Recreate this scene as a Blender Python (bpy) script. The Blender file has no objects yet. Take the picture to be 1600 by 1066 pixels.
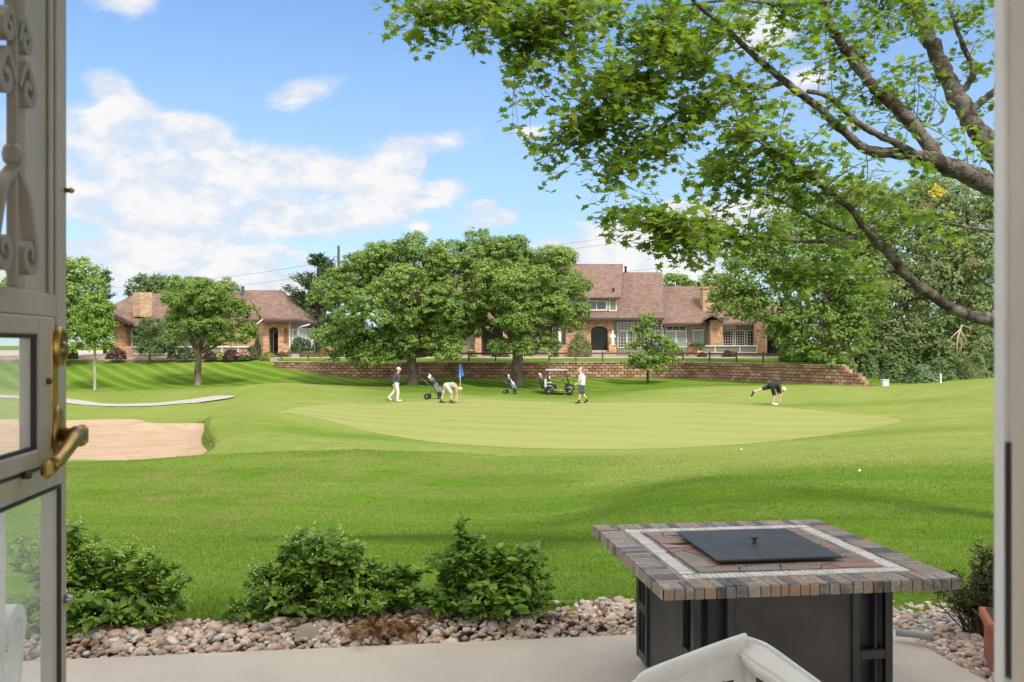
import bpy, math, random
import numpy as np
from mathutils import Vector, Matrix
R = math.radians
rng = np.random.default_rng(7)
random.seed(7)
SC = bpy.context.scene
COL = SC.collection

# ------------------------------------------------------------------ camera
F = 1407.0                      # focal length in pixels of a 1600 px wide frame
CAMZ = 1.55
HOR = 540.0
cam_d = bpy.data.cameras.new('camera')
cam_d.sensor_width = 36.0
cam_d.lens = 36.0 * F / 1600.0
cam_d.shift_y = (HOR - 533.0) / 1600.0
cam_d.clip_start = 0.05
cam_d.clip_end = 6000
cam_d.dof.use_dof = True
cam_d.dof.focus_distance = 14.0
cam_d.dof.aperture_fstop = 11.0
cam = bpy.data.objects.new('camera', cam_d)
cam.location = (0, 0, CAMZ)
cam.rotation_euler = (R(90), 0, 0)
COL.objects.link(cam)
SC.camera = cam

# ------------------------------------------------------------------ light
SUN_EL = 50.0
SUN_V = Vector((0.52 * math.cos(R(SUN_EL)), -0.854 * math.cos(R(SUN_EL)), math.sin(R(SUN_EL)))).normalized()
SUN_AZ = math.atan2(SUN_V.x, SUN_V.y)          # clockwise from +Y
sun_d = bpy.data.lights.new('sun', 'SUN')
sun_d.energy = 2.6
sun_d.angle = R(12)
sun_d.color = (1.0, 0.94, 0.84)
sun = bpy.data.objects.new('sun', sun_d)
sun.rotation_euler = (-SUN_V).to_track_quat('-Z', 'Y').to_euler()
sun.location = (20, -20, 40)
COL.objects.link(sun)
SC.view_settings.view_transform = 'Standard'
SC.view_settings.look = 'None'
SC.view_settings.gamma = 1.0
SC.view_settings.use_curve_mapping = False
SC.view_settings.exposure = 0.81
SC.cycles.max_bounces = 8
SC.cycles.diffuse_bounces = 4
SC.cycles.glossy_bounces = 4
SC.cycles.transmission_bounces = 6
SC.cycles.transparent_max_bounces = 12
SC.cycles.sample_clamp_indirect = 6
SC.cycles.use_denoising = True

def azel(px, py):
    a = math.atan((px - 800) / F)
    e = math.atan((HOR - py) / F * math.cos(a))
    return a, e

class NT:
    """small helper to write node trees"""
    def __init__(s, nt):
        s.nt = nt
    def n(s, t, **kw):
        o = s.nt.nodes.new(t)
        for k, v in kw.items():
            if k.startswith('i_'):
                key = k[2:]
                key = int(key) if key.isdigit() else key.replace('_', ' ')
                o.inputs[key].default_value = v
            else:
                setattr(o, k, v)
        return o
    def l(s, a, b):
        s.nt.links.new(a, b)
    def math(s, op, a, b=None, c=None, clamp=False):
        o = s.nt.nodes.new('ShaderNodeMath'); o.operation = op; o.use_clamp = clamp
        for i, v in enumerate((a, b, c)):
            if v is None: continue
            if isinstance(v, (int, float)): o.inputs[i].default_value = v
            else: s.l(v, o.inputs[i])
        return o.outputs[0]
    def mix(s, f, a, b, blend='MIX'):
        o = s.nt.nodes.new('ShaderNodeMix'); o.data_type = 'RGBA'; o.blend_type = blend
        for i, v in ((0, f), (6, a), (7, b)):
            if isinstance(v, (int, float)): o.inputs[i].default_value = v
            elif isinstance(v, tuple): o.inputs[i].default_value = v if len(v) == 4 else v + (1,)
            else: s.l(v, o.inputs[i])
        return o.outputs[2]
    def ramp(s, f, stops, interp='LINEAR'):
        o = s.nt.nodes.new('ShaderNodeValToRGB'); cr = o.color_ramp; cr.interpolation = interp
        while len(cr.elements) < len(stops): cr.elements.new(0.5)
        for e, (p, c) in zip(cr.elements, stops):
            e.position = p
            e.color = (c, c, c, 1) if isinstance(c, (int, float)) else tuple(c) + (1,) if len(c) == 3 else c
        s.l(f, o.inputs[0])
        return o.outputs[0]
    def sstep(s, v, lo, hi):
        o = s.nt.nodes.new('ShaderNodeMapRange'); o.interpolation_type = 'SMOOTHSTEP'
        s.l(v, o.inputs[0]); o.inputs[1].default_value = lo; o.inputs[2].default_value = hi
        return o.outputs[0]
    def noise(s, vec, scale, detail=3, rough=0.55, dist=0.0):
        o = s.nt.nodes.new('ShaderNodeTexNoise')
        o.inputs['Scale'].default_value = scale; o.inputs['Detail'].default_value = detail
        o.inputs['Roughness'].default_value = rough; o.inputs['Distortion'].default_value = dist
        if vec is not None: s.l(vec, o.inputs['Vector'])
        return o.outputs['Fac']
    def mapping(s, vec, scale=(1, 1, 1), rot=(0, 0, 0), loc=(0, 0, 0)):
        o = s.nt.nodes.new('ShaderNodeMapping')
        o.inputs['Scale'].default_value = scale; o.inputs['Rotation'].default_value = rot
        o.inputs['Location'].default_value = loc
        s.l(vec, o.inputs['Vector'])
        return o.outputs[0]

world = bpy.data.worlds.new("World")
SC.world = world
world.use_nodes = True
wt = NT(world.node_tree)
world.node_tree.nodes.clear()
sky = wt.n('ShaderNodeTexSky', sky_type='NISHITA')
sky.sun_disc = False
sky.sun_elevation = R(SUN_EL)
sky.sun_rotation = SUN_AZ
sky.altitude = 1600
sky.air_density = 1.0
sky.dust_density = 0.8
sky.ozone_density = 1.5
SKY_STR = 0.125
bg_sky = wt.n('ShaderNodeBackground', i_Strength=SKY_STR)
skyc = wt.mix(1.0, sky.outputs[0], (0.80, 0.96, 1.06), 'MULTIPLY')
# clouds: soft ellipses given by azimuth and elevation, edges broken up by noise
tc = wt.n('ShaderNodeTexCoord')
sep = wt.n('ShaderNodeSeparateXYZ'); wt.l(tc.outputs['Generated'], sep.inputs[0])
az = wt.math('ARCTAN2', sep.outputs[0], sep.outputs[1])
el = wt.math('ARCSINE', sep.outputs[2])
vmap = wt.mapping(tc.outputs['Generated'], scale=(1, 1, 1.7))
nA = wt.noise(vmap, 8.5, 8, 0.62, 0.5)
nB = wt.noise(vmap, 26.0, 5, 0.6, 0.2)
CLOUDS = [  # px, py, half width, half height, tilt (deg)
    (195, 2, 62, 24, 8), (172, 128, 42, 20, 8), (190, 152, 40, 16, -10), (467, 146, 66, 28, 18),
    (120, 205, 130, 40, 0), (250, 205, 120, 26, -6), (300, 196, 60, 20, 10),
    (230, 255, 150, 40, -4), (380, 270, 170, 48, -8), (500, 275, 110, 44, 0), (590, 312, 110, 34, 8), (690, 300, 48, 18, 10),
    (300, 325, 170, 42, -6), (180, 310, 120, 40, 0), (430, 320, 120, 34, 6), (120, 290, 90, 42, 0), (260, 372, 90, 20, -4), (470, 345, 90, 18, 4),
    (622, 248, 36, 24, 35), (700, 216, 82, 20, 6), (640, 262, 36, 18, 30), (750, 348, 50, 18, 8), (780, 336, 34, 14, 0), (660, 356, 20, 9, 0), (755, 318, 26, 8, 10),
    (160, 400, 150, 26, 0), (330, 408, 170, 26, 0), (250, 440, 260, 26, 0), (60, 440, 160, 40, 0), (480, 448, 80, 14, 0), (430, 392, 40, 8, 0),
    (930, 385, 90, 30, -4), (1010, 372, 110, 34, 6), (1100, 352, 100, 34, 8), (960, 420, 160, 40, 0), (1090, 420, 120, 30, 0),
    (1190, 45, 64, 36, 10), (1260, 120, 50, 22, 0), (828, 205, 30, 14, 6), (900, 352, 24, 8, 0), (1075, 320, 36, 10, 5), (1205, 320, 50, 14, 0),
    (1500, 330, 220, 50, 0), (-200, 200, 220, 100, 0), (1900, 180, 260, 120, 0), (800, -200, 300, 90, 0), (300, -300, 200, 80, 0),
    (1400, 420, 300, 40, 0), (2400, 250, 300, 120, 0), (-700, 300, 300, 120, 0)]
total = None
for (px, py, rx, ry, tilt) in CLOUDS:
    a0, e0 = azel(px, py)
    k = math.cos(a0)
    ra, re = rx / F * k * k * 1.0, ry / F * k * 1.0
    t = R(tilt)
    da = wt.math('SUBTRACT', az, a0)
    de = wt.math('SUBTRACT', el, e0)
    u = wt.math('ADD', wt.math('MULTIPLY', da, math.cos(t) / ra), wt.math('MULTIPLY', de, math.sin(t) / ra))
    v = wt.math('ADD', wt.math('MULTIPLY', da, -math.sin(t) / re), wt.math('MULTIPLY', de, math.cos(t) / re))
    d2 = wt.math('ADD', wt.math('MULTIPLY', u, u), wt.math('MULTIPLY', v, v))
    g = wt.math('EXPONENT', wt.math('MULTIPLY', d2, -1.0))
    total = g if total is None else wt.math('ADD', total, g)
total = wt.math('MINIMUM', total, 1.0)
den = wt.math('ADD', total, wt.math('ADD', wt.math('MULTIPLY', wt.math('SUBTRACT', nA, 0.5), 2.2),
                                    wt.math('MULTIPLY', wt.math('SUBTRACT', nB, 0.5), 0.65)))
cm = wt.sstep(den, 0.33, 0.98)
cm2 = wt.math('MULTIPLY', cm, 0.97)
core = wt.sstep(wt.math('ADD', den, wt.math('MULTIPLY', wt.math('SUBTRACT', nB, 0.5), 2.2)), 0.55, 1.45)
ccol = wt.mix(core, (0.78, 0.86, 0.97), (1.04, 1.03, 1.02))
bg_c = wt.n('ShaderNodeBackground', i_Strength=0.53)
wt.l(ccol, bg_c.inputs[0])
# a thin bright veil towards the horizon
veil = wt.math('MULTIPLY', wt.sstep(el, 0.46, 0.0), 0.66)
bg_v = wt.n('ShaderNodeBackground', i_Strength=0.44); bg_v.inputs[0].default_value = (0.64, 0.82, 1.0, 1)
wt.l(skyc, bg_sky.inputs[0])
ms0 = wt.n('ShaderNodeMixShader'); wt.l(veil, ms0.inputs[0]); wt.l(bg_sky.outputs[0], ms0.inputs[1]); wt.l(bg_v.outputs[0], ms0.inputs[2])
# unseen bright cloud added overhead and behind the viewer to fill the shade
over = wt.math('MAXIMUM', wt.sstep(el, 0.44, 0.66), wt.sstep(sep.outputs[1], 0.1, -0.25))
bg_o = wt.n('ShaderNodeBackground', i_Strength=1.12); bg_o.inputs[0].default_value = (1.0, 0.98, 0.95, 1)
ms = wt.n('ShaderNodeMixShader')
wt.l(cm2, ms.inputs[0]); wt.l(ms0.outputs[0], ms.inputs[1]); wt.l(bg_c.outputs[0], ms.inputs[2])
ms2 = wt.n('ShaderNodeMixShader')
wt.l(wt.math('MULTIPLY', over, wt.sstep(nA, 0.25, 0.55)), ms2.inputs[0]); wt.l(ms.outputs[0], ms2.inputs[1]); wt.l(bg_o.outputs[0], ms2.inputs[2])
wo = wt.n('ShaderNodeOutputWorld'); wt.l(ms2.outputs[0], wo.inputs[0])

# ------------------------------------------------------------------ helpers
def P(px, py, d):
    """point seen at photo pixel (px, py) at depth d metres"""
    return Vector(((px - 800) / F * d, d, CAMZ - (py - HOR) / F * d))
def PX(px, d):
    return (px - 800) / F * d
def PZ(py, d):
    return CAMZ - (py - HOR) / F * d

def tag(o, label=None, cat=None, group=None, kind=None):
    if label: o['label'] = label
    if cat: o['category'] = cat
    if group: o['group'] = group
    if kind: o['kind'] = kind
    return o
def thing(name, label, cat, loc=(0, 0, 0), rz=0.0, group=None):
    o = bpy.data.objects.new(name, None)
    o.empty_display_size = 0.2
    o.location = loc; o.rotation_euler = (0, 0, rz)
    COL.objects.link(o)
    return tag(o, label, cat, group)
def world_of(o):
    m = Matrix.LocRotScale(o.location, o.rotation_euler, o.scale)
    return world_of(o.parent) @ m if o.parent else m
def copy_tree(o, parent=None):
    c = o.copy(); COL.objects.link(c)
    if parent: c.parent = parent
    for ch in o.children: copy_tree(ch, c)
    return c
def fast_mesh(name, V, Fc, mat, parent=None, smooth=False, attrs=None, in_world=False):
    """V (n,3) array, Fc (m,k) array of equal sided faces"""
    V = np.asarray(V, dtype=np.float32); Fc = np.asarray(Fc, dtype=np.int32)
    if in_world and parent is not None:
        mi = np.array(world_of(parent).inverted())
        V = (V @ mi[:3, :3].T + mi[:3, 3]).astype(np.float32)
    me = bpy.data.meshes.new(name)
    me.vertices.add(len(V)); me.vertices.foreach_set('co', V.ravel())
    m, k = Fc.shape
    me.loops.add(m * k); me.loops.foreach_set('vertex_index', Fc.ravel())
    me.polygons.add(m)
    me.polygons.foreach_set('loop_start', np.arange(m, dtype=np.int32) * k)
    me.polygons.foreach_set('loop_total', np.full(m, k, dtype=np.int32))
    me.polygons.foreach_set('use_smooth', np.full(m, smooth))
    for an, vals in (attrs or {}).items():
        at = me.attributes.new(an, 'FLOAT', 'POINT'); at.data.foreach_set('value', np.asarray(vals, dtype=np.float32))
    me.update(); me.validate()
    o = bpy.data.objects.new(name, me)
    COL.objects.link(o)
    if mat: me.materials.append(mat)
    if parent: o.parent = parent
    return o

class MB:
    """collects primitive shapes and builds ONE mesh"""
    def __init__(s): s.v = []; s.f = []; s.sm = []
    def add(s, vs, fs, smooth=False, M=None):
        b = len(s.v)
        for p in vs:
            p = Vector(p)
            s.v.append(M @ p if M is not None else p)
        for f in fs:
            s.f.append([b + i for i in f]); s.sm.append(smooth)
        return s
    def box(s, c, sz, rot=None, bev=0.0, M=None):
        hx, hy, hz = sz[0] / 2, sz[1] / 2, sz[2] / 2
        T = Matrix.Translation(c) @ (rot.to_matrix().to_4x4() if rot is not None and hasattr(rot, 'to_matrix') else rot if rot is not None else Matrix.Identity(4))
        if M is not None: T = M @ T
        if bev <= 0:
            vs = [(x, y, z) for x in (-hx, hx) for y in (-hy, hy) for z in (-hz, hz)]
            fs = [(0, 1, 3, 2), (4, 6, 7, 5), (0, 4, 5, 1), (2, 3, 7, 6), (0, 2, 6, 4), (1, 5, 7, 3)]
            return s.add(vs, fs, False, T)
        b = min(bev, hx * .9, hy * .9, hz * .9)
        vs = []; idx = {}
        for sx in (-1, 1):
            for sy in (-1, 1):
                for sz_ in (-1, 1):
                    for ax in range(3):
                        h = [hx - b, hy - b, hz - b]; h[ax] += b
                        idx[(sx, sy, sz_, ax)] = len(vs)
                        vs.append((sx * h[0], sy * h[1], sz_ * h[2]))
        fs = []
        for ax in range(3):
            o1, o2 = [a for a in range(3) if a != ax]
            for sg in (-1, 1):
                q = []
                for (a, c2) in ((-1, -1), (1, -1), (1, 1), (-1, 1)):
                    k = [0, 0, 0]; k[ax] = sg; k[o1] = a; k[o2] = c2
                    q.append(idx[(k[0], k[1], k[2], ax)])
                fs.append(q if (sg > 0) == (ax != 1) else q[::-1])
        for ax in range(3):                       # edges along ax
            o1, o2 = [a for a in range(3) if a != ax]
            for a in (-1, 1):
                for c2 in (-1, 1):
                    k0 = [0, 0, 0]; k0[ax] = -1; k0[o1] = a; k0[o2] = c2
                    k1 = list(k0); k1[ax] = 1
                    q = [idx[tuple(k0) + (o1,)], idx[tuple(k1) + (o1,)], idx[tuple(k1) + (o2,)], idx[tuple(k0) + (o2,)]]
                    fs.append(q)
        for sx in (-1, 1):
            for sy in (-1, 1):
                for sz_ in (-1, 1):
                    fs.append([idx[(sx, sy, sz_, a)] for a in range(3)])
        return s.add(vs, fs, False, T)
    def tube(s, pts, rad, seg=8, cap=True, flat=1.0, M=None):
        pts = [Vector(p) for p in pts]; n = len(pts)
        if isinstance(rad, (int, float)): rad = [rad] * n
        vs = []; fs = []
        up = None
        for i in range(n):
            t = (pts[min(i + 1, n - 1)] - pts[max(i - 1, 0)])
            t = t.normalized() if t.length > 1e-9 else Vector((0, 0, 1))
            if up is None:
                up = Vector((0, 0, 1)) if abs(t.z) < 0.9 else Vector((1, 0, 0))
            x = t.cross(up)
            if x.length < 1e-6: x = t.orthogonal()
            x.normalize(); y = x.cross(t).normalized(); up = y
            for k in range(seg):
                a = 2 * math.pi * k / seg
                vs.append(pts[i] + (x * math.cos(a) + y * math.sin(a) * flat) * rad[i])
        for i in range(n - 1):
            for k in range(seg):
                a = i * seg + k; b = i * seg + (k + 1) % seg
                fs.append((a, b, b + seg, a + seg))
        if cap:
            fs.append(tuple(range(seg))[::-1]); fs.append(tuple((n - 1) * seg + k for k in range(seg)))
        return s.add(vs, fs, True, M)
    def lathe(s, prof, seg=20, c=(0, 0, 0), axis='Z', M=None):
        vs = []; fs = []
        for (r, z) in prof:
            for k in range(seg):
                a = 2 * math.pi * k / seg
                p = (r * math.cos(a), r * math.sin(a), z)
                if axis == 'X': p = (z, p[0], p[1])
                if axis == 'Y': p = (p[0], z, p[1])
                vs.append(Vector(p) + Vector(c))
        m = len(prof)
        for i in range(m - 1):
            for k in range(seg):
                a = i * seg + k; b = i * seg + (k + 1) % seg
                fs.append((a, b, b + seg, a + seg))
        fs.append(tuple(range(seg))[::-1]); fs.append(tuple((m - 1) * seg + k for k in range(seg)))
        return s.add(vs, fs, True, M)
    def ell(s, c, r, seg=16, rings=10, M=None, noise=0.0):
        vs = []; fs = []
        for i in range(rings + 1):
            th = math.pi * i / rings
            for k in range(seg):
                ph = 2 * math.pi * k / seg
                q = 1 + noise * math.sin(5.1 * th + 3 * ph) * math.cos(4 * ph + c[0] * 7)
                vs.append((c[0] + r[0] * q * math.sin(th) * math.cos(ph), c[1] + r[1] * q * math.sin(th) * math.sin(ph), c[2] + r[2] * q * math.cos(th)))
        for i in range(rings):
            for k in range(seg):
                a = i * seg + k; b = i * seg + (k + 1) % seg
                fs.append((a, a + seg, b + seg, b))
        return s.add(vs, fs, True, M)
    def prism(s, poly, d, axis='Y', M=None, smooth=False):
        """poly of (a,b) pairs extruded over d=(lo,hi) along axis"""
        n = len(poly); vs = []
        for t in d:
            for (a, b) in poly:
                vs.append((a, t, b) if axis == 'Y' else (t, a, b) if axis == 'X' else (a, b, t))
        fs = [tuple(range(n)), tuple(range(2 * n - 1, n - 1, -1))]
        for i in range(n):
            j = (i + 1) % n
            fs.append((i, i + n, j + n, j))
        return s.add(vs, fs, smooth, M)
    def quad(s, a, b, c, d): return s.add([a, b, c, d], [(0, 1, 2, 3)])
    def build(s, name, mat, parent=None, in_world=False, fix=True):
        me = bpy.data.meshes.new(name)
        V = s.v
        if in_world and parent is not None:
            mi = world_of(parent).inverted(); V = [mi @ p for p in V]
        me.from_pydata([tuple(p) for p in V], [], s.f)
        me.polygons.foreach_set('use_smooth', s.sm)
        if fix:
            import bmesh
            bm = bmesh.new(); bm.from_mesh(me)
            bmesh.ops.recalc_face_normals(bm, faces=bm.faces); bm.to_mesh(me); bm.free()
        me.update()
        o = bpy.data.objects.new(name, me); COL.objects.link(o)
        if mat: me.materials.append(mat)
        if parent: o.parent = parent
        return o

def spline(pts, n):
    """Catmull-Rom through pts (tuples of any length), n samples per span"""
    pts = [np.array(p, float) for p in pts]
    out = []
    for i in range(len(pts) - 1):
        p0 = pts[max(i - 1, 0)]; p1 = pts[i]; p2 = pts[i + 1]; p3 = pts[min(i + 2, len(pts) - 1)]
        for k in range(n):
            t = k / n
            out.append(0.5 * (2 * p1 + (p2 - p0) * t + (2 * p0 - 5 * p1 + 4 * p2 - p3) * t * t + (3 * p1 - p0 - 3 * p2 + p3) * t ** 3))
    out.append(pts[-1])
    return out

# ------------------------------------------------------------------ materials
MATS = {}
def mat(name, col, rough=0.6, metal=0.0, var=0.0, vscale=8.0, bump=0.0, bscale=40.0, spec=0.5, col2=None, coat=0.0):
    if name in MATS: return MATS[name]
    m = bpy.data.materials.new(name); m.use_nodes = True
    t = NT(m.node_tree); b = m.node_tree.nodes['Principled BSDF']
    b.inputs['Roughness'].default_value = rough; b.inputs['Metallic'].default_value = metal
    b.inputs['Specular IOR Level'].default_value = spec
    if coat: b.inputs['Coat Weight'].default_value = coat
    b.inputs['Base Color'].default_value = tuple(col) + (1,)
    tcn = t.n('ShaderNodeTexCoord')
    if var > 0 or col2:
        f = t.noise(tcn.outputs['Object'], vscale, 5, 0.6)
        c2 = col2 or tuple(max(0, x * (1 - var)) for x in col)
        c1 = tuple(min(1, x * (1 + var * .6)) for x in col) if not col2 else col
        c = t.mix(t.sstep(f, 0.32, 0.68), c1, c2)
        t.l(c, b.inputs['Base Color'])
    if bump > 0:
        f2 = t.noise(tcn.outputs['Object'], bscale, 4, 0.6)
        bp = t.n('ShaderNodeBump', i_Strength=bump, i_Distance=0.02); t.l(f2, bp.inputs['Height']); t.l(bp.outputs[0], b.inputs['Normal'])
    MATS[name] = m
    return m

def leaf_mat(name, c_dark, c_mid, c_light, rough=0.45, trans=0.35, clump=0.9, odd=None, odd_f=0.0):
    """foliage: every leaf its own tone, slow drift of tone through the crown, some light let through"""
    m = bpy.data.materials.new(name); m.use_nodes = True
    t = NT(m.node_tree); nt = m.node_tree
    b = nt.nodes['Principled BSDF']; out = nt.nodes['Material Output']
    b.inputs['Roughness'].default_value = rough
    b.inputs['Specular IOR Level'].default_value = 0.35
    g = t.n('ShaderNodeNewGeometry'); tcn = t.n('ShaderNodeTexCoord')
    nz = t.noise(tcn.outputs['Object'], clump, 3, 0.6)
    f = t.math('ADD', t.math('MULTIPLY', g.outputs['Random Per Island'], 0.6), t.math('MULTIPLY', t.math('SUBTRACT', nz, 0.3), 0.9))
    c = t.ramp(f, [(0.15, c_dark), (0.5, c_mid), (0.95, c_light)])
    if odd:
        k = t.math('GREATER_THAN', g.outputs['Random Per Island'], 1 - odd_f)
        c = t.mix(k, c, odd)
    t.l(c, b.inputs['Base Color'])
    tr = t.n('ShaderNodeBsdfTranslucent')
    t.l(t.mix(1.0, c, (1.15, 1.25, 0.55), 'MULTIPLY'), tr.inputs[0])
    mx = t.n('ShaderNodeMixShader', i_0=trans)
    t.l(b.outputs[0], mx.inputs[1]); t.l(tr.outputs[0], mx.inputs[2]); t.l(mx.outputs[0], out.inputs[0])
    return m
# ------------------------------------------------------------------ terrain
# heights of the course at known spots: photo column -> list of (distance, photo row) or (distance, None, z)
CTRL = {
 -500: [(5,0,0),(9,0,-.15),(15,0,-.7),(22,0,-1.1),(28,0,-1.5),(36,0,-1.5),(46,0,-1.3),(52,0,-1.2),(60,0,-.7),(70,0,.45),(80,0,.6)],
 -100: [(5,0,0),(7,0,-.12),(9.5,0,-.5),(12.5,0,-.92),(16,0,-1.02),(20,0,-1.12),(25,0,-1.6),(34,0,-1.46),(40,0,-1.55),(46,0,-1.35),(54,0,-1.2),(60,0,-.75),(70,0,.45),(80,0,.6)],
 100: [(5,0,0),(7,0,-.12),(9.5,0,-.48),(12.5,0,-.90),(15,0,-1.00),(18,736),(20.5,722),(25,0,-1.61),(34,664),(40,650),(45,632),(50,622),(54,612),(58,601),(64,580),(70,562),(80,0,.6)],
 300: [(5,0,0),(7,0,-.12),(9.5,0,-.48),(12.5,0,-.92),(15,0,-.98),(18,732),(20.5,712),(23,0,-1.42),(25,0,-1.6),(33,667),(37,657),(41,647),(46,632),(49,622),(53,609),(56,0,-.98),(60,597),(66,576),(70,562),(80,0,.6)],
 385: [(5,0,0),(7,0,-.12),(9.5,0,-.48),(12.5,0,-.92),(15,0,-.97),(18,729),(20,708),(22.3,0,-1.26),(24.3,696),(26,678),(28,658),(30,645),(33,0,-.9),(37,648),(42,634),(47,613),(51,602),(55,0,-.95),(60,594),(66,574),(70,562),(80,0,.6)],
 450: [(5,0,0),(7,0,-.12),(9.5,0,-.48),(12.5,0,-.92),(15,0,-.96),(18,727),(20,705),(22.3,0,-1.26),(24.4,693),(26.5,675),(29.5,653),(34,646),(38,638),(43,626),(48,606),(51,598),(55,0,-.85),(60,590),(64,576),(68,563),(80,0,.6)],
 560: [(5,0,0),(7,0,-.12),(9.5,0,-.48),(12.5,0,-.92),(15,0,-.96),(18,725),(20,702),(22.3,0,-1.24),(24.6,694),(27,680),(30,667),(36,651),(42,637),(47,626),(50,614),(52,605),(56,0,-.95),(60,594),(63,0,-.58),(70,0,-.4)],
 700: [(5,0,0),(7,0,-.12),(9.5,0,-.48),(12.5,0,-.90),(15,0,-.97),(18,727),(20,706),(22.2,0,-1.28),(24.4,701),(26,694),(35,655),(45,630),(48,620),(52,612),(56,600),(62,591),(70,0,-.5)],
 900: [(5,0,0),(7,0,-.12),(9.5,0,-.44),(12.5,0,-.82),(17,732),(21,714),(24.5,705),(28,685),(35,657),(43,635),(48,625),(53.5,617),(58,602),(62,590),(70,0,-.5)],
 1050: [(5,0,0),(7,0,-.12),(9.5,0,-.36),(12,760),(17,726),(21,712),(25,702),(35,656),(42,635),(46,622),(50,609),(53,0,-.93),(58,596),(62,590),(70,0,-.5)],
 1200: [(5,0,0),(8,0,-.14),(12,755),(17,724),(21,708),(26,694),(34,661),(38,645),(41,633),(44,621),(48,603),(51,0,-.73),(56,600),(62,0,-.6),(70,0,-.5)],
 1330: [(5,0,0),(8,0,-.15),(12,752),(17,721),(22,700),(27,683),(31,670),(36,651),(40,634),(44,617),(48,605),(52,603),(58,0,-.35),(64,0,.25),(70,0,.55)],
 1420: [(5,0,0),(8,0,-.15),(12,750),(17,718),(22,695),(28,672),(33,657),(38,638),(43,618),(47,606),(50,603),(56,0,-.5),(63,0,.25),(70,0,.7)],
 1560: [(5,0,0),(8,0,-.15),(12,748),(17,713),(22,688),(28,665),(34,642),(39,622),(43,606),(47,594),(52,0,-.30),(60,0,.1),(70,0,.7)],
 1800: [(5,0,0),(8,0,-.15),(12,0,-.36),(22,0,-.75),(34,0,-.7),(44,0,-.3),(50,0,-.1),(60,0,.1),(70,0,.7)],
 2300: [(5,0,0),(8,0,-.15),(12,0,-.36),(22,0,-.75),(34,0,-.7),(44,0,-.3),(50,0,-.2),(60,0,.1),(70,0,.7)],
}
_ca, _cb, _cz = [], [], []
BK = 2.6
for _px, _l in CTRL.items():
    for _e in _l:
        _ca.append((_px - 800) / 400.0); _cb.append(math.log(_e[0]) * BK)
        _cz.append(_e[2] if len(_e) == 3 else PZ(_e[1], _e[0]))
_ca, _cb, _cz = map(np.array, (_ca, _cb, _cz))
def _ker(r2): return r2 * np.log(r2 + 1e-9) * 0.5
_n = len(_ca)
_K = _ker((_ca[:, None] - _ca[None]) ** 2 + (_cb[:, None] - _cb[None]) ** 2) + np.eye(_n) * 0.0025
_Pm = np.stack([np.ones(_n), _ca, _cb], 1)
_A = np.block([[_K, _Pm], [_Pm.T, np.zeros((3, 3))]])
_W = np.linalg.solve(_A, np.concatenate([_cz, np.zeros(3)]))
def sm(x, a, b):
    t = np.clip((x - a) / (b - a), 0, 1); return t * t * (3 - 2 * t)
def ground(x, y):
    """height of the grass at world (x, y); arrays allowed"""
    x = np.asarray(x, float); y = np.asarray(y, float)
    sh = x.shape; x = x.ravel(); y = y.ravel()
    yy = np.clip(y, 5.0, 76)
    a = np.clip(x / yy * F / 400.0, -3.2, 3.6); b = np.log(yy) * BK
    z = np.empty(len(x))
    for i in range(0, len(x), 20000):
        s = slice(i, i + 20000)
        z[s] = _ker((a[s, None] - _ca[None]) ** 2 + (b[s, None] - _cb[None]) ** 2) @ _W[:_n] + _W[_n] + _W[_n + 1] * a[s] + _W[_n + 2] * b[s]
    z = np.where(y < 7.5, z * sm(y, 4.8, 7.5), z) 
    return z.reshape(sh)
def gz(x, y): return float(ground(np.array([x]), np.array([y]))[0])
def in_poly(x, y, poly):
    x = np.asarray(x); y = np.asarray(y); r = np.zeros(x.shape, bool); n = len(poly)
    for i in range(n):
        x1, y1 = poly[i]; x2, y2 = poly[(i + 1) % n]
        if y1 == y2: continue
        c = ((y1 > y) != (y2 > y)) & (x < (x2 - x1) * (y - y1) / (y2 - y1) + x1)
        r ^= c
    return r
def dist_poly(x, y, poly, closed=True):
    """unsigned distance to the outline"""
    x = np.asarray(x, float); y = np.asarray(y, float); d = np.full(x.shape, 1e9); n = len(poly)
    for i in range(n if closed else n - 1):
        ax, ay = poly[i]; bx, by = poly[(i + 1) % n]
        vx, vy = bx - ax, by - ay; L = vx * vx + vy * vy + 1e-12
        t = np.clip(((x - ax) * vx + (y - ay) * vy) / L, 0, 1)
        d = np.minimum(d, np.hypot(x - ax - t * vx, y - ay - t * vy))
    return d
def sdist(x, y, poly): return np.where(in_poly(x, y, poly), -1, 1) * dist_poly(x, y, poly)
def closed_spline(pts, n=10):
    q = pts[-2:] + pts + pts[:2]
    s = spline(q, n)
    return [tuple(p) for p in s[2 * n: (2 + len(pts)) * n]]

GREEN = closed_spline([(PX(p, d), d) for p, d in ((432, 34), (520, 30.3), (620, 27.4), (740, 25.6), (950, 25.0), (1120, 25.8), (1280, 28.2), (1395, 31.8),
                                                  (1400, 34.0), (1330, 37), (1180, 41), (1000, 44.5), (850, 46.3), (700, 46.5), (560, 44.5), (470, 39))], 8)
BUNKER = closed_spline([(PX(p, d), d) for p, d in ((-250, 30), (-160, 25.2), (60, 23.4), (200, 23.2), (290, 23.8), (334, 25.3), (324, 27.6), (326, 30.0), (336, 32.6), (322, 33.8), (270, 33.4), (235, 33.2), (200, 34.8), (80, 34.5), (-60, 34.8), (-200, 33.5))], 8)
PATH_C = [tuple(p) for p in spline([(PX(-900, 54), 54), (PX(-300, 54), 54), (PX(-80, 52), 52), (PX(60, 49.2), 49.2), (PX(105, 47.8), 47.8), (PX(147, 46.0), 46.0), (PX(230, 46.9), 46.9), (PX(290, 47.6), 47.6), (PX(330, 46.9), 46.9), (PX(362, 46.0), 46.0)], 10)]

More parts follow.
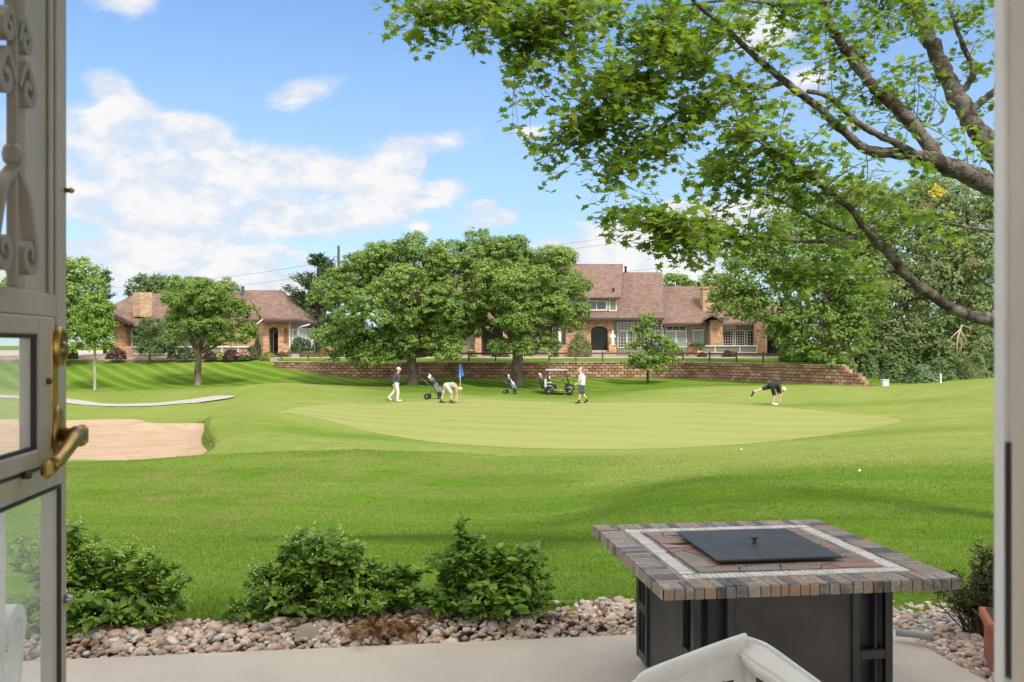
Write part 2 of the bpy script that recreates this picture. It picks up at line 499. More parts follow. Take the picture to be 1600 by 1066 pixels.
# the lawn sheet: fine near the viewer, coarse at the horizon
ys = [0.6]
while ys[-1] < 90: ys.append(ys[-1] + max(0.12, 0.0085 * ys[-1]))
while ys[-1] < 2500: ys.append(ys[-1] * 1.18)
ys = np.array(ys)
aa = np.concatenate([np.linspace(-3.2, -.8, 40)[:-1], np.linspace(-.8, .8, 420), np.linspace(.8, 3.2, 40)[1:]])
Yg, Ag = np.meshgrid(ys, aa, indexing='ij')
Xg = Ag * (Yg + 1.2)
Zg = ground(Xg, Yg)
sdg = sdist(Xg, Yg, GREEN); sdb = sdist(Xg, Yg, BUNKER); dpa = dist_poly(Xg, Yg, PATH_C, False)
Zg = Zg - 0.035 * sm(-sdg, 0.35, 1.0)                      # the green is a sheet of its own
def sand_plane(x, y): return -1.61 + .16 * (y - 25) / 9 + .045 * np.sin(x * 1.3 + y * .5) * np.sin(y * .9)
_t = sm(-sdb, 0.0, 0.35)
Zg = np.where(sdb < 0, Zg + (sand_plane(Xg, Yg) - .30 - Zg) * _t, Zg)      # the bunker's hollow
Zg = Zg + 0.10 * sm(sdb, 0.9, 0.05) * (sdb > 0) * sm(Xg, PX(150, 30), PX(300, 30))
Zg = Zg - 0.05 * sm(dpa, 0.9, 0.5)
Zg = np.where(Yg < 5.0, Zg - 0.10, Zg - 0.10 * (1 - sm(Yg, 5.0, 5.6)))
# zone: pale cut of the surrounds, with mound relief painted in; 0 = lush lawn
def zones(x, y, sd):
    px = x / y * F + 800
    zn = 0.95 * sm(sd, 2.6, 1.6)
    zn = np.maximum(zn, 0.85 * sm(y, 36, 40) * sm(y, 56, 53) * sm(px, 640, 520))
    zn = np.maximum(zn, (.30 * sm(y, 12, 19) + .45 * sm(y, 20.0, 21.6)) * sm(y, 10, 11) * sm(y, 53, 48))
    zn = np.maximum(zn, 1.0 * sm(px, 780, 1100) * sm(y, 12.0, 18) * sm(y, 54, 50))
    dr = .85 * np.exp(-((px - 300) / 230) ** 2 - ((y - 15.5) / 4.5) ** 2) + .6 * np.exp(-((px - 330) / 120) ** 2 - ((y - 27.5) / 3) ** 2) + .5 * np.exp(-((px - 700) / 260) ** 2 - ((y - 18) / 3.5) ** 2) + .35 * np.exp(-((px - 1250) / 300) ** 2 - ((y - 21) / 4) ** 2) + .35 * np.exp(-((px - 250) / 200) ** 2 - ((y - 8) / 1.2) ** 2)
    reliefA = np.exp(-((px - 470) / 150) ** 2 - ((y - 24.2) / 1.3) ** 2); reliefB = np.exp(-((px - 560) / 170) ** 2 - ((y - 26.8) / 1.2) ** 2)  # yellow lip and darker knoll front: mound relief painted into the turf tone
    face = sm(px, 860, 560) * sm(y, 12.5, 15.5) * sm(y, 21.2, 19.8)  # sun-facing mound face, darkened in colour so its relief reads
    zn = zn * (1 - .85 * reliefB) * (1 - .92 * face); dr = np.maximum(dr, .75 * reliefA) + .25 * face  # dry carries this painted relief tone besides the dry turf
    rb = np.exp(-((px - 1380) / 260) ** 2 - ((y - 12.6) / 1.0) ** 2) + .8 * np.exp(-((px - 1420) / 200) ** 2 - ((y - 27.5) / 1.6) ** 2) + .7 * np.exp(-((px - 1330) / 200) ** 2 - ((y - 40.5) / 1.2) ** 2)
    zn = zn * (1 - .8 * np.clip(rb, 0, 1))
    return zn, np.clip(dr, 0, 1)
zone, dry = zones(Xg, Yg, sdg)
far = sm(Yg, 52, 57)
nr, nc = Yg.shape
idx = np.arange(nr * nc).reshape(nr, nc)
Fq = np.stack([idx[:-1, :-1], idx[:-1, 1:], idx[1:, 1:], idx[1:, :-1]], -1).reshape(-1, 4)

def grass_mat(name, near=True):
    m = bpy.data.materials.new(name); m.use_nodes = True
    t = NT(m.node_tree); b = m.node_tree.nodes['Principled BSDF']
    b.inputs['Roughness'].default_value = 0.75; b.inputs['Specular IOR Level'].default_value = 0.0
    tcn = t.n('ShaderNodeTexCoord'); v = tcn.outputs['Object']
    n1 = t.noise(v, 0.35, 4, 0.6)
    n2 = t.noise(t.mapping(v, scale=(1, 1.8, 1)), 2.2, 5, 0.65)
    n3 = t.noise(v, 28, 4, 0.7)
    n4 = t.noise(v, 0.09, 2, 0.5)
    n5 = t.noise(t.mapping(v, scale=(.55, 2.4, 1), rot=(0, 0, R(4))), 3.2, 5, .68); n6 = t.noise(t.mapping(v, scale=(.35, 1.6, 1), rot=(0, 0, R(-6))), 1.1, 4, .6)
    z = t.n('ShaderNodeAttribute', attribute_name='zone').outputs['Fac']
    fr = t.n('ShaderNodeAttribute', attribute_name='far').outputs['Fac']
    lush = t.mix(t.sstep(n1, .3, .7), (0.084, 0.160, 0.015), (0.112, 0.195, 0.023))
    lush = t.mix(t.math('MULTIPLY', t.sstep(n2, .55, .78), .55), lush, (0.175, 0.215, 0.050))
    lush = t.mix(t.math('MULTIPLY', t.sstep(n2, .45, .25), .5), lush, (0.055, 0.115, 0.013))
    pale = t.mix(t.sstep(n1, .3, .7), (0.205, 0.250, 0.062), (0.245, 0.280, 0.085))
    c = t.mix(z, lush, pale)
    # mowing stripes on the far bank (diagonal) and long arcs on the near lawn
    w = t.n('ShaderNodeTexWave', wave_type='BANDS', bands_direction='X', i_Scale=0.25, i_Distortion=0.5)
    w.inputs['Detail'].default_value = 1.0
    t.l(t.mapping(v, rot=(0, 0, R(-38))), w.inputs['Vector'])
    st = t.sstep(w.outputs['Fac'], .45, .85)
    c = t.mix(t.math('MULTIPLY', t.math('MULTIPLY', st, fr), .62), c, (0.20, 0.265, 0.055))
    w2 = t.n('ShaderNodeTexWave', wave_type='BANDS', bands_direction='Y', i_Scale=0.14, i_Distortion=2.5)
    w2.inputs['Detail'].default_value = 1.5; w2.inputs['Detail Scale'].default_value = 0.4
    t.l(t.mapping(v, rot=(0, 0, R(12))), w2.inputs['Vector'])
    nf = t.math('SUBTRACT', 1.0, fr)
    c = t.mix(t.math('MULTIPLY', t.math('MULTIPLY', t.sstep(w2.outputs['Fac'], .4, .7), nf), .30), c, (0.205, 0.245, 0.065))
    c = t.mix(t.math('MULTIPLY', t.sstep(n3, .62, .36), .40), c, (0.045, 0.095, 0.010))
    c = t.mix(t.math('MULTIPLY', t.sstep(n4, .5, .7), .25), c, (0.235, 0.255, 0.070))
    c = t.mix(t.math('MULTIPLY', t.sstep(n5, .56, .36), .42), c, t.mix(1.0, c, (.55, .66, .45), 'MULTIPLY'))
    c = t.mix(t.math('MULTIPLY', t.sstep(n6, .54, .72), .55), c, t.mix(1.0, c, (1.38, 1.24, 1.7), 'MULTIPLY'))
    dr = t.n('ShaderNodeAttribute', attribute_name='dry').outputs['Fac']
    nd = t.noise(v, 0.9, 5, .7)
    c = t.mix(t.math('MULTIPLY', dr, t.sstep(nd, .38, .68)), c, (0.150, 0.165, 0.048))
    t.l(c, b.inputs['Base Color'])
    bp = t.n('ShaderNodeBump', i_Strength=0.55, i_Distance=0.04)
    t.l(t.math('ADD', n3, t.math('MULTIPLY', n2, .8)), bp.inputs['Height']); t.l(bp.outputs[0], b.inputs['Normal'])
    return m
M_GRASS = grass_mat('turf')
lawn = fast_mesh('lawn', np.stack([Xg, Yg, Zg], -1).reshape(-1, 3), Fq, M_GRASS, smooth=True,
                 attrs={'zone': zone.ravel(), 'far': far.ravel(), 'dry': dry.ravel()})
tag(lawn, kind='structure')

def fill_sheet(name, poly, zf, m, rings=26, lift=0.02):
    """sheet filling an outline, laid over the ground"""
    c = np.mean(np.array(poly), 0); Pn = np.array(poly); n = len(Pn)
    V = []
    for k in range(0, rings + 1):
        V += list(c + (Pn - c) * (k / rings))
    V = np.array(V)
    Z = zf(V[:, 0], V[:, 1]) + lift
    Fc = []
    for k in range(rings):
        for i in range(n):
            a = k * n + i; b2 = k * n + (i + 1) % n
            Fc.append((a, a + n, b2 + n, b2))
    Fc = np.array(Fc)
    o = fast_mesh(name, np.column_stack([V, Z]), Fc, m, smooth=True)
    return o
def green_mat():
    m = bpy.data.materials.new('close_mown_green'); m.use_nodes = True
    t = NT(m.node_tree); b = m.node_tree.nodes['Principled BSDF']
    b.inputs['Roughness'].default_value = 0.8; b.inputs['Specular IOR Level'].default_value = 0.1
    v = t.n('ShaderNodeTexCoord').outputs['Object']
    n1 = t.noise(t.mapping(v, scale=(1, 2.2, 1)), 0.35, 4, 0.6); n2 = t.noise(v, 9, 4, 0.7)
    c = t.mix(t.sstep(n1, .3, .7), (0.206, 0.230, 0.062), (0.240, 0.248, 0.078))
    w = t.n('ShaderNodeTexWave', wave_type='BANDS', bands_direction='Y', i_Scale=0.12, i_Distortion=1.0)
    t.l(t.mapping(v, rot=(0, 0, R(20))), w.inputs['Vector'])
    c = t.mix(t.math('MULTIPLY', t.sstep(w.outputs['Fac'], .4, .6), .55), c, (0.252, 0.268, 0.088))
    c = t.mix(t.math('MULTIPLY', t.sstep(n2, .6, .4), .30), c, (0.155, 0.20, 0.045))
    t.l(c, b.inputs['Base Color'])
    return m
def no_green(x, y): return ground(x, y)
tag(fill_sheet('putting_green', GREEN, no_green, green_mat(), 40, 0.006), kind='structure')

def sand_mat():
    m = bpy.data.materials.new('bunker_sand'); m.use_nodes = True
    t = NT(m.node_tree); b = m.node_tree.nodes['Principled BSDF']; b.inputs['Roughness'].default_value = .95; b.inputs['Specular IOR Level'].default_value = .05
    v = t.n('ShaderNodeTexCoord').outputs['Object']
    n1 = t.noise(t.mapping(v, scale=(.6, 1.5, 1)), 1.1, 5, .65); n2 = t.noise(v, 7, 4, .7)
    vo = t.n('ShaderNodeTexVoronoi', i_Scale=2.6); t.l(t.mapping(v, scale=(1, 1.3, 1)), vo.inputs['Vector'])
    fp = t.sstep(vo.outputs['Distance'], .22, .10)
    c = t.mix(t.sstep(n1, .3, .7), (.385, .285, .195), (.325, .232, .152))
    c = t.mix(t.math('MULTIPLY', t.sstep(n2, .55, .75), .35), c, (.27, .19, .125))
    t.l(c, b.inputs['Base Color'])
    w = t.n('ShaderNodeTexWave', wave_type='BANDS', bands_direction='Y', i_Scale=1.2, i_Distortion=3.0); t.l(t.mapping(v, rot=(0, 0, R(15))), w.inputs['Vector'])
    h = t.math('SUBTRACT', t.math('ADD', t.math('MULTIPLY', n2, .7), t.math('MULTIPLY', w.outputs['Fac'], .35)), t.math('MULTIPLY', fp, .9))
    bp = t.n('ShaderNodeBump', i_Strength=.8, i_Distance=.06); t.l(h, bp.inputs['Height']); t.l(bp.outputs[0], b.inputs['Normal'])
    return m
M_SAND = sand_mat()
def sand_z(x, y):
    s = sdist(x, y, BUNKER)
    return sand_plane(x, y) + .16 * sm(-s, .9, 0.0)
tag(fill_sheet('bunker_sand', [(cx * 1.0, cy) for cx, cy in BUNKER], sand_z, M_SAND, 30, -0.02), kind='structure')

# cart path of pale concrete
def ribbon(name, cl, w, zf, m, lift, thick=0.0):
    V = []; n = len(cl)
    for i in range(n):
        t = np.array(cl[min(i + 1, n - 1)]) - np.array(cl[max(i - 1, 0)]); t = t / np.linalg.norm(t)
        nn = np.array([-t[1], t[0]])
        wi = w * min(1.0, .25 + (n - 1 - i) / 16)
        for s in np.linspace(-1, 1, 7): V.append(np.array(cl[i]) + nn * s * wi / 2)
    V = np.array(V); Z = zf(V[:, 0], V[:, 1]) + lift
    Fc = [(i * 7 + k, i * 7 + k + 1, (i + 1) * 7 + k + 1, (i + 1) * 7 + k) for i in range(n - 1) for k in range(6)]
    return fast_mesh(name, np.column_stack([V, Z]), np.array(Fc), m, smooth=True)
M_PATH = mat('path_concrete', (0.33, 0.315, 0.285), 0.85, var=0.1, vscale=1.5)
tag(ribbon('cart_path', PATH_C, 1.55, ground, M_PATH, 0.015), kind='structure')

# patio slab (turned with our house by PHI), soil bed
PHI = R(7.6)
U = Vector((math.cos(PHI), math.sin(PHI), 0)); N = Vector((-math.sin(PHI), math.cos(PHI), 0))
def HW(a, b, z=0.0):
    """house-aligned coordinates (a along the wall, b out from it) to world"""
    return U * a + N * b + Vector((0, 0, z))
def concrete_mat():
    m = bpy.data.materials.new('patio_concrete'); m.use_nodes = True
    t = NT(m.node_tree); b = m.node_tree.nodes['Principled BSDF']; b.inputs['Roughness'].default_value = 0.8
    b.inputs['Specular IOR Level'].default_value = 0.25
    v = t.n('ShaderNodeTexCoord').outputs['Object']
    n1 = t.noise(v, 1.6, 5, .6); n2 = t.noise(v, 60, 3, .7); n3 = t.noise(v, 5, 3, .5)
    c = t.mix(t.sstep(n1, .3, .7), (0.56, 0.49, 0.41), (0.48, 0.415, 0.345))
    c = t.mix(t.math('MULTIPLY', t.sstep(n2, .5, .75), .22), c, (0.33, 0.28, 0.23))
    c = t.mix(t.math('MULTIPLY', t.sstep(n3, .66, .75), .55), c, (0.47, 0.32, 0.19))
    n4 = t.noise(v, .55, 4, .6); c = t.mix(t.math('MULTIPLY', t.sstep(n4, .5, .72), .35), c, (.37, .32, .275)); n5 = t.noise(v, 190, 2, .6); c = t.mix(t.math('MULTIPLY', t.sstep(n5, .60, .68), .35), c, (.20, .17, .14))
    t.l(c, b.inputs['Base Color'])
    bp = t.n('ShaderNodeBump', i_Strength=0.25, i_Distance=0.004); t.l(n2, bp.inputs['Height']); t.l(bp.outputs[0], b.inputs['Normal'])
    return m
M_CONC = concrete_mat()
PATIO_B = (4.70)                  # outer edge, measured from the viewer along N
PATIO_A = 2.72                    # right edge along U
mb = MB()
mb.add([HW(-7, .62, 0), HW(PATIO_A, .62, 0), HW(PATIO_A, PATIO_B, 0), HW(-7, PATIO_B, 0)], [(0, 1, 2, 3)])
mb.add([HW(-7, PATIO_B, 0), HW(PATIO_A, PATIO_B, 0), HW(PATIO_A, PATIO_B, -.14), HW(-7, PATIO_B, -.14)], [(0, 1, 2, 3)])
mb.add([HW(PATIO_A, .62, 0), HW(PATIO_A, PATIO_B, 0), HW(PATIO_A, PATIO_B, -.14), HW(PATIO_A, .62, -.14)], [(0, 1, 2, 3)])
tag(mb.build('patio', M_CONC), kind='structure')
# ------------------------------------------------------------------ our house: the doorway we look out of
M_ALU = mat('tan_aluminium', (0.36, 0.315, 0.25), 0.45, var=0.10, vscale=6, bump=0.05, bscale=60)
M_ALUD = mat('tan_aluminium_groove', (0.05, 0.045, 0.04), 0.6)
M_JAMBW = mat('white_aluminium', (0.84, 0.83, 0.80), 0.4, var=0.06, vscale=5)
M_JAMBT = mat('tan_door_jamb', (0.62, 0.54, 0.44), 0.55, var=0.06, vscale=5)
M_RUB = mat('black_rubber', (0.012, 0.012, 0.013), 0.6)
M_BRASS = mat('polished_brass', (0.36, 0.235, 0.075), 0.33, 1.0, var=0.25, vscale=18)
M_WHITE = mat('white_paint', (0.78, 0.77, 0.73), 0.5, var=0.05, vscale=3)
M_STUCCO = mat('house_siding', (0.34, 0.32, 0.28), 0.8, var=0.08, vscale=4)
def glass_mat(name, tint=(0.97, 0.99, 0.97), refl=0.6, dust=0.0):
    m = bpy.data.materials.new(name); m.use_nodes = True   # thin clear pane, optionally with a film of dust
    t = NT(m.node_tree); m.node_tree.nodes.remove(m.node_tree.nodes['Principled BSDF'])
    out = m.node_tree.nodes['Material Output']
    tr = t.n('ShaderNodeBsdfTransparent'); tr.inputs[0].default_value = tint + (1,)
    gl = t.n('ShaderNodeBsdfGlossy', i_Roughness=0.02)
    fr = t.n('ShaderNodeFresnel', i_IOR=1.35)
    mx = t.n('ShaderNodeMixShader')
    t.l(t.math('MULTIPLY', fr.outputs[0], refl, clamp=True), mx.inputs[0]); t.l(tr.outputs[0], mx.inputs[1]); t.l(gl.outputs[0], mx.inputs[2])
    df = t.n('ShaderNodeBsdfDiffuse'); df.inputs[0].default_value = (.85, .86, .82, 1); tl = t.n('ShaderNodeBsdfTranslucent'); tl.inputs[0].default_value = (.85, .86, .82, 1)
    ad = t.n('ShaderNodeMixShader', i_0=.5); t.l(df.outputs[0], ad.inputs[1]); t.l(tl.outputs[0], ad.inputs[2])
    m2 = t.n('ShaderNodeMixShader', i_0=dust); t.l(mx.outputs[0], m2.inputs[1]); t.l(ad.outputs[0], m2.inputs[2]); t.l(m2.outputs[0], out.inputs[0])
    return m
M_GLASS_D = glass_mat('dusty_glass', dust=.26)
M_GLASS = glass_mat('clear_glass')
BH = 0.587; A_L = -0.501; A_R = 0.4384
hs = thing('townhouse', 'our own townhouse, seen only as the pale door jamb along the right edge', 'house', (0, 0, 0), PHI)
# local axes of the house: x along the wall, y out
mb = MB()
mb.box((A_R + .020, .6050, 1.2), (.040, .0100, 2.6), bev=.0015)                       # outer lip
mb.box((A_R + .026, .5965, 1.2), (.040, .0064, 2.6))
mb.build('storm_frame', M_JAMBW, hs)
mb = MB()
mb.box((A_R + .046, .5186, 1.2), (.090, .149, 2.6), bev=.002); mb.box((A_L - .06, BH - .06, 1.2), (.10, .16, 2.6))
mb.box(((A_L + A_R) / 2, BH - .07, 2.47), (A_R - A_L + .01, .14, .08))
mb.build('door_jamb', M_JAMBT, hs)
mb = MB()
mb.box((A_R + .005, .5966, 1.395), (.006, .0055, .17))
mb.build('weather_strip', M_RUB, hs)
mb = MB()
mb.box((A_R + .15, BH - .07, 1.2), (.10, .14, 2.6)); mb.box((A_L - .20, BH - .07, 1.2), (.16, .14, 2.6))
mb.box((1.5, BH - .09, 4.05), (17, .20, 3.1))
mb.build('wall', M_STUCCO, hs)
mb = MB(); mb.prism([(-4.6, 5.62), (1.15, 5.50), (1.15, 5.62), (-1.7, 7.2), (-4.6, 5.8)], (-7.2, 10.2), 'X'); mb.build('roof', mat('roof_dark', (.10, .08, .07), .9), hs)
mb = MB(); mb.box((1.5, -1.68, .08), (16.6, 4.5, .18)); mb.box((0, BH - .02, .09), (.9, .2, .2)); mb.build('floor', mat('oak_floor', (.18, .10, .05), .5, var=.2), hs)
mb = MB(); mb.box((1.5, -1.7, 2.62), (16.6, 4.4, .06)); mb.build('ceiling', M_WHITE, hs)

# ------------------------------------------------------------------ storm door, swung open to the left
Hp = HW(A_L, BH)
sd = thing('storm_door', 'tan scrollwork storm door with brass lever, swung open at the left edge', 'door', Hp, PHI + R(90))
# local: x from hinge to free edge, -y is the inside face (turned to the viewer)
W_ = 0.892
mb = MB()
def dbox(x0, x1, z0, z1, y0=0.0, y1=0.032, bev=.002): mb.box(((x0 + x1) / 2, (y0 + y1) / 2, (z0 + z1) / 2), (x1 - x0, y1 - y0, z1 - z0), bev=bev)
dbox(.850, W_, 1.338, 2.42); dbox(.872, W_, .25, 1.3375); dbox(.746, .838, 1.625, 2.42, .006, .030); dbox(.838, .850, 1.338, 2.42, .016, .028, 0)
dbox(.825, .838, 1.625, 2.42, .000, .006)
dbox(0, .13, .25, 2.42, .001, .031); dbox(.13, .746, 2.30, 2.42, .001, .031)
dbox(.13, .8495, 1.592, 1.627, .001, .033)                    # rail under the scrollwork
dbox(.13, .8495, 1.338, 1.372, .001, .033)                    # rail under the little window
dbox(.13, .8715, .25, .42, .001, .033)
mb.build('frame', M_ALU, sd)
mb = MB(); dbox(.839, .849, 1.34, 2.42, .012, .0155, 0); dbox(.13, .846, 1.3725, 1.3765, -.001, .01, 0); dbox(.867, .872, .42, 1.3375, .001, .006, 0); dbox(.13, .867, 1.333, 1.3375, .001, .006, 0)
mb.build('gasket', M_RUB, sd)
sash = MB(); mb = sash
dbox(.772, .8325, 1.377, 1.5915, -.004, .024); dbox(.13, .16, 1.377, 1.5915, -.004, .024); dbox(.16, .772, 1.566, 1.5915, -.004, .024); dbox(.16, .772, 1.377, 1.402, -.004, .024)
so = sash.build('sash', M_ALU, sd)
mb = MB(); dbox(.766, .7718, 1.402, 1.566, .000, .006, 0); dbox(.16, .766, 1.402, 1.407, .000, .006, 0); dbox(.16, .766, 1.560, 1.5658, .000, .006, 0); mb.build('seal', M_RUB, so)
mb = MB(); mb.quad((.16, .0065, 1.404), (.769, .0065, 1.404), (.769, .0065, 1.564), (.16, .0065, 1.564)); mb.build('glass', M_GLASS_D, so)
mb = MB(); mb.quad((.13, .0065, .42), (.870, .0065, .42), (.870, .0065, 1.336), (.13, .0065, 1.336)); mb.build('glass', M_GLASS_D, sd)
mb = MB(); mb.quad((.13, .019, 1.627), (.746, .019, 1.627), (.746, .019, 2.30), (.13, .019, 2.30)); mb.build('glass', M_GLASS, sd)
# cast scrollwork: flat bars curled into C shapes, one column repeated across the door
def flat_curl(mb, pts, w=.010, th=.016, y=.036):
    s = spline([(p[0], p[1]) for p in pts], 7)
    V = []; n = len(s); Fc = []
    for i in range(n):
        t = s[min(i + 1, n - 1)] - s[max(i - 1, 0)]; t = t / (np.linalg.norm(t) + 1e-9); q = np.array([-t[1], t[0]])
        ww = w * (0.75 + 0.5 * math.sin(math.pi * i / (n - 1)))
        for (a, b) in ((-1, -1), (1, -1), (1, 1), (-1, 1)):
            V.append((s[i][0] + q[0] * a * ww / 2, y + b * th / 2, s[i][1] + q[1] * a * ww / 2))
    for i in range(n - 1):
        for k in range(4):
            Fc.append((i * 4 + k, i * 4 + (k + 1) % 4, (i + 1) * 4 + (k + 1) % 4, (i + 1) * 4 + k))
    Fc.append((0, 1, 2, 3)); Fc.append(tuple((n - 1) * 4 + k for k in range(4)))
    mb.add(V, Fc, False)
def spiral(cx, cz, r0, r1, a0, a1, n=9):
    return [(cx + (r0 + (r1 - r0) * i / (n - 1)) * math.cos(R(a0 + (a1 - a0) * i / (n - 1))), cz + (r0 + (r1 - r0) * i / (n - 1)) * math.sin(R(a0 + (a1 - a0) * i / (n - 1)))) for i in range(n)]
def scroll_column(mb, x, z0, z1, y, both=True):
    mb.box((x, y, (z0 + z1) / 2), (.012, .012, z1 - z0), bev=.002)
    n = 0; z = z0 + .02
    for sg in ((1, -1) if both else (1,)):
        # big C at the foot, twin small curls, spindle
        flat_curl(mb, [(x, z0 + .155), (x + sg * .035, z0 + .125), (x + sg * .055, z0 + .075)] + [(x + sg * (px_ - x), pz_) for px_, pz_ in spiral(x + .040, z0 + .045, .024, .008, 0, -400, 11)], y=y)
        flat_curl(mb, [(x + sg * .006, z0 + .265), (x + sg * .030, z0 + .300)] + [(x + sg * (px_ - x), pz_) for px_, pz_ in spiral(x + .036, z0 + .265, .020, .007, 60, -330, 10)], y=y)
        flat_curl(mb, [(x + sg * .006, z0 + .325), (x + sg * .020, z0 + .355)] + [(x + sg * (px_ - x), pz_) for px_, pz_ in spiral(x + .028, z0 + .330, .014, .006, 60, -300, 9)], y=y)
    mb.lathe([(.006, z0 + .158), (.011, z0 + .163), (.0125, z0 + .172), (.011, z0 + .181), (.007, z0 + .187)], 12, (x, y, 0))
    mb.lathe([(.006, z0 + .330), (.009, z0 + .355), (.011, z0 + .385), (.010, z0 + .42), (.007, z0 + .455), (.010, z0 + .462), (.012, z0 + .475), (.009, z0 + .488), (.006, z0 + .495)], 12, (x, y, 0))
mb = MB()
for x in (.20, .36, .51, .667): scroll_column(mb, x, 1.627, 2.30, -.009)
mb.build('scroll_grille', mat('brown_backlit_grille', (.24, .205, .16), .5, var=.1), sd)  # backlit shade of the upper scrollwork put into its brown
mb = MB()
for x in (.20, .38, .56, .735):
    scroll_column(mb, x, .42, 1.0, .034); 
    for sg in (1, -1):
        flat_curl(mb, [(x, 1.02), (x + sg * .04, 1.06), (x + sg * .055, 1.12)] + [(x + sg * (px_ - x), pz_) for px_, pz_ in spiral(x + .036, 1.15, .028, .009, 0, 380, 11)], y=.034, w=.014)
    mb.box((x, .034, 1.16), (.012, .012, .35), bev=.002)
mb.build('scroll_grille', M_WHITE, sd)  # white stands in for sunlight on the outer scrollwork
# brass: back plate, deadbolt, lever
mb = MB(); mb.box((.8285, -.0035, 1.468), (.026, .004, .20), bev=.0015); mb.build('lock_plate', M_BRASS, sd)
def oval(mb, cx, cz, rx, rz, prof):
    seg = 24; V = []; Fc = []
    for (s, y) in prof:
        for k in range(seg):
            a = 2 * math.pi * k / seg; V.append((cx + rx * s * math.cos(a), y, cz + rz * s * math.sin(a)))
    m = len(prof)
    for i in range(m - 1):
        for k in range(seg): Fc.append((i * seg + k, i * seg + (k + 1) % seg, (i + 1) * seg + (k + 1) % seg, (i + 1) * seg + k))
    Fc.append(tuple((m - 1) * seg + k for k in range(seg)))
    mb.add(V, Fc, True)
mb = MB(); oval(mb, .842, 1.549, .021, .031, [(1, -.001), (1.0, -.007), (.92, -.012), (.72, -.014), (.62, -.010)]); db = mb.build('deadbolt', M_BRASS, sd)
mb = MB(); oval(mb, .842, 1.543, .010, .014, [(1, -.009), (.95, -.016), (.5, -.018), (.01, -.018)]); mb.build('thumb_turn', mat('dark_brass', (.20, .13, .05), .3, 1.0), db)
mb = MB(); oval(mb, .842, 1.418, .020, .044, [(1, -.001), (1, -.005), (.88, -.009), (.6, -.010), (.01, -.0102)]); mb.build('rose', M_BRASS, sd)
mb = MB()
mb.lathe([(.011, -.010), (.010, -.022), (.013, -.027), (.014, -.036), (.012, -.041), (.002, -.042)], 16, (.842, 0, 1.416), 'Y')
mb.box((.846, -.037, 1.414), (.024, .016, .032), bev=.006)
mb.tube([(.842, -.035, 1.416), (.815, -.035, 1.410), (.785, -.035, 1.398), (.755, -.035, 1.388), (.728, -.034, 1.384)], [.0125, .011, .010, .010, .0115], 12)
mb.box((.720, -.034, 1.381), (.022, .016, .026), bev=.006)
mb.build('lever_handle', M_BRASS, sd)
mb = MB(); mb.lathe([(.004, .0), (.003, -.007), (.005, -.008), (.004, -.011), (.001, -.014)], 10, (.885, 0, 1.790), 'Y'); mb.build('pin', M_BRASS, sd)
mb = MB(); mb.lathe([(.007, .0), (.007, -.006), (.005, -.011), (.001, -.013)], 12, (.884, 0, 1.158), 'Y'); mb.build('catch', mat('zinc', (.35, .35, .36), .35, .9), sd)
mb = MB(); mb.lathe([(.005, 0), (.005, -.008), (.003, -.010)], 10, (.802, 0, 1.498), 'Y'); mb.lathe([(.005, 0), (.005, -.010), (.003, -.012)], 10, (.722, 0, 1.372), 'Y'); mb.build('sash_screw', mat('bronze', (.08, .06, .05), .5, .6), sd)

# ------------------------------------------------------------------ fire table with slate mosaic top
FT = Vector((1.087, 4.06, 0))
ft = thing('fire_table', 'square black fire-pit table topped with multicoloured slate tiles and a white marble band', 'fire table', FT, PHI)
def slate_mat(name, stops):
    m = bpy.data.materials.new(name); m.use_nodes = True
    t = NT(m.node_tree); b = m.node_tree.nodes['Principled BSDF']; b.inputs['Roughness'].default_value = 0.5
    g = t.n('ShaderNodeNewGeometry'); v = t.n('ShaderNodeTexCoord').outputs['Object']
    n1 = t.noise(v, 22, 6, .7, 1.2); n2 = t.noise(v, 110, 3, .6)
    f = t.math('ADD', t.math('MULTIPLY', g.outputs['Random Per Island'], 0.85), t.math('MULTIPLY', t.math('SUBTRACT', n1, .5), 1.05))
    c = t.ramp(f, stops)
    c = t.mix(t.math('MULTIPLY', t.sstep(n2, .5, .7), .25), c, (.03, .028, .026))
    t.l(c, b.inputs['Base Color'])
    bp = t.n('ShaderNodeBump', i_Strength=0.4, i_Distance=0.004); t.l(t.math('ADD', n1, n2), bp.inputs['Height']); t.l(bp.outputs[0], b.inputs['Normal'])
    return m
SL = [(0.0, (.07, .062, .058)), (.2, (.17, .145, .125)), (.34, (.27, .235, .20)), (.46, (.33, .19, .115)), (.58, (.36, .26, .15)), (.70, (.20, .175, .155)), (.84, (.38, .335, .285)), (1.0, (.30, .135, .08))]
M_SLATE = slate_mat('slate_tiles', SL)
M_FLAG = slate_mat('slate_flagging', [(0, (.14, .13, .12)), (.25, (.36, .18, .11)), (.45, (.24, .19, .15)), (.65, (.20, .20, .165)), (.8, (.40, .23, .15)), (1, (.28, .265, .22))])
M_MARB = slate_mat('white_marble', [(0, (.50, .47, .41)), (.5, (.68, .65, .59)), (1, (.46, .41, .34))])
M_GROUT = mat('grey_grout', (.20, .185, .17), .9, var=.15, vscale=20)
TZ = .637; HS = .603
mb = MB(); mb.box((0, 0, TZ - .027), (2 * HS - .012, 2 * HS - .012, .036)); mb.build('top_board', M_GROUT, ft)
rr = random.Random(4)
mb = MB()
def tile(mb, x0, x1, y0, y1, z0, z1, j=.0025):
    g = .0016
    mb.box(((x0 + x1) / 2, (y0 + y1) / 2, (z0 + z1) / 2 + rr.uniform(-.0008, .0012)), (x1 - x0 - g * 2, y1 - y0 - g * 2, z1 - z0), Matrix.Rotation(rr.uniform(-.01, .01), 4, 'Z') @ Matrix.Rotation(rr.uniform(-.012, .012), 4, 'X'), bev=.0025)
n = 29; s = 2 * HS / n; BW = .112
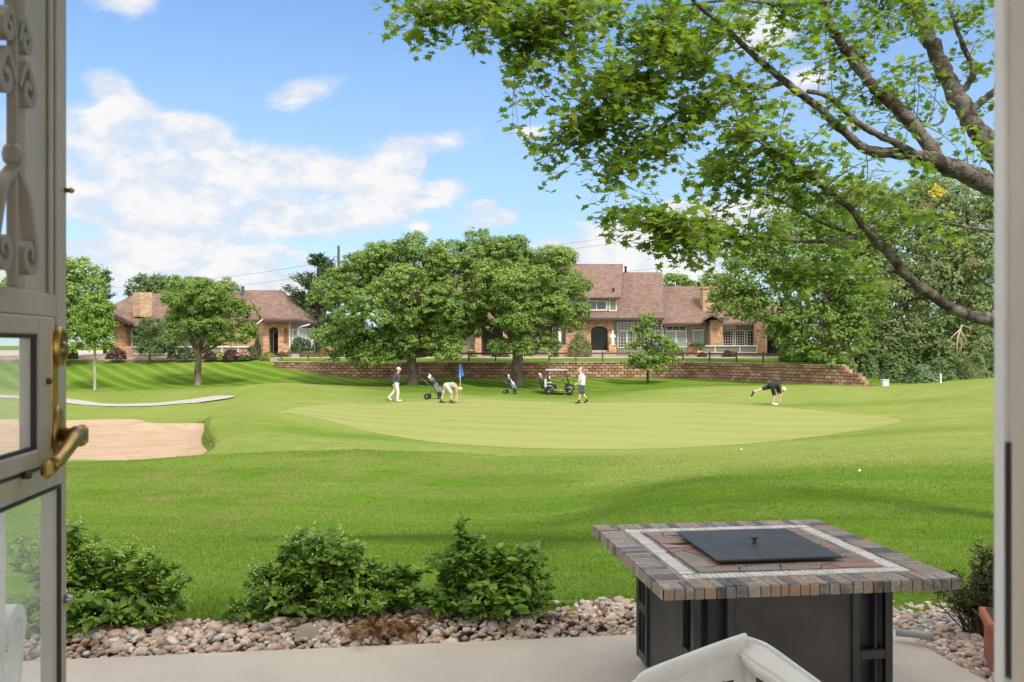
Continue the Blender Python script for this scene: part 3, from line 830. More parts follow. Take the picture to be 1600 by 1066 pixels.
eds = [-HS + i * s + (rr.uniform(-.009, .009) if 2 < i < n - 2 else 0) for i in range(n + 1)]
for i in range(n):
    a, b2 = eds[i], eds[i + 1]
    for sg in (-1, 1):
        y0, y1 = (-HS, -HS + BW) if sg < 0 else (HS - BW, HS)
        if i > 1 and i < n - 2: tile(mb, a, b2, y0, y1, TZ - .008, TZ)
        x0, x1 = y0, y1
        if i > 1 and i < n - 2: tile(mb, x0, x1, a, b2, TZ - .008, TZ)
        tile(mb, a, b2, sg * (HS + .004) - .004, sg * (HS + .004) + .004, TZ - .046, TZ - .003)
        tile(mb, sg * (HS + .004) - .004, sg * (HS + .004) + .004, a, b2, TZ - .046, TZ - .003)
for sx in (-1, 1):
    for sy in (-1, 1):
        c0 = HS - 2 * s
        x0, x1 = sorted((sx * c0, sx * HS)); y0, y1 = sorted((sy * c0, sy * HS))
        tile(mb, x0, x1, y0, y1, TZ - .008, TZ + .001)
# thin pencil strips beside the marble band
for (r0, r1) in ((HS - BW - .018, HS - BW), (HS - BW - .098, HS - BW - .080)):
    for sg in (-1, 1):
        k = -r1
        while k < r1 - .02:
            L = min(rr.uniform(.07, .13), r1 - k)
            y0, y1 = sorted((sg * r0, sg * r1))
            tile(mb, k, k + L, y0, y1, TZ - .009, TZ - .001); tile(mb, y0, y1, max(k, -r0), min(k + L, r0), TZ - .009, TZ - .001) if (k + L > -r0 and k < r0) else None
            k += L
mb.build('slate_border', M_SLATE, ft)
mb = MB(); r0, r1 = HS - BW - .080, HS - BW - .018
for sg in (-1, 1):
    nn = 40
    for i in range(nn):
        a = -r1 + 2 * r1 * i / nn; b2 = a + 2 * r1 / nn
        y0, y1 = sorted((sg * r0, sg * r1)); tile(mb, a, b2, y0, y1, TZ - .008, TZ + .0005)
        if a > -r0 and b2 < r0: tile(mb, y0, y1, a, b2, TZ - .008, TZ + .0005)
mb.build('marble_band', M_MARB, ft)
# crazy-paved inner field: jittered polygon cells shrunk for joints
mb = MB(); RI = HS - BW - .100; cells = 9; pts = {}
for i in range(cells + 1):
    for j in range(cells + 1):
        e = (i in (0, cells)) or (j in (0, cells)); jt = 0 if e else .044
        pts[i, j] = (-RI + 2 * RI * i / cells + rr.uniform(-jt, jt), -RI + 2 * RI * j / cells + rr.uniform(-jt, jt))
def flag(poly):
    cx = sum(p[0] for p in poly) / len(poly); cy = sum(p[1] for p in poly) / len(poly)
    q = [(cx + (p[0] - cx) * .955, cy + (p[1] - cy) * .955) for p in poly]
    mb.prism(q, (TZ - .008, TZ + rr.uniform(-.001, .002)), 'Z')
done = set()
for i in range(cells):
    for j in range(cells):
        if (i, j) in done: continue
        if 2.5 < i + .5 < 6.5 and 2.5 < j + .5 < 6.5: continue
        if rr.random() < .35 and i + 1 < cells and (i + 1, j) not in done and not (2.5 < i + 1.5 < 6.5 and 2.5 < j + .5 < 6.5):
            done.add((i + 1, j)); flag([pts[i, j], pts[i + 2, j], pts[i + 2, j + 1], pts[i + 1, j + 1], pts[i, j + 1]] if rr.random() < .5 else [pts[i, j], pts[i + 1, j], pts[i + 2, j], pts[i + 2, j + 1], pts[i, j + 1]])
        elif rr.random() < .3: 
            flag([pts[i, j], pts[i + 1, j], pts[i + 1, j + 1]]); flag([pts[i, j], pts[i + 1, j + 1], pts[i, j + 1]])
        else: flag([pts[i, j], pts[i + 1, j], pts[i + 1, j + 1], pts[i, j + 1]])
mb.build('slate_mosaic', M_FLAG, ft)
M_BLK = mat('black_powder_coat', (.022, .021, .021), .42, var=.35, vscale=5, bump=.06, bscale=120, col2=(.045, .042, .040))
M_PANEL = mat('charcoal_panel', (.034, .030, .028), .5, var=.3, vscale=3, bump=.10, bscale=60, col2=(.062, .052, .044))
mb = MB(); mb.box((0, 0, TZ - .01), (.42, .42, .03)); mb.lathe([(.205, TZ + .006), (.2, TZ + .012)], 4, (0, 0, 0)); mb.build('burner_pan', M_BLK, ft)
mb = MB(); mb.box((0.0, -.015, TZ + .022), (.548, .548, .010), Matrix.Rotation(.012, 4, 'X'), bev=.003)
mb.box((0, -.015, TZ + .012), (.50, .50, .012)); lid = mb.build('lid', mat('black_lid', (.045, .044, .043), .50, var=.25, vscale=9, bump=.05, bscale=200), ft)
mb = MB(); mb.lathe([(.011, TZ + .026), (.007, TZ + .032), (.007, TZ + .042), (.017, TZ + .047), (.018, TZ + .053), (.012, TZ + .057), (.001, TZ + .058)], 16, (0, -.015, 0)); mb.build('knob', M_BLK, lid)
# base: four sides, each with two ladder-like corner columns and a plain panel between
BS = .425; BT = TZ - .046; BZ = .03; CWD = .175
for k in range(4):
    M = Matrix.Rotation(k * math.pi / 2, 4, 'Z')
    for sg in (-1, 1):
        mb = MB()
        xa, xb = sorted((sg * (BS - .0015 * (k % 2)), sg * (BS - CWD)))
        def bb(x0, x1, z0, z1, y0, y1): mb.box(((x0 + x1) / 2, (y0 + y1) / 2, (z0 + z1) / 2), (x1 - x0, y1 - y0, z1 - z0), bev=.003, M=M)
        fy = -BS + .002 * (k % 2)
        bb(xa, xa + .032, BZ, BT, fy, fy + .030); bb(xb - .032, xb, BZ, BT, fy, fy + .030)
        for (z0, z1) in ((BZ, BZ + .04), (BZ + .235, BZ + .275), (BT - .035, BT)): bb(xa + .032, xb - .032, z0, z1, fy + .001, fy + .029)
        bb(xa + .01, xb - .01, BZ + .01, BT - .01, fy + .062, fy + .070)
        mb.build('corner_column', M_BLK, ft)
    mb = MB(); mb.box((0, -BS + .022, (BZ + BT) / 2), (2 * (BS - CWD) - .002, .012, BT - BZ - .004), M=M); mb.build('side_panel', M_PANEL, ft)
for sx in (-1, 1):
    for sy in (-1, 1):
        mb = MB(); mb.lathe([(.016, 0.001), (.018, .01), (.012, .029)], 10, (sx * (BS - .05), sy * (BS - .05), 0)); mb.build('foot', M_RUB, ft)

# ------------------------------------------------------------------ white resin chair, nearest to the viewer
M_RESIN = mat('white_resin', (.66, .645, .60), .42, var=.08, vscale=4, bump=.08, bscale=30)
M_RESIN.node_tree.nodes['Principled BSDF'].inputs['Subsurface Weight'].default_value = 0.0
_t = NT(M_RESIN.node_tree); _b = M_RESIN.node_tree.nodes['Principled BSDF']
_src = _b.inputs['Base Color'].links[0].from_socket
_nz = _t.noise(_t.n('ShaderNodeTexCoord').outputs['Object'], 26, 3, .6)
_t.l(_t.mix(_t.math('MULTIPLY', _t.sstep(_nz, .68, .74), .8), _src, (.30, .17, .06)), _b.inputs['Base Color'])
CL = Vector((.300, 2.13, 0)); CR = Vector((.592, 2.275, 0))
cdir = (CR - CL).normalized(); cang = math.atan2(cdir.y, cdir.x)
ch = thing('patio_chair', 'white moulded resin patio chair with its slatted back to the fire table', 'chair', (CL + CR) / 2, cang)
HWD = (CR - CL).length / 2
mb = MB()   # back: arched top rail with rolled edge, wide panel, slats below
top = [(-HWD, .705), (-HWD * .95, .742), (-HWD * .78, .757), (-HWD * .2, .773), (HWD * .5, .790), (HWD, .800)]
tr = spline([(p[0], p[1]) for p in top], 6)
mb.tube([(p[0], 0, p[1]) for p in tr], .0125, 10, flat=2.0)
mb.tube([(-HWD, 0, .755), (-HWD - .004, -.01, .66), (-HWD - .004, -.03, .45)], [.017, .018, .02], 10)
mb.tube([(HWD, 0, .81), (HWD + .004, -.01, .66), (HWD + .004, -.03, .45)], [.017, .018, .02], 10)
V = []; Fc = []
for i, p in enumerate(tr):
    for (y, z) in ((-.006, p[1]), (.006, p[1]), (.006, .715), (-.006, .715)): V.append((p[0], y, z))
for i in range(len(tr) - 1):
    for k in range(4): Fc.append((i * 4 + k, i * 4 + (k + 1) % 4, (i + 1) * 4 + (k + 1) % 4, (i + 1) * 4 + k))
mb.add(V, Fc)
for i in range(5):
    x = -HWD + .022 + (2 * HWD - .044) * i / 4
    mb.box((x, -.010, .605), (.036 if i else .024, .011, .29), Matrix.Rotation(R(-5), 4, 'X'), bev=.004)
mb.box((0, -.028, .445), (2 * HWD, .014, .05), bev=.004)
mb.build('backrest', M_RESIN, ch)
mb = MB(); mb.prism([(-.23, .40), (-.03, .415), (-.03, .435), (-.46, .43), (-.48, .405)], (-HWD - .02, HWD + .02), 'X'); mb.build('seat', M_RESIN, ch)
for sg in (-1, 1):
    mb = MB()
    if sg > 0:
        arm = [(HWD - .012, .008, .792), (HWD + .030, -.065, .757), (HWD + .070, -.145, .712), (HWD + .10, -.26, .66), (HWD + .105, -.40, .635)]
    else:
        arm = [(-HWD - .01, .0, .73), (-HWD - .04, -.10, .69), (-HWD - .06, -.2, .665), (-HWD - .065, -.32, .655), (-HWD - .06, -.44, .65)]
    sp = spline(arm, 6)
    prof = [(-.050, -.014), (-.050, .004), (-.042, .010), (-.034, .007), (-.026, .012), (.022, .012), (.030, .006), (.036, .011), (.046, .006), (.050, -.004), (.050, -.016), (.04, -.008), (-.04, -.008)]
    V = []; Fc = []; m = len(prof)
    for i, p in enumerate(sp):
        t = sp[min(i + 1, len(sp) - 1)] - sp[max(i - 1, 0)]; t = Vector((t[0], t[1], 0)).normalized(); q = Vector((-t.y, t.x, 0)) * sg
        for (a, c) in prof:
            ti = R(34) * (1 - .8 * i / (len(sp) - 1)) * (sg > 0); a2 = a * (min(1.0, .60 + .10 * i) if sg > 0 else 1.0)
            V.append(Vector(p) + q * (a2 * math.cos(ti) - c * math.sin(ti) * sg) + Vector((0, 0, c * math.cos(ti) + a2 * math.sin(ti) * sg)))
    for i in range(len(sp) - 1):
        for k in range(m): Fc.append((i * m + k, i * m + (k + 1) % m, (i + 1) * m + (k + 1) % m, (i + 1) * m + k))
    Fc.append(tuple(range(m))); Fc.append(tuple((len(sp) - 1) * m + k for k in range(m)))
    mb.add(V, Fc)
    e = Vector(sp[-1]); mb.tube([e + Vector((0, .02, -.01)), e + Vector((-sg * .02, .03, -.24))], [.022, .018], 8)
    mb.build('armrest', M_RESIN, ch)
    for yy in (-.02, -.45):
        mb = MB(); mb.tube([(sg * (HWD + .005), yy, .43), (sg * (HWD + .04), yy + (.05 if yy > -.1 else -.01), .0)], [.022, .016], 8); mb.build('leg', M_RESIN, ch)

# ------------------------------------------------------------------ terracotta planter at the right
M_TERRA = mat('terracotta', (.42, .145, .07), .8, var=.2, vscale=9, bump=.2, bscale=50, col2=(.30, .10, .06))
tp = thing('planter', 'square terracotta planter half hidden by the right door jamb', 'planter', (2.475, 4.40, -.03), R(-20))
mb = MB(); mb.box((0, 0, .10), (.27, .27, .20), bev=.01); mb.box((0, 0, .225), (.31, .31, .05), bev=.008); mb.build('pot', M_TERRA, tp)
mb = MB(); mb.box((0, 0, .252), (.25, .25, .006)); mb.build('soil', mat('soil', (.05, .035, .025), .95, var=.4, vscale=30), tp)
# pale pipe end at the patio's right edge; slate shards
dp = MB(); dp.tube([P(1400, 988, 4.72) + Vector((0, 0, .0)), P(1440, 992, 4.66), P(1456, 996, 4.62)], [.020, .020, .024], 12)
tag(dp.build('drain_pipe', mat('grey_pvc', (.36, .35, .33), .6, var=.1)), 'short grey drain pipe end among the stones right of the fire table', 'pipe')
sh = MB(); sh.prism([(-.09, 0), (.10, .0), (.07, .075), (-.02, .10), (-.07, .07)], (-.008, .008), 'Y', M=Matrix.Translation(HW(-.44, 4.86, -.005)) @ Matrix.Scale(.8, 4) @ Matrix.Rotation(R(30), 4, 'Z') @ Matrix.Rotation(R(-40), 4, 'X'))
tag(sh.build('slate_shard', mat('slate_shard', (.30, .25, .19), .7, var=.2, vscale=12)), 'flat grey-brown shard of slate leaning under the middle bush', 'stone')
# ------------------------------------------------------------------ river stones
def icos(sub=1):
    t = (1 + 5 ** .5) / 2
    v = [(-1, t, 0), (1, t, 0), (-1, -t, 0), (1, -t, 0), (0, -1, t), (0, 1, t), (0, -1, -t), (0, 1, -t), (t, 0, -1), (t, 0, 1), (-t, 0, -1), (-t, 0, 1)]
    v = [np.array(p) / np.linalg.norm(p) for p in v]
    f = [(0, 11, 5), (0, 5, 1), (0, 1, 7), (0, 7, 10), (0, 10, 11), (1, 5, 9), (5, 11, 4), (11, 10, 2), (10, 7, 6), (7, 1, 8), (3, 9, 4), (3, 4, 2), (3, 2, 6), (3, 6, 8), (3, 8, 9), (4, 9, 5), (2, 4, 11), (6, 2, 10), (8, 6, 7), (9, 8, 1)]
    for _ in range(sub):
        c = {}; nf = []
        def md(a, b):
            k = (min(a, b), max(a, b))
            if k not in c:
                p = v[a] + v[b]; v.append(p / np.linalg.norm(p)); c[k] = len(v) - 1
            return c[k]
        for (a, b, d) in f:
            x, y, z = md(a, b), md(b, d), md(d, a); nf += [(a, x, z), (b, y, x), (d, z, y), (x, y, z)]
        f = nf
    return np.array(v), np.array(f)
IV, IF = icos(1)
def rot_mats(n, g, tilt=3.14):
    a = g.uniform(0, 2 * np.pi, n); b = g.uniform(-tilt, tilt, n); c = g.uniform(-tilt, tilt, n)
    def m(ax, t):
        r = np.zeros((n, 3, 3)); i, j = [(1, 2), (0, 2), (0, 1)][ax]
        r[:, ax, ax] = 1; r[:, i, i] = np.cos(t); r[:, j, j] = np.cos(t); r[:, i, j] = -np.sin(t); r[:, j, i] = np.sin(t); return r
    return m(2, a) @ m(0, b) @ m(1, c)
def blobs(C, S, Rm, g, V0=IV, F0=IF, noise=.12):
    n = len(C); k = len(V0)
    ph = g.uniform(0, 6.28, (n, 3)); fr = g.uniform(1.2, 2.6, (n, 3))
    q = 1 + noise * (np.sin(V0[None, :, 0] * fr[:, 0:1] * 2 + ph[:, 0:1]) + np.sin(V0[None, :, 1] * fr[:, 1:2] * 2 + ph[:, 1:2]) + .6 * np.sin(V0[None, :, 2] * fr[:, 2:3] * 3 + ph[:, 2:3]))
    P3 = V0[None] * q[..., None] * S[:, None, :]
    P3 = np.einsum('nij,nkj->nki', Rm, P3) + C[:, None, :]
    Fc = (F0[None] + (np.arange(n) * k)[:, None, None]).reshape(-1, F0.shape[1])
    return P3.reshape(-1, 3), Fc
g = np.random.default_rng(3)
A0, B0 = [], []
def edge_b(a): return 5.22 + .05 * np.sin(a * 1.7) + .03 * np.sin(a * 4.3 + 1)
n = 10500
a = g.uniform(-4.2, 3.9, n); b = g.uniform(4.705, 5.42, n)
k = b < edge_b(a); a, b = a[k], b[k]
n2 = 3800
a2 = g.uniform(PATIO_A + .012, 3.9, n2); b2 = g.uniform(3.2, 4.72, n2)
a = np.concatenate([a, a2]); b = np.concatenate([b, b2]); n = len(a)
L = g.uniform(.010, .0235, n) * (1 + .7 * (g.random(n) < .10))
S = np.stack([L * g.uniform(1.0, 1.35, n), L * g.uniform(.75, 1.0, n), L * g.uniform(.5, .75, n)], 1)
zz = -.045 + .055 * sm(b, 4.7, 5.0) * (a < PATIO_A) + g.uniform(-.012, .022, n)
XY = np.outer(a, np.array(U)[:2]) + np.outer(b, np.array(N)[:2])
Cc = np.column_stack([XY, zz])
V, Fc = blobs(Cc, S, rot_mats(n, g, .45), g)
def stone_mat():
    m = bpy.data.materials.new('river_stones'); m.use_nodes = True
    t = NT(m.node_tree); b = m.node_tree.nodes['Principled BSDF']; b.inputs['Roughness'].default_value = .7
    b.inputs['Specular IOR Level'].default_value = .3
    gm = t.n('ShaderNodeNewGeometry'); v = t.n('ShaderNodeTexCoord').outputs['Object']
    n1 = t.noise(v, 45, 4, .65)
    f = t.math('ADD', gm.outputs['Random Per Island'], t.math('MULTIPLY', t.math('SUBTRACT', n1, .5), .18))
    c = t.ramp(f, [(0, (.22, .17, .13)), (.15, (.50, .37, .27)), (.3, (.36, .32, .29)), (.45, (.60, .47, .36)), (.6, (.50, .33, .23)), (.72, (.30, .30, .30)), (.85, (.70, .62, .53)), (1, (.44, .27, .18))])
    c = t.mix(t.math('MULTIPLY', t.sstep(n1, .55, .75), .3), c, (.70, .63, .55))
    t.l(c, b.inputs['Base Color']); return m
tag(fast_mesh('river_stones', V, Fc, stone_mat(), smooth=True), kind='stuff', label='bed of rounded tan and grey river stones between patio and lawn')
mb = MB()
gx = np.linspace(-6.5, 4.2, 60); gb = np.linspace(3.0, 5.8, 22)
Vb = []; 
for bb_ in gb:
    for ax_ in gx:
        p = HW(ax_, bb_); z = -.062 + .05 * float(sm(bb_, 4.7, 5.0)) * (1 if ax_ < PATIO_A else 0) - .12 * float(sm(bb_, 5.36, 5.7))
        Vb.append((p.x, p.y, z))
Fb = []; nx = len(gx)
for i in range(len(gb) - 1):
    for j in range(nx - 1):
        if gb[i + 1] < 4.72 and gx[j + 1] < PATIO_A - .05: continue
        Fb.append((i * nx + j, i * nx + j + 1, (i + 1) * nx + j + 1, (i + 1) * nx + j))
mb.add(Vb, Fb, True)
tag(mb.build('stone_bed_soil', mat('bed_soil', (.13, .095, .065), .95, var=.4, vscale=14)), kind='structure')

# ------------------------------------------------------------------ grass blades on the near lawn
def blades(name, n, d0, d1, h, w, m, seed, label):
    g = np.random.default_rng(seed)
    y = d0 * (d1 / d0) ** g.random(n)                       # even on a log scale
    x = g.uniform(-.66, .66, n) * (y + .3)
    bb = x * N.x + y * N.y; av = x * U.x + y * U.y
    e = edge_b(av) + g.normal(0, .02, n)
    k = (bb > e) & (g.random(n) < 1 - sm(y, d1 * .55, d1) * .92)
    x, y, bb, e = x[k], y[k], bb[k], e[k]; n = len(x)
    z = ground(x, y) - np.where(y < 5.6, .10 * (1 - sm(y, 5.0, 5.6)), 0) * 0
    z = z - .012
    hh = h * g.uniform(.55, 1.25, n) * (y / 6) ** .08; ww = w * g.uniform(.7, 1.3, n) * (y / 6) ** .8
    az_ = g.uniform(0, 6.283, n); lean = g.uniform(.1, .75, n) * hh
    dx, dy = np.cos(az_), np.sin(az_)
    # face roughly the width direction perpendicular to lean, random
    wx, wy = -dy, dx
    B1 = np.stack([x - wx * ww / 2, y - wy * ww / 2, z], 1); B2 = np.stack([x + wx * ww / 2, y + wy * ww / 2, z], 1)
    mx, my, mz = x + dx * lean * .35, y + dy * lean * .35, z + hh * .62
    M1 = np.stack([mx - wx * ww * .4, my - wy * ww * .4, mz], 1); M2 = np.stack([mx + wx * ww * .4, my + wy * ww * .4, mz], 1)
    T = np.stack([x + dx * lean, y + dy * lean, z + hh], 1); T2 = T + np.stack([wx * ww * .06, wy * ww * .06, 0 * x], 1)
    V = np.stack([B1, B2, M2, M1, T2, T], 1).reshape(-1, 3)
    o = np.arange(n)[:, None] * 6
    Fc = np.concatenate([o + np.array([[0, 1, 2, 3]]), o + np.array([[3, 2, 4, 5]])], 0)
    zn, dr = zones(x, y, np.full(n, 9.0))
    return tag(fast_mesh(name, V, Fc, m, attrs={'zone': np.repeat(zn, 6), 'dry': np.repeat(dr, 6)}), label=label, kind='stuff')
def blade_mat():
    m = bpy.data.materials.new('grass_blades'); m.use_nodes = True
    t = NT(m.node_tree); b = m.node_tree.nodes['Principled BSDF']; out = m.node_tree.nodes['Material Output']
    b.inputs['Roughness'].default_value = .55; b.inputs['Specular IOR Level'].default_value = .12
    gm = t.n('ShaderNodeNewGeometry'); v = t.n('ShaderNodeTexCoord').outputs['Object']
    n1 = t.noise(v, .35, 4, .6); n2 = t.noise(t.mapping(v, scale=(1, 1.8, 1)), 2.2, 5, .65)
    f = t.math('ADD', t.math('MULTIPLY', gm.outputs['Random Per Island'], .7), t.math('MULTIPLY', n1, .5))
    c = t.ramp(f, [(.15, (.100, .176, .018)), (.55, (.140, .230, .028)), (.95, (.205, .285, .055))])
    c = t.mix(t.math('MULTIPLY', t.sstep(n2, .55, .78), .5), c, (.19, .235, .055))
    zz_ = t.n('ShaderNodeAttribute', attribute_name='zone').outputs['Fac']; dd_ = t.n('ShaderNodeAttribute', attribute_name='dry').outputs['Fac']
    c = t.mix(zz_, c, t.mix(gm.outputs['Random Per Island'], (.235, .290, .068), (.32, .365, .115)))
    c = t.mix(t.math('MULTIPLY', dd_, t.sstep(t.noise(v, .9, 5, .7), .38, .68)), c, (.150, .168, .048))
    c = t.mix(t.math('GREATER_THAN', gm.outputs['Random Per Island'], .975), c, (.34, .30, .14))
    t.l(c, b.inputs['Base Color'])
    tr = t.n('ShaderNodeBsdfTranslucent'); t.l(t.mix(1.0, c, (1.1, 1.2, .5), 'MULTIPLY'), tr.inputs[0])
    mx = t.n('ShaderNodeMixShader', i_0=.35); t.l(b.outputs[0], mx.inputs[1]); t.l(tr.outputs[0], mx.inputs[2]); t.l(mx.outputs[0], out.inputs[0])
    return m
M_BLADE = blade_mat()
blades('grass', 330000, 5.05, 26, .030, .0050, M_BLADE, 5, 'short green grass blades of the near lawn')

# ragged, part-dry grass hanging over the bunker's lip
def rim_grass(n, seed):
    g = np.random.default_rng(seed); Bp = np.array(BUNKER); m = len(Bp)
    i = g.integers(0, m, n); t = g.random(n)[:, None]; a = Bp[i]; b = Bp[(i + 1) % m]; p = a + (b - a) * t
    d = unit(b - a); nn = np.stack([d[:, 1], -d[:, 0]], 1)
    p = p + nn * (np.abs(g.normal(0, .10, n)) - .06)[:, None] * np.where(in_poly(*(p + nn * .3).T, BUNKER), -1, 1)[:, None]
    px = p[:, 0] / p[:, 1] * F + 800; k = px > 60; p = p[k]; px = px[k]; n = len(p)
    x, y = p.T; z = ground(x, y) - .02; h = g.uniform(.04, .11, n) * (1 + .3 * (px > 300)); w = g.uniform(.008, .016, n)
    az_ = g.uniform(0, 6.283, n); dx, dy = np.cos(az_), np.sin(az_); ln = h * g.uniform(.3, 1.0, n)
    A = np.stack([x - dy * w, y + dx * w, z], 1); B = np.stack([x + dy * w, y - dx * w, z], 1); C = np.stack([x + dx * ln + dy * w * .2, y + dy * ln - dx * w * .2, z + h], 1); D_ = np.stack([x + dx * ln - dy * w * .2, y + dy * ln + dx * w * .2, z + h], 1)
    V = np.stack([A, B, C, D_], 1).reshape(-1, 3)
    o = fast_mesh('bunker_edge_grass', V, np.arange(n * 4).reshape(n, 4), M_BLADE, attrs={'zone': np.repeat(g.uniform(.2, .9, n), 4), 'dry': np.repeat(g.uniform(.2, 1, n) * (.4 + .6 * (px > 250)), 4)})
    tag(o, label='ragged part-dry grass along the lip of the sand bunker', kind='stuff')
def unit(v): return v / (np.linalg.norm(v, axis=-1, keepdims=True) + 1e-9)
rim_grass(16000, 8)

# ------------------------------------------------------------------ leaves
def unit(v): return v / (np.linalg.norm(v, axis=-1, keepdims=True) + 1e-9)
def leaf_quads(C, Nm, L, asp, g, fold=.15, T=None):
    """folded diamond leaves; C centres, Nm normals, L lengths"""
    n = len(C)
    if T is None: T = g.normal(size=(n, 3))
    T = unit(T - (T * Nm).sum(1, keepdims=True) * Nm); B = np.cross(Nm, T)
    h = (L / 2)[:, None]
    V = np.stack([C - T * h, C + B * h * asp + Nm * h * fold - T * h * .1, C + T * h, C - B * h * asp + Nm * h * fold - T * h * .1], 1).reshape(-1, 3)
    return V, np.arange(n * 4).reshape(n, 4)
def oval_leaves(C, Nm, T, L, W, g, curl=.10):
    """broad pointed-oval leaves of 8 points with a folded midrib; C is the leaf base"""
    n = len(C); T = unit(T - (T * Nm).sum(1, keepdims=True) * Nm); B = np.cross(Nm, T)
    prof = [(0, 0, 0), (.25, .36, .5), (.6, .42, .5), (.88, .22, .3), (1.0, 0, -.3), (.88, -.22, .3), (.6, -.42, .5), (.25, -.36, .5)]
    V = []
    for (t, w, u) in prof: V.append(C + T * (L * t)[:, None] + B * (W * w)[:, None] + Nm * (L * curl * (u - t * t * 1.2))[:, None])
    M1 = C + T * (L * .55)[:, None] - Nm * (L * curl * .35)[:, None]
    V.append(M1)
    V = np.stack(V, 1).reshape(-1, 3); o = np.arange(n)[:, None] * 9
    q = [np.array([[0, 1, 2, 8]]), np.array([[8, 2, 3, 4]]), np.array([[8, 4, 5, 6]]), np.array([[0, 8, 6, 7]])]
    return V, np.concatenate([o + k for k in q], 0)
M_STEM = mat('bush_stems', (.10, .07, .045), .8, var=.3, vscale=20)
def bush(name, label, base, stems, mleaf, seed, leaf=.070, group=None, flower=None, dens=1.0, asp=.62):
    """stems: list of (dx, dy, h, spread) targets relative to base"""
    g = np.random.default_rng(seed)
    root = thing(name, label, 'bush', base, 0, group)
    st = MB(); C, Nn, T, L = [], [], [], []; FC = []
    for (dx, dy, h, sp) in stems:
        nb = max(3, int(11 * dens))
        for k in range(nb):
            tip = Vector((dx + g.normal(0, sp), dy + g.normal(0, sp * .8), max(.06, h * g.uniform(.55, 1.0))))
            s0 = Vector((dx * .35 + g.normal(0, .03), dy * .35 + g.normal(0, .03), 0))
            md = (s0 + tip) / 2 + Vector((g.normal(0, .03), g.normal(0, .03), .04))
            pts = spline([tuple(s0), tuple(md), tuple(tip)], 5)
            st.tube(pts, [.005 - .0035 * i / 10 for i in range(len(pts))], 5)
            nl = int(11 * dens) + 4
            for j in range(nl):
                t = g.uniform(.25, 1.02) ** .8 * 10
                i0 = min(int(t), 9); p = pts[i0] + (pts[i0 + 1] - pts[i0]) * min(1.0, t - i0)
                d = pts[i0 + 1] - pts[i0]; d = d / np.linalg.norm(d)
                s = g.normal(size=3); s[2] *= .5; s = s / np.linalg.norm(s)
                tt = s * .9 + d * .55 + np.array([0, 0, .12]); tt /= np.linalg.norm(tt)
                C.append(p); T.append(tt); L.append(leaf * g.uniform(.6, 1.2))
                nn = np.array([0, 0, 1.0]) + g.normal(0, .5, 3); Nn.append(nn)
            tipn = np.array(tip); 
            for j in range(5):
                tt = np.array([math.cos(j * 1.3), math.sin(j * 1.3), .7 + g.uniform(0, .5)]); C.append(tipn); T.append(tt); L.append(leaf * g.uniform(.6, .95)); Nn.append(np.array([0, 0, 1.0]) + g.normal(0, .4, 3))
            if flower is not None and g.random() < .55:
                for j in range(9): FC.append(tipn + g.normal(0, .018, 3) + np.array([0, 0, .01]))
    C, Nn, T, L = map(np.array, (C, Nn, T, L))
    T = unit(T); Nn = unit(Nn)
    V, Fc = oval_leaves(C, unit(Nn + .001), T, L, L * asp, g)
    fast_mesh('foliage', V, Fc, mleaf, root)
    st.build('stems', M_STEM, root)
    if FC:
        FC = np.array(FC); v0, f0 = icos(0)
        V, Fc = blobs(FC, np.full((len(FC), 3), .0052), rot_mats(len(FC), g), g, v0, f0, 0)
        fast_mesh('buds', V, Fc, flower, root, smooth=True)
    return root
M_EUO = leaf_mat('glossy_bush_leaves', (.070, .155, .022), (.160, .290, .044), (.33, .47, .095), .42, .42, 3.0, odd=(.26, .34, .04), odd_f=.05)
M_BUD = mat('yellow_green_buds', (.42, .44, .14), .6, var=.2, vscale=40)
def bpos(px, d): return Vector((PX(px, d), d, -.02))
b1 = bpos(490, 5.12)
bush('leafy_bush', 'rounded glossy leafy bush in the middle of the stone bed', b1,
     [(-.24, -.02, .32, .08), (-.13, .03, .48, .06), (0, .05, .52, .07), (.10, .03, .50, .07), (.20, .0, .46, .06), (.02, -.12, .24, .12), (-.30, -.08, .20, .07), (.22, -.1, .24, .09), (-.05, -.06, .36, .10), (.05, .0, .42, .08), (.31, .02, .34, .06), (-.36, -.1, .13, .06), (.32, -.1, .18, .08)], M_EUO, 11, group='leafy bushes along the patio edge', flower=M_BUD, dens=1.0)
bush('leafy_bush', 'low loose leafy bush between the rounded bush and the tall sprigged one', bpos(628, 5.16),
     [(-.08, 0, .30, .05), (.02, .02, .33, .05), (.0, -.08, .20, .07), (-.12, -.08, .16, .05)], M_EUO, 12, group='leafy bushes along the patio edge', dens=.9)
bush('leafy_bush', 'leafy bush with one tall yellow-tipped sprig, nearest the fire table', bpos(742, 5.12),
     [(-.17, .02, .44, .06), (-.09, .03, .58, .04), (-.05, .0, .50, .06), (.04, .0, .42, .07), (.12, .03, .38, .06), (.20, .0, .50, .04), (.28, .02, .44, .05), (.34, -.02, .32, .06), (-.22, -.05, .24, .08), (.05, -.1, .18, .10), (.2, -.08, .2, .08), (.36, -.08, .18, .05), (-.1, -.1, .2, .09), (.12, -.04, .3, .08)], M_EUO, 13, group='leafy bushes along the patio edge', dens=1.0)
bush('leafy_bush', 'dense leafy bush with pale green flower buds, against the storm door', bpos(150, 5.0),
     [(-.16, .05, .66, .06), (-.24, .05, .60, .07), (-.05, .03, .50, .07), (.08, .02, .46, .07), (.20, .03, .42, .07), (.32, .0, .40, .06), (.41, -.03, .28, .07), (-.15, -.08, .28, .10), (.05, -.12, .25, .12), (.24, -.1, .22, .10), (-.34, .02, .5, .08), (-.3, -.14, .22, .10), (.40, -.1, .15, .07), (-.1, -.2, .14, .12)], M_EUO, 14, group='leafy bushes along the patio edge', flower=M_BUD, dens=1.1)
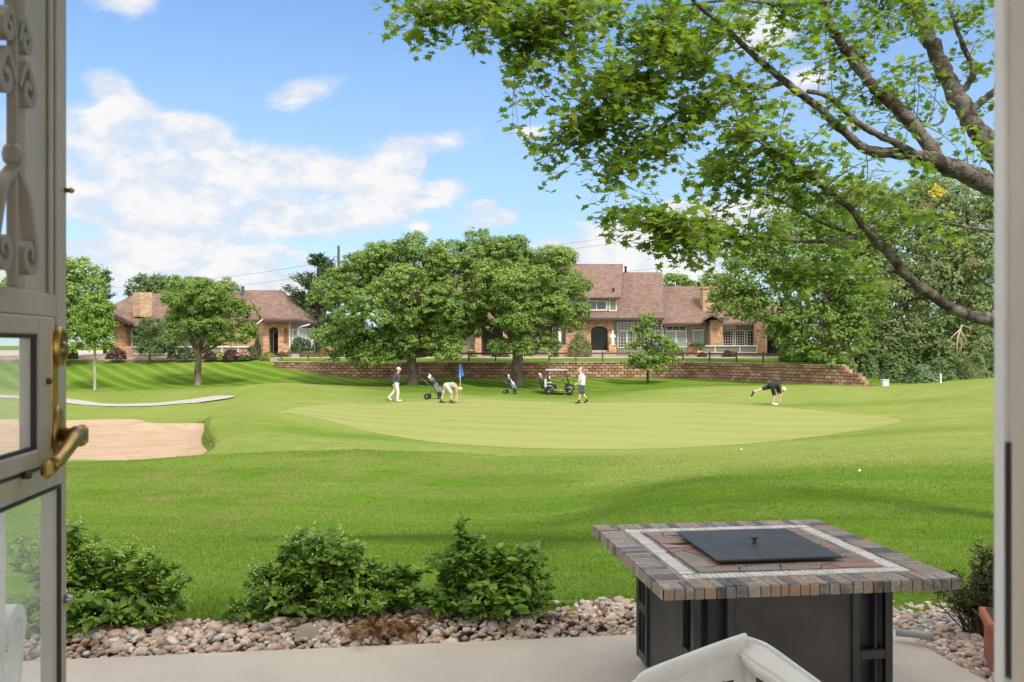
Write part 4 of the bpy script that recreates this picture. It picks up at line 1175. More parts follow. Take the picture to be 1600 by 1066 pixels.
M_DRY = leaf_mat('olive_bush_leaves', (.035, .060, .018), (.10, .13, .04), (.22, .22, .08), .5, .2, 4.0, odd=(.42, .22, .12), odd_f=.12)
bush('shrub', 'olive shrub with rust-coloured dry tips behind the terracotta planter', Vector((2.55, 4.92, -.03)),
     [(-.10, 0, .34, .05), (.0, .0, .48, .05), (.08, .02, .52, .06), (.18, 0, .50, .06), (-.05, -.05, .25, .06), (.1, -.06, .3, .08), (.28, .0, .45, .08)], M_DRY, 15, leaf=.040, dens=1.3, asp=.4)
# dry fallen leaves
g = np.random.default_rng(21); n = 170
av = np.concatenate([g.normal(-.05, .13, 90), g.uniform(-3, 2.2, n - 90)]); bv = np.concatenate([g.normal(4.86, .07, 90), g.uniform(4.72, 5.2, n - 90)])
XY = np.outer(av, np.array(U)[:2]) + np.outer(bv, np.array(N)[:2])
C = np.column_stack([XY, np.concatenate([g.uniform(.02, .075, 90), g.uniform(.015, .04, n - 90)])])
V, Fc = oval_leaves(C, unit(np.array([0, 0, 1.0]) + g.normal(0, .5, (n, 3))), g.normal(size=(n, 3)), g.uniform(.03, .06, n), g.uniform(.03, .05, n), g, .5)
tag(fast_mesh('fallen_leaves', V, Fc, leaf_mat('dry_leaves', (.16, .08, .035), (.30, .17, .08), (.42, .28, .15), .7, .1, 5)), kind='stuff', label='dry brown fallen leaves on the stone bed')
# ------------------------------------------------------------------ upper terrace, walk, planting bed
WALLP = [(430, 65.2), (452, 64.0), (480, 63.0), (540, 62.2), (640, 62.0), (800, 62.0), (960, 62.0), (1060, 61.8), (1110, 61.2), (1180, 58.4), (1255, 55.2), (1320, 52.8), (1362, 51.2)]
WTOP = .42
wl = [(PX(p, d), d) for p, d in WALLP]
wl = [tuple(p) for p in spline(wl, 8)]
M_TER = M_GRASS
def terrace_z(y): return .42 + .20 * sm(y, 63, 68)
V = []; rows = 14; LT_ = sum(math.dist(wl[i], wl[i + 1]) for i in range(len(wl) - 1)); al = 0.0; _pv = wl[0]
for (x, y) in wl:
    al += math.dist(_pv, (x, y)); _pv = (x, y)
    y1 = 74.0; x1 = x * (y1 / y) ** .6
    for k in range(rows):
        t = k / (rows - 1); yy = y + .28 + (y1 - y - .28) * t; V.append((x + (x1 - x) * t, yy, float(terrace_z(yy)) - .02 - 1.2 * max(0.0, (al - (LT_ - 2.0)) / 2.0) * max(0.0, 1 - t * 3)))
Fc = [(i * rows + k, (i + 1) * rows + k, (i + 1) * rows + k + 1, i * rows + k + 1) for i in range(len(wl) - 1) for k in range(rows - 1)]
tag(fast_mesh('terrace_lawn', np.array(V), np.array(Fc), M_GRASS, smooth=True), kind='structure')
M_WALK = mat('walk_concrete', (.40, .34, .29), .85, var=.12, vscale=.8)
M_BED = mat('bed_gravel', (.34, .25, .19), .95, var=.4, vscale=2.5)
def strip(name, pts, m, z):
    mb = MB(); n = len(pts)
    vs = []
    for (x, y0, y1, z0, z1) in pts: vs += [(x, y0, z0), (x, y1, z1), (x, y0, z0 - .3)]
    fs = []
    for i in range(n - 1): fs += [(3 * i, 3 * i + 3, 3 * i + 4, 3 * i + 1), (3 * i, 3 * i + 3, 3 * i + 5, 3 * i + 2)]
    mb.add(vs, fs); return tag(mb.build(name, m), kind='structure')
xs = [PX(420, 67) + i * (PX(1420, 67) - PX(420, 67)) / 24 for i in range(25)]
strip('walkway', [(x, 67.2 + .25 * math.sin(x * .3), 68.9 + .25 * math.sin(x * .3), .635, .66) for x in xs], M_WALK, 0)
xs = [-75 + i * 5 for i in range(25)]
strip('planting_bed', [(x, 69.4 if x < PX(430, 69) else 68.7, 71.2, .45 if x < PX(430, 69) else .64, .72) for x in xs], M_BED, 0)
xs = [-90 + i * 8 for i in range(15)]
strip('house_ground', [(x, 71.0, 150, .735, .75) for x in xs], mat('paving', (.40, .34, .29), .9, var=.15, vscale=.6), 0)

# grassy shoulder closing the right end of the terrace
V = []; k = 8
ex, ey = wl[-1]
for i in range(12):
    t = i / 11; yy = ey + .1 + (74 - ey) * t; x0 = ex * (yy / ey) ** .6
    for j in range(k):
        u = j / (k - 1); xx = x0 + 2.4 * u; zt_ = float(terrace_z(yy)) - .03 - 1.2 * max(0.0, 1 - t * 3); zb_ = gz(xx, min(yy, 69)) - .12
        V.append((xx, yy - .3 * u, zt_ + (zb_ - zt_) * float(sm(u, 0, 1))))
Fc = [(i * k + j, i * k + j + 1, (i + 1) * k + j + 1, (i + 1) * k + j) for i in range(11) for j in range(k - 1)]
tag(fast_mesh('terrace_bank', np.array(V), np.array(Fc), M_GRASS, smooth=True), kind='structure')

# retaining wall of split-faced concrete blocks
def block_mat(name, a, b2, c2):
    m = bpy.data.materials.new(name); m.use_nodes = True
    t = NT(m.node_tree); b = m.node_tree.nodes['Principled BSDF']; b.inputs['Roughness'].default_value = .9; b.inputs['Specular IOR Level'].default_value = .15
    gm = t.n('ShaderNodeNewGeometry'); v = t.n('ShaderNodeTexCoord').outputs['Object']; n1 = t.noise(v, 9, 4, .65)
    f = t.math('ADD', gm.outputs['Random Per Island'], t.math('MULTIPLY', t.math('SUBTRACT', n1, .5), .5))
    t.l(t.ramp(f, [(0, a), (.5, b2), (1, c2)]), b.inputs['Base Color'])
    bp = t.n('ShaderNodeBump', i_Strength=.6, i_Distance=.05); t.l(n1, bp.inputs['Height']); t.l(bp.outputs[0], b.inputs['Normal'])
    return m
rw = thing('retaining_wall', 'long tan block retaining wall below the townhouses, rising taller at its right end', 'wall', (wl[0][0], wl[0][1], .0))
M_BLOCK = block_mat('wall_blocks', (.215, .128, .082), (.325, .198, .13), (.45, .30, .205))
cum = [0]
for i in range(len(wl) - 1): cum.append(cum[-1] + math.dist(wl[i], wl[i + 1]))
def along(s):
    s = max(0, min(s, cum[-1] - 1e-6)); i = int(np.searchsorted(cum, s, 'right') - 1); t = (s - cum[i]) / (cum[i + 1] - cum[i])
    a, b = np.array(wl[i]), np.array(wl[i + 1]); d = (b - a) / np.linalg.norm(b - a); return a + (b - a) * t, d
rw_r = random.Random(9); mbk = MB(); mbc = MB(); CH = .20; BWd = .44
for c in range(0, 9):
    z1 = WTOP - .06 - c * CH; s = (c % 2) * BWd / 2
    while s < cum[-1] - .1:
        p, d = along(s + BWd / 2); yaw = math.atan2(d[1], d[0])
        gzz = gz(p[0], p[1] - .3)
        end = max(0, (s - (cum[-1] - 2.0)) / 2.0)                      # steps down at the right end
        if z1 > gzz - .12 and z1 < WTOP - end * 1.1 - .0 * c + .01:
            M = Matrix.Translation((p[0], p[1] - c * -.0 - .02 * (9 - (9 - c)) , z1 - CH / 2)) @ Matrix.Rotation(yaw, 4, 'Z')
            o = rw_r.uniform(-.012, .012); w2 = BWd / 2 - .006; h2 = CH / 2 - .004
            ch_ = .045
            vs = [(-w2, .14, -h2), (w2, .14, -h2), (w2, .14, h2), (-w2, .14, h2), (-w2, -.10, -h2), (w2, -.10, -h2), (w2, -.10, h2), (-w2, -.10, h2)]
            f = -.165 + o
            vs += [(-w2 + ch_, f + rw_r.uniform(-.015, .015), -h2 + ch_ * .7), (w2 - ch_, f + rw_r.uniform(-.015, .015), -h2 + ch_ * .7), (w2 - ch_, f + .012, h2 - ch_ * .4), (-w2 + ch_, f + .012, h2 - ch_ * .4)]
            mbk.add(vs, [(0, 3, 2, 1), (3, 7, 6, 2), (0, 1, 5, 4), (0, 4, 7, 3), (1, 2, 6, 5), (4, 5, 9, 8), (5, 6, 10, 9), (6, 7, 11, 10), (7, 4, 8, 11), (8, 9, 10, 11)], False, M)
        s += BWd
s = 0
while s < cum[-1] - 2.0:
    p, d = along(s + .25); yaw = math.atan2(d[1], d[0])
    mbc.box((p[0], p[1] - .02, WTOP - .03), (.49, .36, .06), Matrix.Rotation(yaw, 4, 'Z'), bev=.012); s += .5
mbk.build('block_courses', M_BLOCK, rw, in_world=True, fix=False)
mbc.build('cap_row', block_mat('wall_caps', (.36, .27, .19), (.46, .36, .26), (.56, .45, .34)), rw, in_world=True)

# post and rail fence along the wall
M_FENCE = mat('weathered_wood', (.17, .105, .07), .85, var=.35, vscale=3, col2=(.10, .065, .045))
fe = thing('rail_fence', 'low brown post-and-rail fence running along the top of the retaining wall', 'fence', (PX(440, 63), 63, WTOP))
fps = [440 + 41.8 * i for i in range(20)]
def fpt(px):
    k = np.interp(px, [p for p, _ in WALLP], [d for _, d in WALLP]) + .75
    return Vector((PX(px, k), k, 0))
fpp = [fpt(p) for p in fps]
for p in fpp:
    mb = MB(); z0 = float(terrace_z(p.y)) - .05; mb.box((p.x, p.y, (z0 + 1.14) / 2), (.10, .10, 1.14 - z0), bev=.01); mb.build('post', M_FENCE, fe, in_world=True)
for a, b in zip(fpp[:-1], fpp[1:]):
    for z in (1.00,):
        mb = MB(); d = (b - a); yw = math.atan2(d.y, d.x); c = (a + b) / 2
        mb.box((c.x, c.y - .06, z), (d.length - .004, .045, .12), Matrix.Rotation(yw, 4, 'Z')); mb.build('rail', M_FENCE, fe, in_world=True)

# ------------------------------------------------------------------ house kit
def brick_mat(name, c1, c2, c3, mortar, scale=1.0):
    m = bpy.data.materials.new(name); m.use_nodes = True
    t = NT(m.node_tree); b = m.node_tree.nodes['Principled BSDF']; b.inputs['Roughness'].default_value = .9; b.inputs['Specular IOR Level'].default_value = .2
    g = t.n('ShaderNodeNewGeometry'); sp = t.n('ShaderNodeSeparateXYZ'); t.l(g.outputs['Position'], sp.inputs[0])
    cb = t.n('ShaderNodeCombineXYZ'); t.l(t.math('ADD', sp.outputs[0], sp.outputs[1]), cb.inputs[0]); t.l(sp.outputs[2], cb.inputs[1])
    br = t.n('ShaderNodeTexBrick'); t.l(cb.outputs[0], br.inputs['Vector'])
    br.inputs['Scale'].default_value = 1.0; br.inputs['Brick Width'].default_value = .30 * scale; br.inputs['Row Height'].default_value = .11 * scale
    br.inputs['Mortar Size'].default_value = .008; br.inputs['Bias'].default_value = 0
    br.inputs['Color1'].default_value = (0, 0, 0, 1); br.inputs['Color2'].default_value = (1, 1, 1, 1); br.inputs['Mortar'].default_value = (.5, .5, .5, 1)
    n1 = t.noise(cb.outputs[0], 5, 4, .7); n2 = t.noise(cb.outputs[0], 1.2, 3, .6)
    f = t.math('ADD', t.math('MULTIPLY', br.outputs['Color'], .55), t.math('MULTIPLY', t.math('ADD', n1, t.math('MULTIPLY', n2, .6)), .45))
    c = t.ramp(f, [(.2, c1), (.5, c2), (.8, c3)])
    c = t.mix(br.outputs['Fac'], c, mortar)
    t.l(c, b.inputs['Base Color'])
    bp = t.n('ShaderNodeBump', i_Strength=.5, i_Distance=.02); t.l(t.math('SUBTRACT', n1, br.outputs['Fac']), bp.inputs['Height']); t.l(bp.outputs[0], b.inputs['Normal'])
    return m
M_BRICK = brick_mat('tan_brick', (.26, .12, .07), (.42, .215, .115), (.56, .35, .20), (.44, .36, .27))
M_BRICKL = brick_mat('light_stone_brick', (.32, .185, .10), (.44, .28, .16), (.55, .39, .25), (.46, .37, .27), 1.2)
def siding_mat():
    m = bpy.data.materials.new('sage_siding'); m.use_nodes = True
    t = NT(m.node_tree); b = m.node_tree.nodes['Principled BSDF']; b.inputs['Roughness'].default_value = .7
    g = t.n('ShaderNodeNewGeometry'); sp = t.n('ShaderNodeSeparateXYZ'); t.l(g.outputs['Position'], sp.inputs[0])
    fr = t.math('FRACT', t.math('MULTIPLY', sp.outputs[2], 6.2))
    n = t.noise(g.outputs['Position'], 1.5, 3)
    c = t.mix(n, (.235, .25, .205), (.285, .30, .25))
    t.l(c, b.inputs['Base Color'])
    bp = t.n('ShaderNodeBump', i_Strength=.9, i_Distance=.05); t.l(fr, bp.inputs['Height']); t.l(bp.outputs[0], b.inputs['Normal'])
    return m
M_SIDE = siding_mat()
def shingle_mat():
    m = bpy.data.materials.new('brown_shingles'); m.use_nodes = True
    t = NT(m.node_tree); b = m.node_tree.nodes['Principled BSDF']; b.inputs['Roughness'].default_value = .95; b.inputs['Specular IOR Level'].default_value = .1
    g = t.n('ShaderNodeNewGeometry'); sp = t.n('ShaderNodeSeparateXYZ'); t.l(g.outputs['Position'], sp.inputs[0])
    cb = t.n('ShaderNodeCombineXYZ'); t.l(t.math('ADD', sp.outputs[0], t.math('MULTIPLY', sp.outputs[1], .31)), cb.inputs[0]); t.l(sp.outputs[2], cb.inputs[1])
    br = t.n('ShaderNodeTexBrick'); t.l(cb.outputs[0], br.inputs['Vector'])
    br.inputs['Scale'].default_value = 1.0; br.inputs['Brick Width'].default_value = .28; br.inputs['Row Height'].default_value = .10; br.inputs['Mortar Size'].default_value = .006
    br.inputs['Color1'].default_value = (0, 0, 0, 1); br.inputs['Color2'].default_value = (1, 1, 1, 1); br.inputs['Mortar'].default_value = (.3, .3, .3, 1)
    n1 = t.noise(g.outputs['Position'], .35, 4, .6); n2 = t.noise(g.outputs['Position'], 7, 3, .7)
    f = t.math('ADD', t.math('MULTIPLY', br.outputs['Color'], .4), t.math('ADD', t.math('MULTIPLY', n2, .4), t.math('MULTIPLY', n1, .25)))
    c = t.ramp(f, [(.2, (.118, .076, .060)), (.5, (.172, .113, .090)), (.8, (.228, .158, .128))])
    t.l(c, b.inputs['Base Color'])
    return m
M_ROOF = shingle_mat()
M_FASC = mat('dark_brown_fascia', (.055, .042, .036), .6)
M_TRIM = mat('cream_trim', (.66, .64, .57), .6, var=.06)
M_PANE = mat('window_pane', (.035, .045, .045), .08, spec=.7)
M_PANEL_L = mat('window_blind', (.30, .36, .34), .25, var=.2, vscale=1)
M_DOOR = mat('black_iron_door', (.012, .011, .011), .35)
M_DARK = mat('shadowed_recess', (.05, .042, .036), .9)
M_GREY = mat('galvanised_grey', (.10, .10, .105), .5, .3)
HG = .74                                     # ground level at the houses

def pbox(mb, px0, py0, px1, py1, d, depth, front=0.0):
    """box whose front face fills the photo rectangle at distance d and runs back by depth"""
    d = d - front
    x0, x1 = PX(px0, d), PX(px1, d); z1, z0 = PZ(py0, d), PZ(py1, d)
    mb.box(((x0 + x1) / 2, d + depth / 2, (z0 + z1) / 2), (x1 - x0, depth, z1 - z0))
def pwin(par, px0, py0, px1, py1, d, nx=2, ny=1, pane=None, sub=None, trim=None, fw=1.3):
    """window with frame and glazing bars (part) and pane (sub-part)"""
    mb = MB(); f = fw; dp = .10
    pbox(mb, px0, py0, px1, py0 + f, d, dp, .07); pbox(mb, px0, py1 - f, px1, py1, d, dp, .07)
    pbox(mb, px0, py0 + f, px0 + f, py1 - f, d, dp, .07); pbox(mb, px1 - f, py0 + f, px1, py1 - f, d, dp, .07)
    for i in range(1, nx):
        x = px0 + (px1 - px0) * i / nx; pbox(mb, x - f * .22, py0 + f, x + f * .22, py1 - f, d, dp * .8, .062)
    for j in range(1, ny):
        y = py0 + (py1 - py0) * j / ny
        for i in range(nx):
            xa = px0 + (px1 - px0) * i / nx + f * .24; xb = px0 + (px1 - px0) * (i + 1) / nx - f * .24
            pbox(mb, xa, y - f * .15, xb, y + f * .15, d, dp * .6, .055)
    w = mb.build('window', trim or M_TRIM, par, in_world=True)
    mb = MB(); pbox(mb, px0 + f * .5, py0 + f * .5, px1 - f * .5, py1 - f * .5, d, .03, .02); mb.build('pane', pane or M_PANE, w, in_world=False) if False else None
    o = mb.build('pane', pane or M_PANE, None); o.parent = w
    if True:
        mi = world_of(par).inverted(); o.data.transform(mi)
    return w
def pdoor(par, px0, py0, px1, py1, d, m=None, arch=False):
    mb = MB(); pbox(mb, px0, py0, px1, py1, d, .06, .03)
    n = 4
    for i in range(n + 1):
        x = px0 + (px1 - px0) * i / n; pbox(mb, x - .25, py0 + 1, x + .25, py1 - 1, d, .03, .055)
    dr = mb.build('door', m or M_DOOR, par, in_world=True)
    mb = MB(); c = P(px1 - 2.2, (py0 + py1) / 2, d - .09); mb.box(c, (.05, .05, .18)); h = mb.build('handle', M_GREY, None); h.parent = dr; h.data.transform(world_of(par).inverted())
    return dr
def arched_wall(mb, px0, px1, py_top, py_bot, ax0, ax1, a_spring, a_top, d, th):
    """wall with an arched opening, all in photo pixels at distance d"""
    n = 10; c = (ax0 + ax1) / 2; r = (ax1 - ax0) / 2
    arc = [(c + r * math.cos(math.pi - math.pi * i / n), a_spring - (a_spring - a_top) * math.sin(math.pi * i / n)) for i in range(n + 1)]
    def pt(px, py, y): q = P(px, py, d); return (q.x, y, q.z)
    for y, in ((d,), (d + th,)):
        vs = []; fs = []
        for (px, py) in arc: vs.append(pt(px, py, y)); vs.append(pt(px, py_top, y))
        for i in range(n): fs.append((2 * i, 2 * i + 2, 2 * i + 3, 2 * i + 1))
        mb.add(vs, fs)
        mb.add([pt(px0, py_top, y), pt(ax0, py_top, y), pt(ax0, py_bot, y), pt(px0, py_bot, y)], [(0, 1, 2, 3)])
        mb.add([pt(ax1, py_top, y), pt(px1, py_top, y), pt(px1, py_bot, y), pt(ax1, py_bot, y)], [(0, 1, 2, 3)])
    edge = [(ax0, py_bot)] + arc + [(ax1, py_bot)]
    vs = []
    for (px, py) in edge: vs += [pt(px, py, d), pt(px, py, d + th)]
    mb.add(vs, [(2 * i, 2 * i + 1, 2 * i + 3, 2 * i + 2) for i in range(len(edge) - 1)])
    mb.add([pt(px0, py_top, d), pt(px0, py_bot, d), pt(px0, py_bot, d + th), pt(px0, py_top, d + th)], [(0, 1, 2, 3)])
    mb.add([pt(px1, py_top, d), pt(px1, py_bot, d), pt(px1, py_bot, d + th), pt(px1, py_top, d + th)], [(0, 1, 2, 3)])
def slab(mb, pts, th=.14):
    """roof slab from world corner points, with thickness"""
    pts = [Vector(p) for p in pts]; n = len(pts); dn = Vector((0, 0, -th))
    mb.add(pts + [p + dn for p in pts], [tuple(range(n)), tuple(range(2 * n - 1, n - 1, -1))] + [(i, i + n, (i + 1) % n + n, (i + 1) % n) for i in range(n)])
def pipe(par, px, py0, py1, d, r=.09):
    mb = MB(); a = P(px, py1, d); b = P(px, py0, d)
    mb.lathe([(r, 0), (r, (b - a).length - .12), (r * 1.5, (b - a).length - .12), (r * 1.5, (b - a).length)], 10, tuple(a)); mb.build('vent_pipe', M_GREY, par, in_world=True)
def downspout(par, pts, d):
    mb = MB(); mb.tube([P(px, py, d - .12) for px, py in pts], .055, 8); mb.build('downspout', M_TRIM, par, in_world=True)

# ---- two-storey townhouse in the middle right
H = 'brick townhouses beyond the green'
D = 72.0
hc = thing('townhouse', 'two-storey townhouse with tall brown roof, dormer window and arched iron door', 'house', (PX(960, D), D, HG), 0, H)
mb = MB()
arched_wall(mb, 884, 959, 492, 558, 923.5, 950, 517, 510, D, .5)
mb.build('brick_wall', M_BRICK, hc, in_world=True)
mb = MB(); pbox(mb, 923, 509, 951, 558, D + .5, .2); mb.build('porch_recess', M_DARK, hc, in_world=True)
pdoor(hc, 924.5, 512, 949, 547, D + .47)
mb = MB(); pbox(mb, 916, 550.5, 956, 556.5, D, .9, .9); pbox(mb, 923.5, 547.5, 950, 550.4, D, .9, .45); mb.build('porch_steps', M_WALK, hc, in_world=True)
mb = MB(); pbox(mb, 959, 494, 1037, 558, D + .25, 7.5); pbox(mb, 884, 492, 958.9, 558, D + .72, 7.2)
mb.build('siding_wall', M_SIDE, hc, in_world=True)
mb = MB(); pbox(mb, 951.5, 539, 963, 558, D - .8, .6); bp_ = mb.build('brick_pillar', M_BRICK, hc, in_world=True)
for (a, b, c, d2, nx, ny) in ((964, 503, 992, 516.5, 5, 3), (996, 503, 1012, 516.5, 3, 3), (965, 517.5, 979.5, 544, 3, 5), (979.9, 517.5, 993, 544, 3, 5), (996, 517.5, 1012, 544, 3, 5), (1014, 503, 1034, 516.5, 4, 3), (1014, 517.5, 1034, 544, 3, 4)):
    pwin(hc, a, b, c, d2, D + .25, nx, ny, pane=M_PANE)
mb = MB()
zE, zR = PZ(496.5, 71.3), PZ(412.5, 78)
xL, xM, xR = PX(868, 71.4), PX(975, 72), PX(1040, 71.3)
def rz(y, z0=zE, y0=71.3, z1=zR, y1=78): return z0 + (z1 - z0) * (y - y0) / (y1 - y0)
zR2 = PZ(425.5, 77.0)
slab(mb, [(xL, 71.3, zE), (PX(1037, 71.3), 71.3, zE), (PX(1034.5, 77), 77.0, zR2), (xL, 77.0, zR2)], .16)
slab(mb, [(PX(1034.5, 77), 77.01, zR2), (xL, 77.01, zR2), (xL, 83, zE), (PX(1034.5, 77), 83, zE)], .16)
mb.build('roof', M_ROOF, hc, in_world=True)
# upper roof plane that runs down over the dormer
zd = PZ(464.5, 71.6)
mb = MB(); slab(mb, [(xL, 71.6, zd), (PX(969.5, 71.6), 71.6, zd), (PX(973.5, 78), 78, zR), (xL, 78, zR)], .16)
slab(mb, [(PX(973.5, 78), 78.01, zR), (xL, 78.01, zR), (xL, 84, zd), (PX(973.5, 78), 84, zd)], .16)
mb.build('upper_roof', M_ROOF, hc, in_world=True)
mb = MB(); xg = PX(972.0, 76); 
mb.add([(xg, 72.1, zE + .3), (xg, 78, zR - .1), (xg, 83.5, zd), (xg, 83, zE)], [(0, 1, 2, 3)]); mb.build('gable_wall', M_SIDE, hc, in_world=True)
mb = MB(); pbox(mb, 884, 466.5, 964.5, 488, D, 2.5); pbox(mb, 949.5, 466.6, 951.5, 487.5, D, .1, .05); pbox(mb, 961.5, 466.6, 963.9, 487.5, D, .1, .05); mb.build('dormer', M_SIDE, hc, in_world=True)
pwin(hc, 915.5, 469, 949, 485.5, D, 2, 1, fw=2.0); pwin(hc, 951.5, 466.8, 963.9, 486.5, D - .01, 1, 1, pane=M_SIDE, fw=1.8)
mb = MB(); pbox(mb, 866, 496.8, 1037.5, 500.0, 71.32, .5, .06); mb.build('fascia', M_FASC, hc, in_world=True)
mb = MB(); pbox(mb, 866, 464.9, 970, 467.2, 71.62, .4, .06); mb.build('fascia', M_FASC, hc, in_world=True)
pipe(hc, 891, 406, 420, 77.5); pipe(hc, 977.5, 416, 428, 77); pipe(hc, 958.5, 449, 461, 72.6, .07)
downspout(hc, [(1032, 500), (1033, 508), (1036, 515), (1036, 555)], D + .2)
# balustrade wall left of the arched door
mb = MB(); pbox(mb, 873, 539, 886, 558, D - .9, .6); mb.build('brick_pillar', M_BRICK, hc, in_world=True)
mb = MB(); pbox(mb, 872.5, 512, 877, 538.7, D - .75, .25); mb.build('porch_post', M_TRIM, hc, in_world=True)
# statue on the pillar
st = thing('statue', 'small white garden statue on the brick pillar beside the arched door', 'statue', P(957.2, 539.0, D - .5))
mb = MB(); mb.box((0, 0, .026), (.34, .34, .10), bev=.02)
mb.lathe([(.14, .10), (.17, .16), (.13, .35), (.15, .55), (.17, .75), (.12, .86), (.05, .92), (.06, .95), (.085, 1.02), (.08, 1.09), (.03, 1.15)], 14); mb.build('figure', M_WHITE, st)
mb = MB(); mb.tube([(.14, 0, .78), (.2, -.08, .62), (.06, -.15, .6)], [.045, .04, .035], 8); mb.tube([(-.14, 0, .78), (-.18, -.08, .6), (-.04, -.15, .55)], [.045, .04, .035], 8); mb.build('arms', M_WHITE, st)

# ---- single-storey townhouse at the right, with chimney and porch rail
hd = thing('townhouse', 'single-storey townhouse with brick chimney and green porch rail, partly behind the right-hand trees', 'house', (PX(1120, D), D, HG), 0, H)
mb = MB()
zE2, zR3 = PZ(505, 71.5), PZ(447.5, 77)
slab(mb, [(PX(1033, 71.5), 71.5, zE2), (PX(1112, 71.5), 71.5, zE2), (PX(1150, 77), 77, zR3), (PX(1030, 77), 77, zR3)], .15)
slab(mb, [(PX(1112, 71.52), 71.52, zE2), (PX(1236, 71.52), 71.52, zE2), (PX(1175, 77), 77, zR3), (PX(1150, 77), 77, zR3)], .15)
slab(mb, [(PX(1037, 77), 77.01, zR3), (PX(1175, 77), 77.01, zR3), (PX(1230, 83), 83, zE2), (PX(1037, 83), 83, zE2)], .15)
mb.build('roof', M_ROOF, hd, in_world=True)
mb = MB(); slab(mb, [(PX(1101, 70.6), 70.6, PZ(497, 70.6)), (PX(1113, 70.6), 70.6, PZ(490, 70.6)), (PX(1113, 74), 74.0, PZ(490, 70.6)), (PX(1101, 73), 74.0, PZ(497, 70.6))], .18)
slab(mb, [(PX(1113, 70.6), 70.6, PZ(490, 70.6)), (PX(1131, 70.6), 70.6, PZ(500, 70.6)), (PX(1131, 73), 74.0, PZ(500, 70.6)), (PX(1113, 74), 74.0, PZ(490, 70.6))], .18)
mb.build('porch_roof', M_ROOF, hd, in_world=True)
mb = MB(); slab(mb, [(PX(1196, 70.4), 70.4, PZ(500, 70.4)), (PX(1230, 70.4), 70.4, PZ(497, 70.4)), (PX(1226, 73), 74.0, PZ(488, 70.4)), (PX(1200, 73), 74.0, PZ(489, 70.4))], .2)
mb.build('porch_roof', M_ROOF, hd, in_world=True)
mb = MB(); pbox(mb, 1037, 505.2, 1112, 508.5, 71.52, .5, .05); mb.build('fascia', M_FASC, hd, in_world=True)
mb = MB(); pbox(mb, 1196, 500.2, 1231, 503.5, 70.42, .5, .05); mb.build('fascia', M_FASC, hd, in_world=True)
mb = MB(); pbox(mb, 1037.2, 506, 1240, 558, D + .3, 7); mb.build('siding_wall', M_SIDE, hd, in_world=True)
for _a in ((1110, 500, 1129, 558, D - .7, 1.0), (1183, 500, 1197, 560, D - 1.4, 1.0)):
    mb = MB(); pbox(mb, *_a); mb.build('brick_wall', M_BRICK, hd, in_world=True)
mb = MB(); pbox(mb, 1098.5, 451, 1114, 500, 73.2, 1.2); pbox(mb, 1097.5, 448.3, 1115, 451, 73.1, 1.4); ck = mb.build('chimney', M_BRICKL, hd, in_world=True)
mb = MB(); pbox(mb, 1200, 506, 1217, 560, D - .3, .4); mb.build('porch_recess', M_DARK, hd, in_world=True)
pdoor(hd, 1202, 515, 1215, 556, D - .32)
for (a, b, c, d2, nx, ny, pn) in ((1040, 509, 1073, 517, 3, 2, M_PANE), (1040, 517, 1056.5, 543, 1, 2, M_PANEL_L), (1056.5, 517, 1073, 543, 1, 2, M_PANEL_L), (1080, 510, 1101, 516, 1, 1, M_SIDE), (1083, 516, 1099, 541, 1, 1, M_PANEL_L), (1128.8, 503.5, 1150, 514, 1, 1, M_TRIM), (1129, 516, 1146, 541, 4, 6, M_DOOR), (1148.5, 516, 1164, 541, 4, 6, M_DOOR), (1167, 516, 1182, 541, 3, 5, M_DOOR)):
    pwin(hd, a, b, c, d2, D + .3, nx, ny, pane=pn)
mb = MB(); pbox(mb, 1076.5, 538, 1088.5, 560, D - 1.6, .8); pbox(mb, 1075.5, 536, 1089.5, 538.2, D - 1.7, 1.0); mb.build('brick_pillar', M_BRICK, hd, in_world=True)
pr = MB(); pbox(pr, 1089, 541.5, 1184, 562.5, D - 1.5, .18); prl = pr.build('porch_wall', M_SIDE, hd, in_world=True)
mb = MB(); pbox(mb, 1088.8, 539.6, 1184.5, 541.4, D - 1.6, .35); pbox(mb, 1089, 550.5, 1184, 552, D - 1.5, .1, .06)
for x in (1090, 1117.5, 1156, 1182.5): pbox(mb, x - .8, 541.5, x + .8, 550.4, D - 1.5, .1, .05)
mb.build('rail_trim', M_TRIM, hd, in_world=True)
pipe(hd, 1091.5, 440, 449, 77); pipe(hd, 1106.5, 440, 449, 77.2)
downspout(hd, [(1109, 508), (1109, 540)], D + .2); downspout(hd, [(1204, 503), (1197.5, 509), (1197.5, 555)], D - 1.4)

# ---- townhouse behind the two big trees
hb = thing('townhouse', 'brick townhouse almost hidden behind the pair of big round trees', 'house', (PX(760, D), D, HG), 0, H)
mb = MB(); pbox(mb, 600, 498, 883.5, 558, D + .5, 7); mb.build('siding_wall', M_SIDE, hb, in_world=True)
for _a in ((742, 495, 752, 558, D - .4, .9), (786, 495, 800, 558, D - .4, .9), (824, 540, 838, 558, D - 1.2, .8), (676, 540, 690, 558, D - 1.2, .8)):
    mb = MB(); pbox(mb, *_a); mb.build('brick_pillar', M_BRICK, hb, in_world=True)
mb = MB(); pbox(mb, 752, 500, 786, 558, D + .4, .1); mb.build('porch_recess', M_DARK, hb, in_world=True)
pdoor(hb, 757, 508, 780, 548, D + .38)
mb = MB(); zE3 = PZ(499, 71.3); zR4 = PZ(428, 77.5)
slab(mb, [(PX(596, 71.3), 71.3, zE3), (PX(867, 71.3), 71.3, zE3), (PX(864, 77), 77.5, zR4), (PX(640, 77.5), 77.5, zR4)], .16)
slab(mb, [(PX(864, 77), 77.51, zR4), (PX(640, 77.5), 77.51, zR4), (PX(610, 83), 84, zE3), (PX(864, 83), 84, zE3)], .16)
mb.build('roof', M_ROOF, hb, in_world=True)
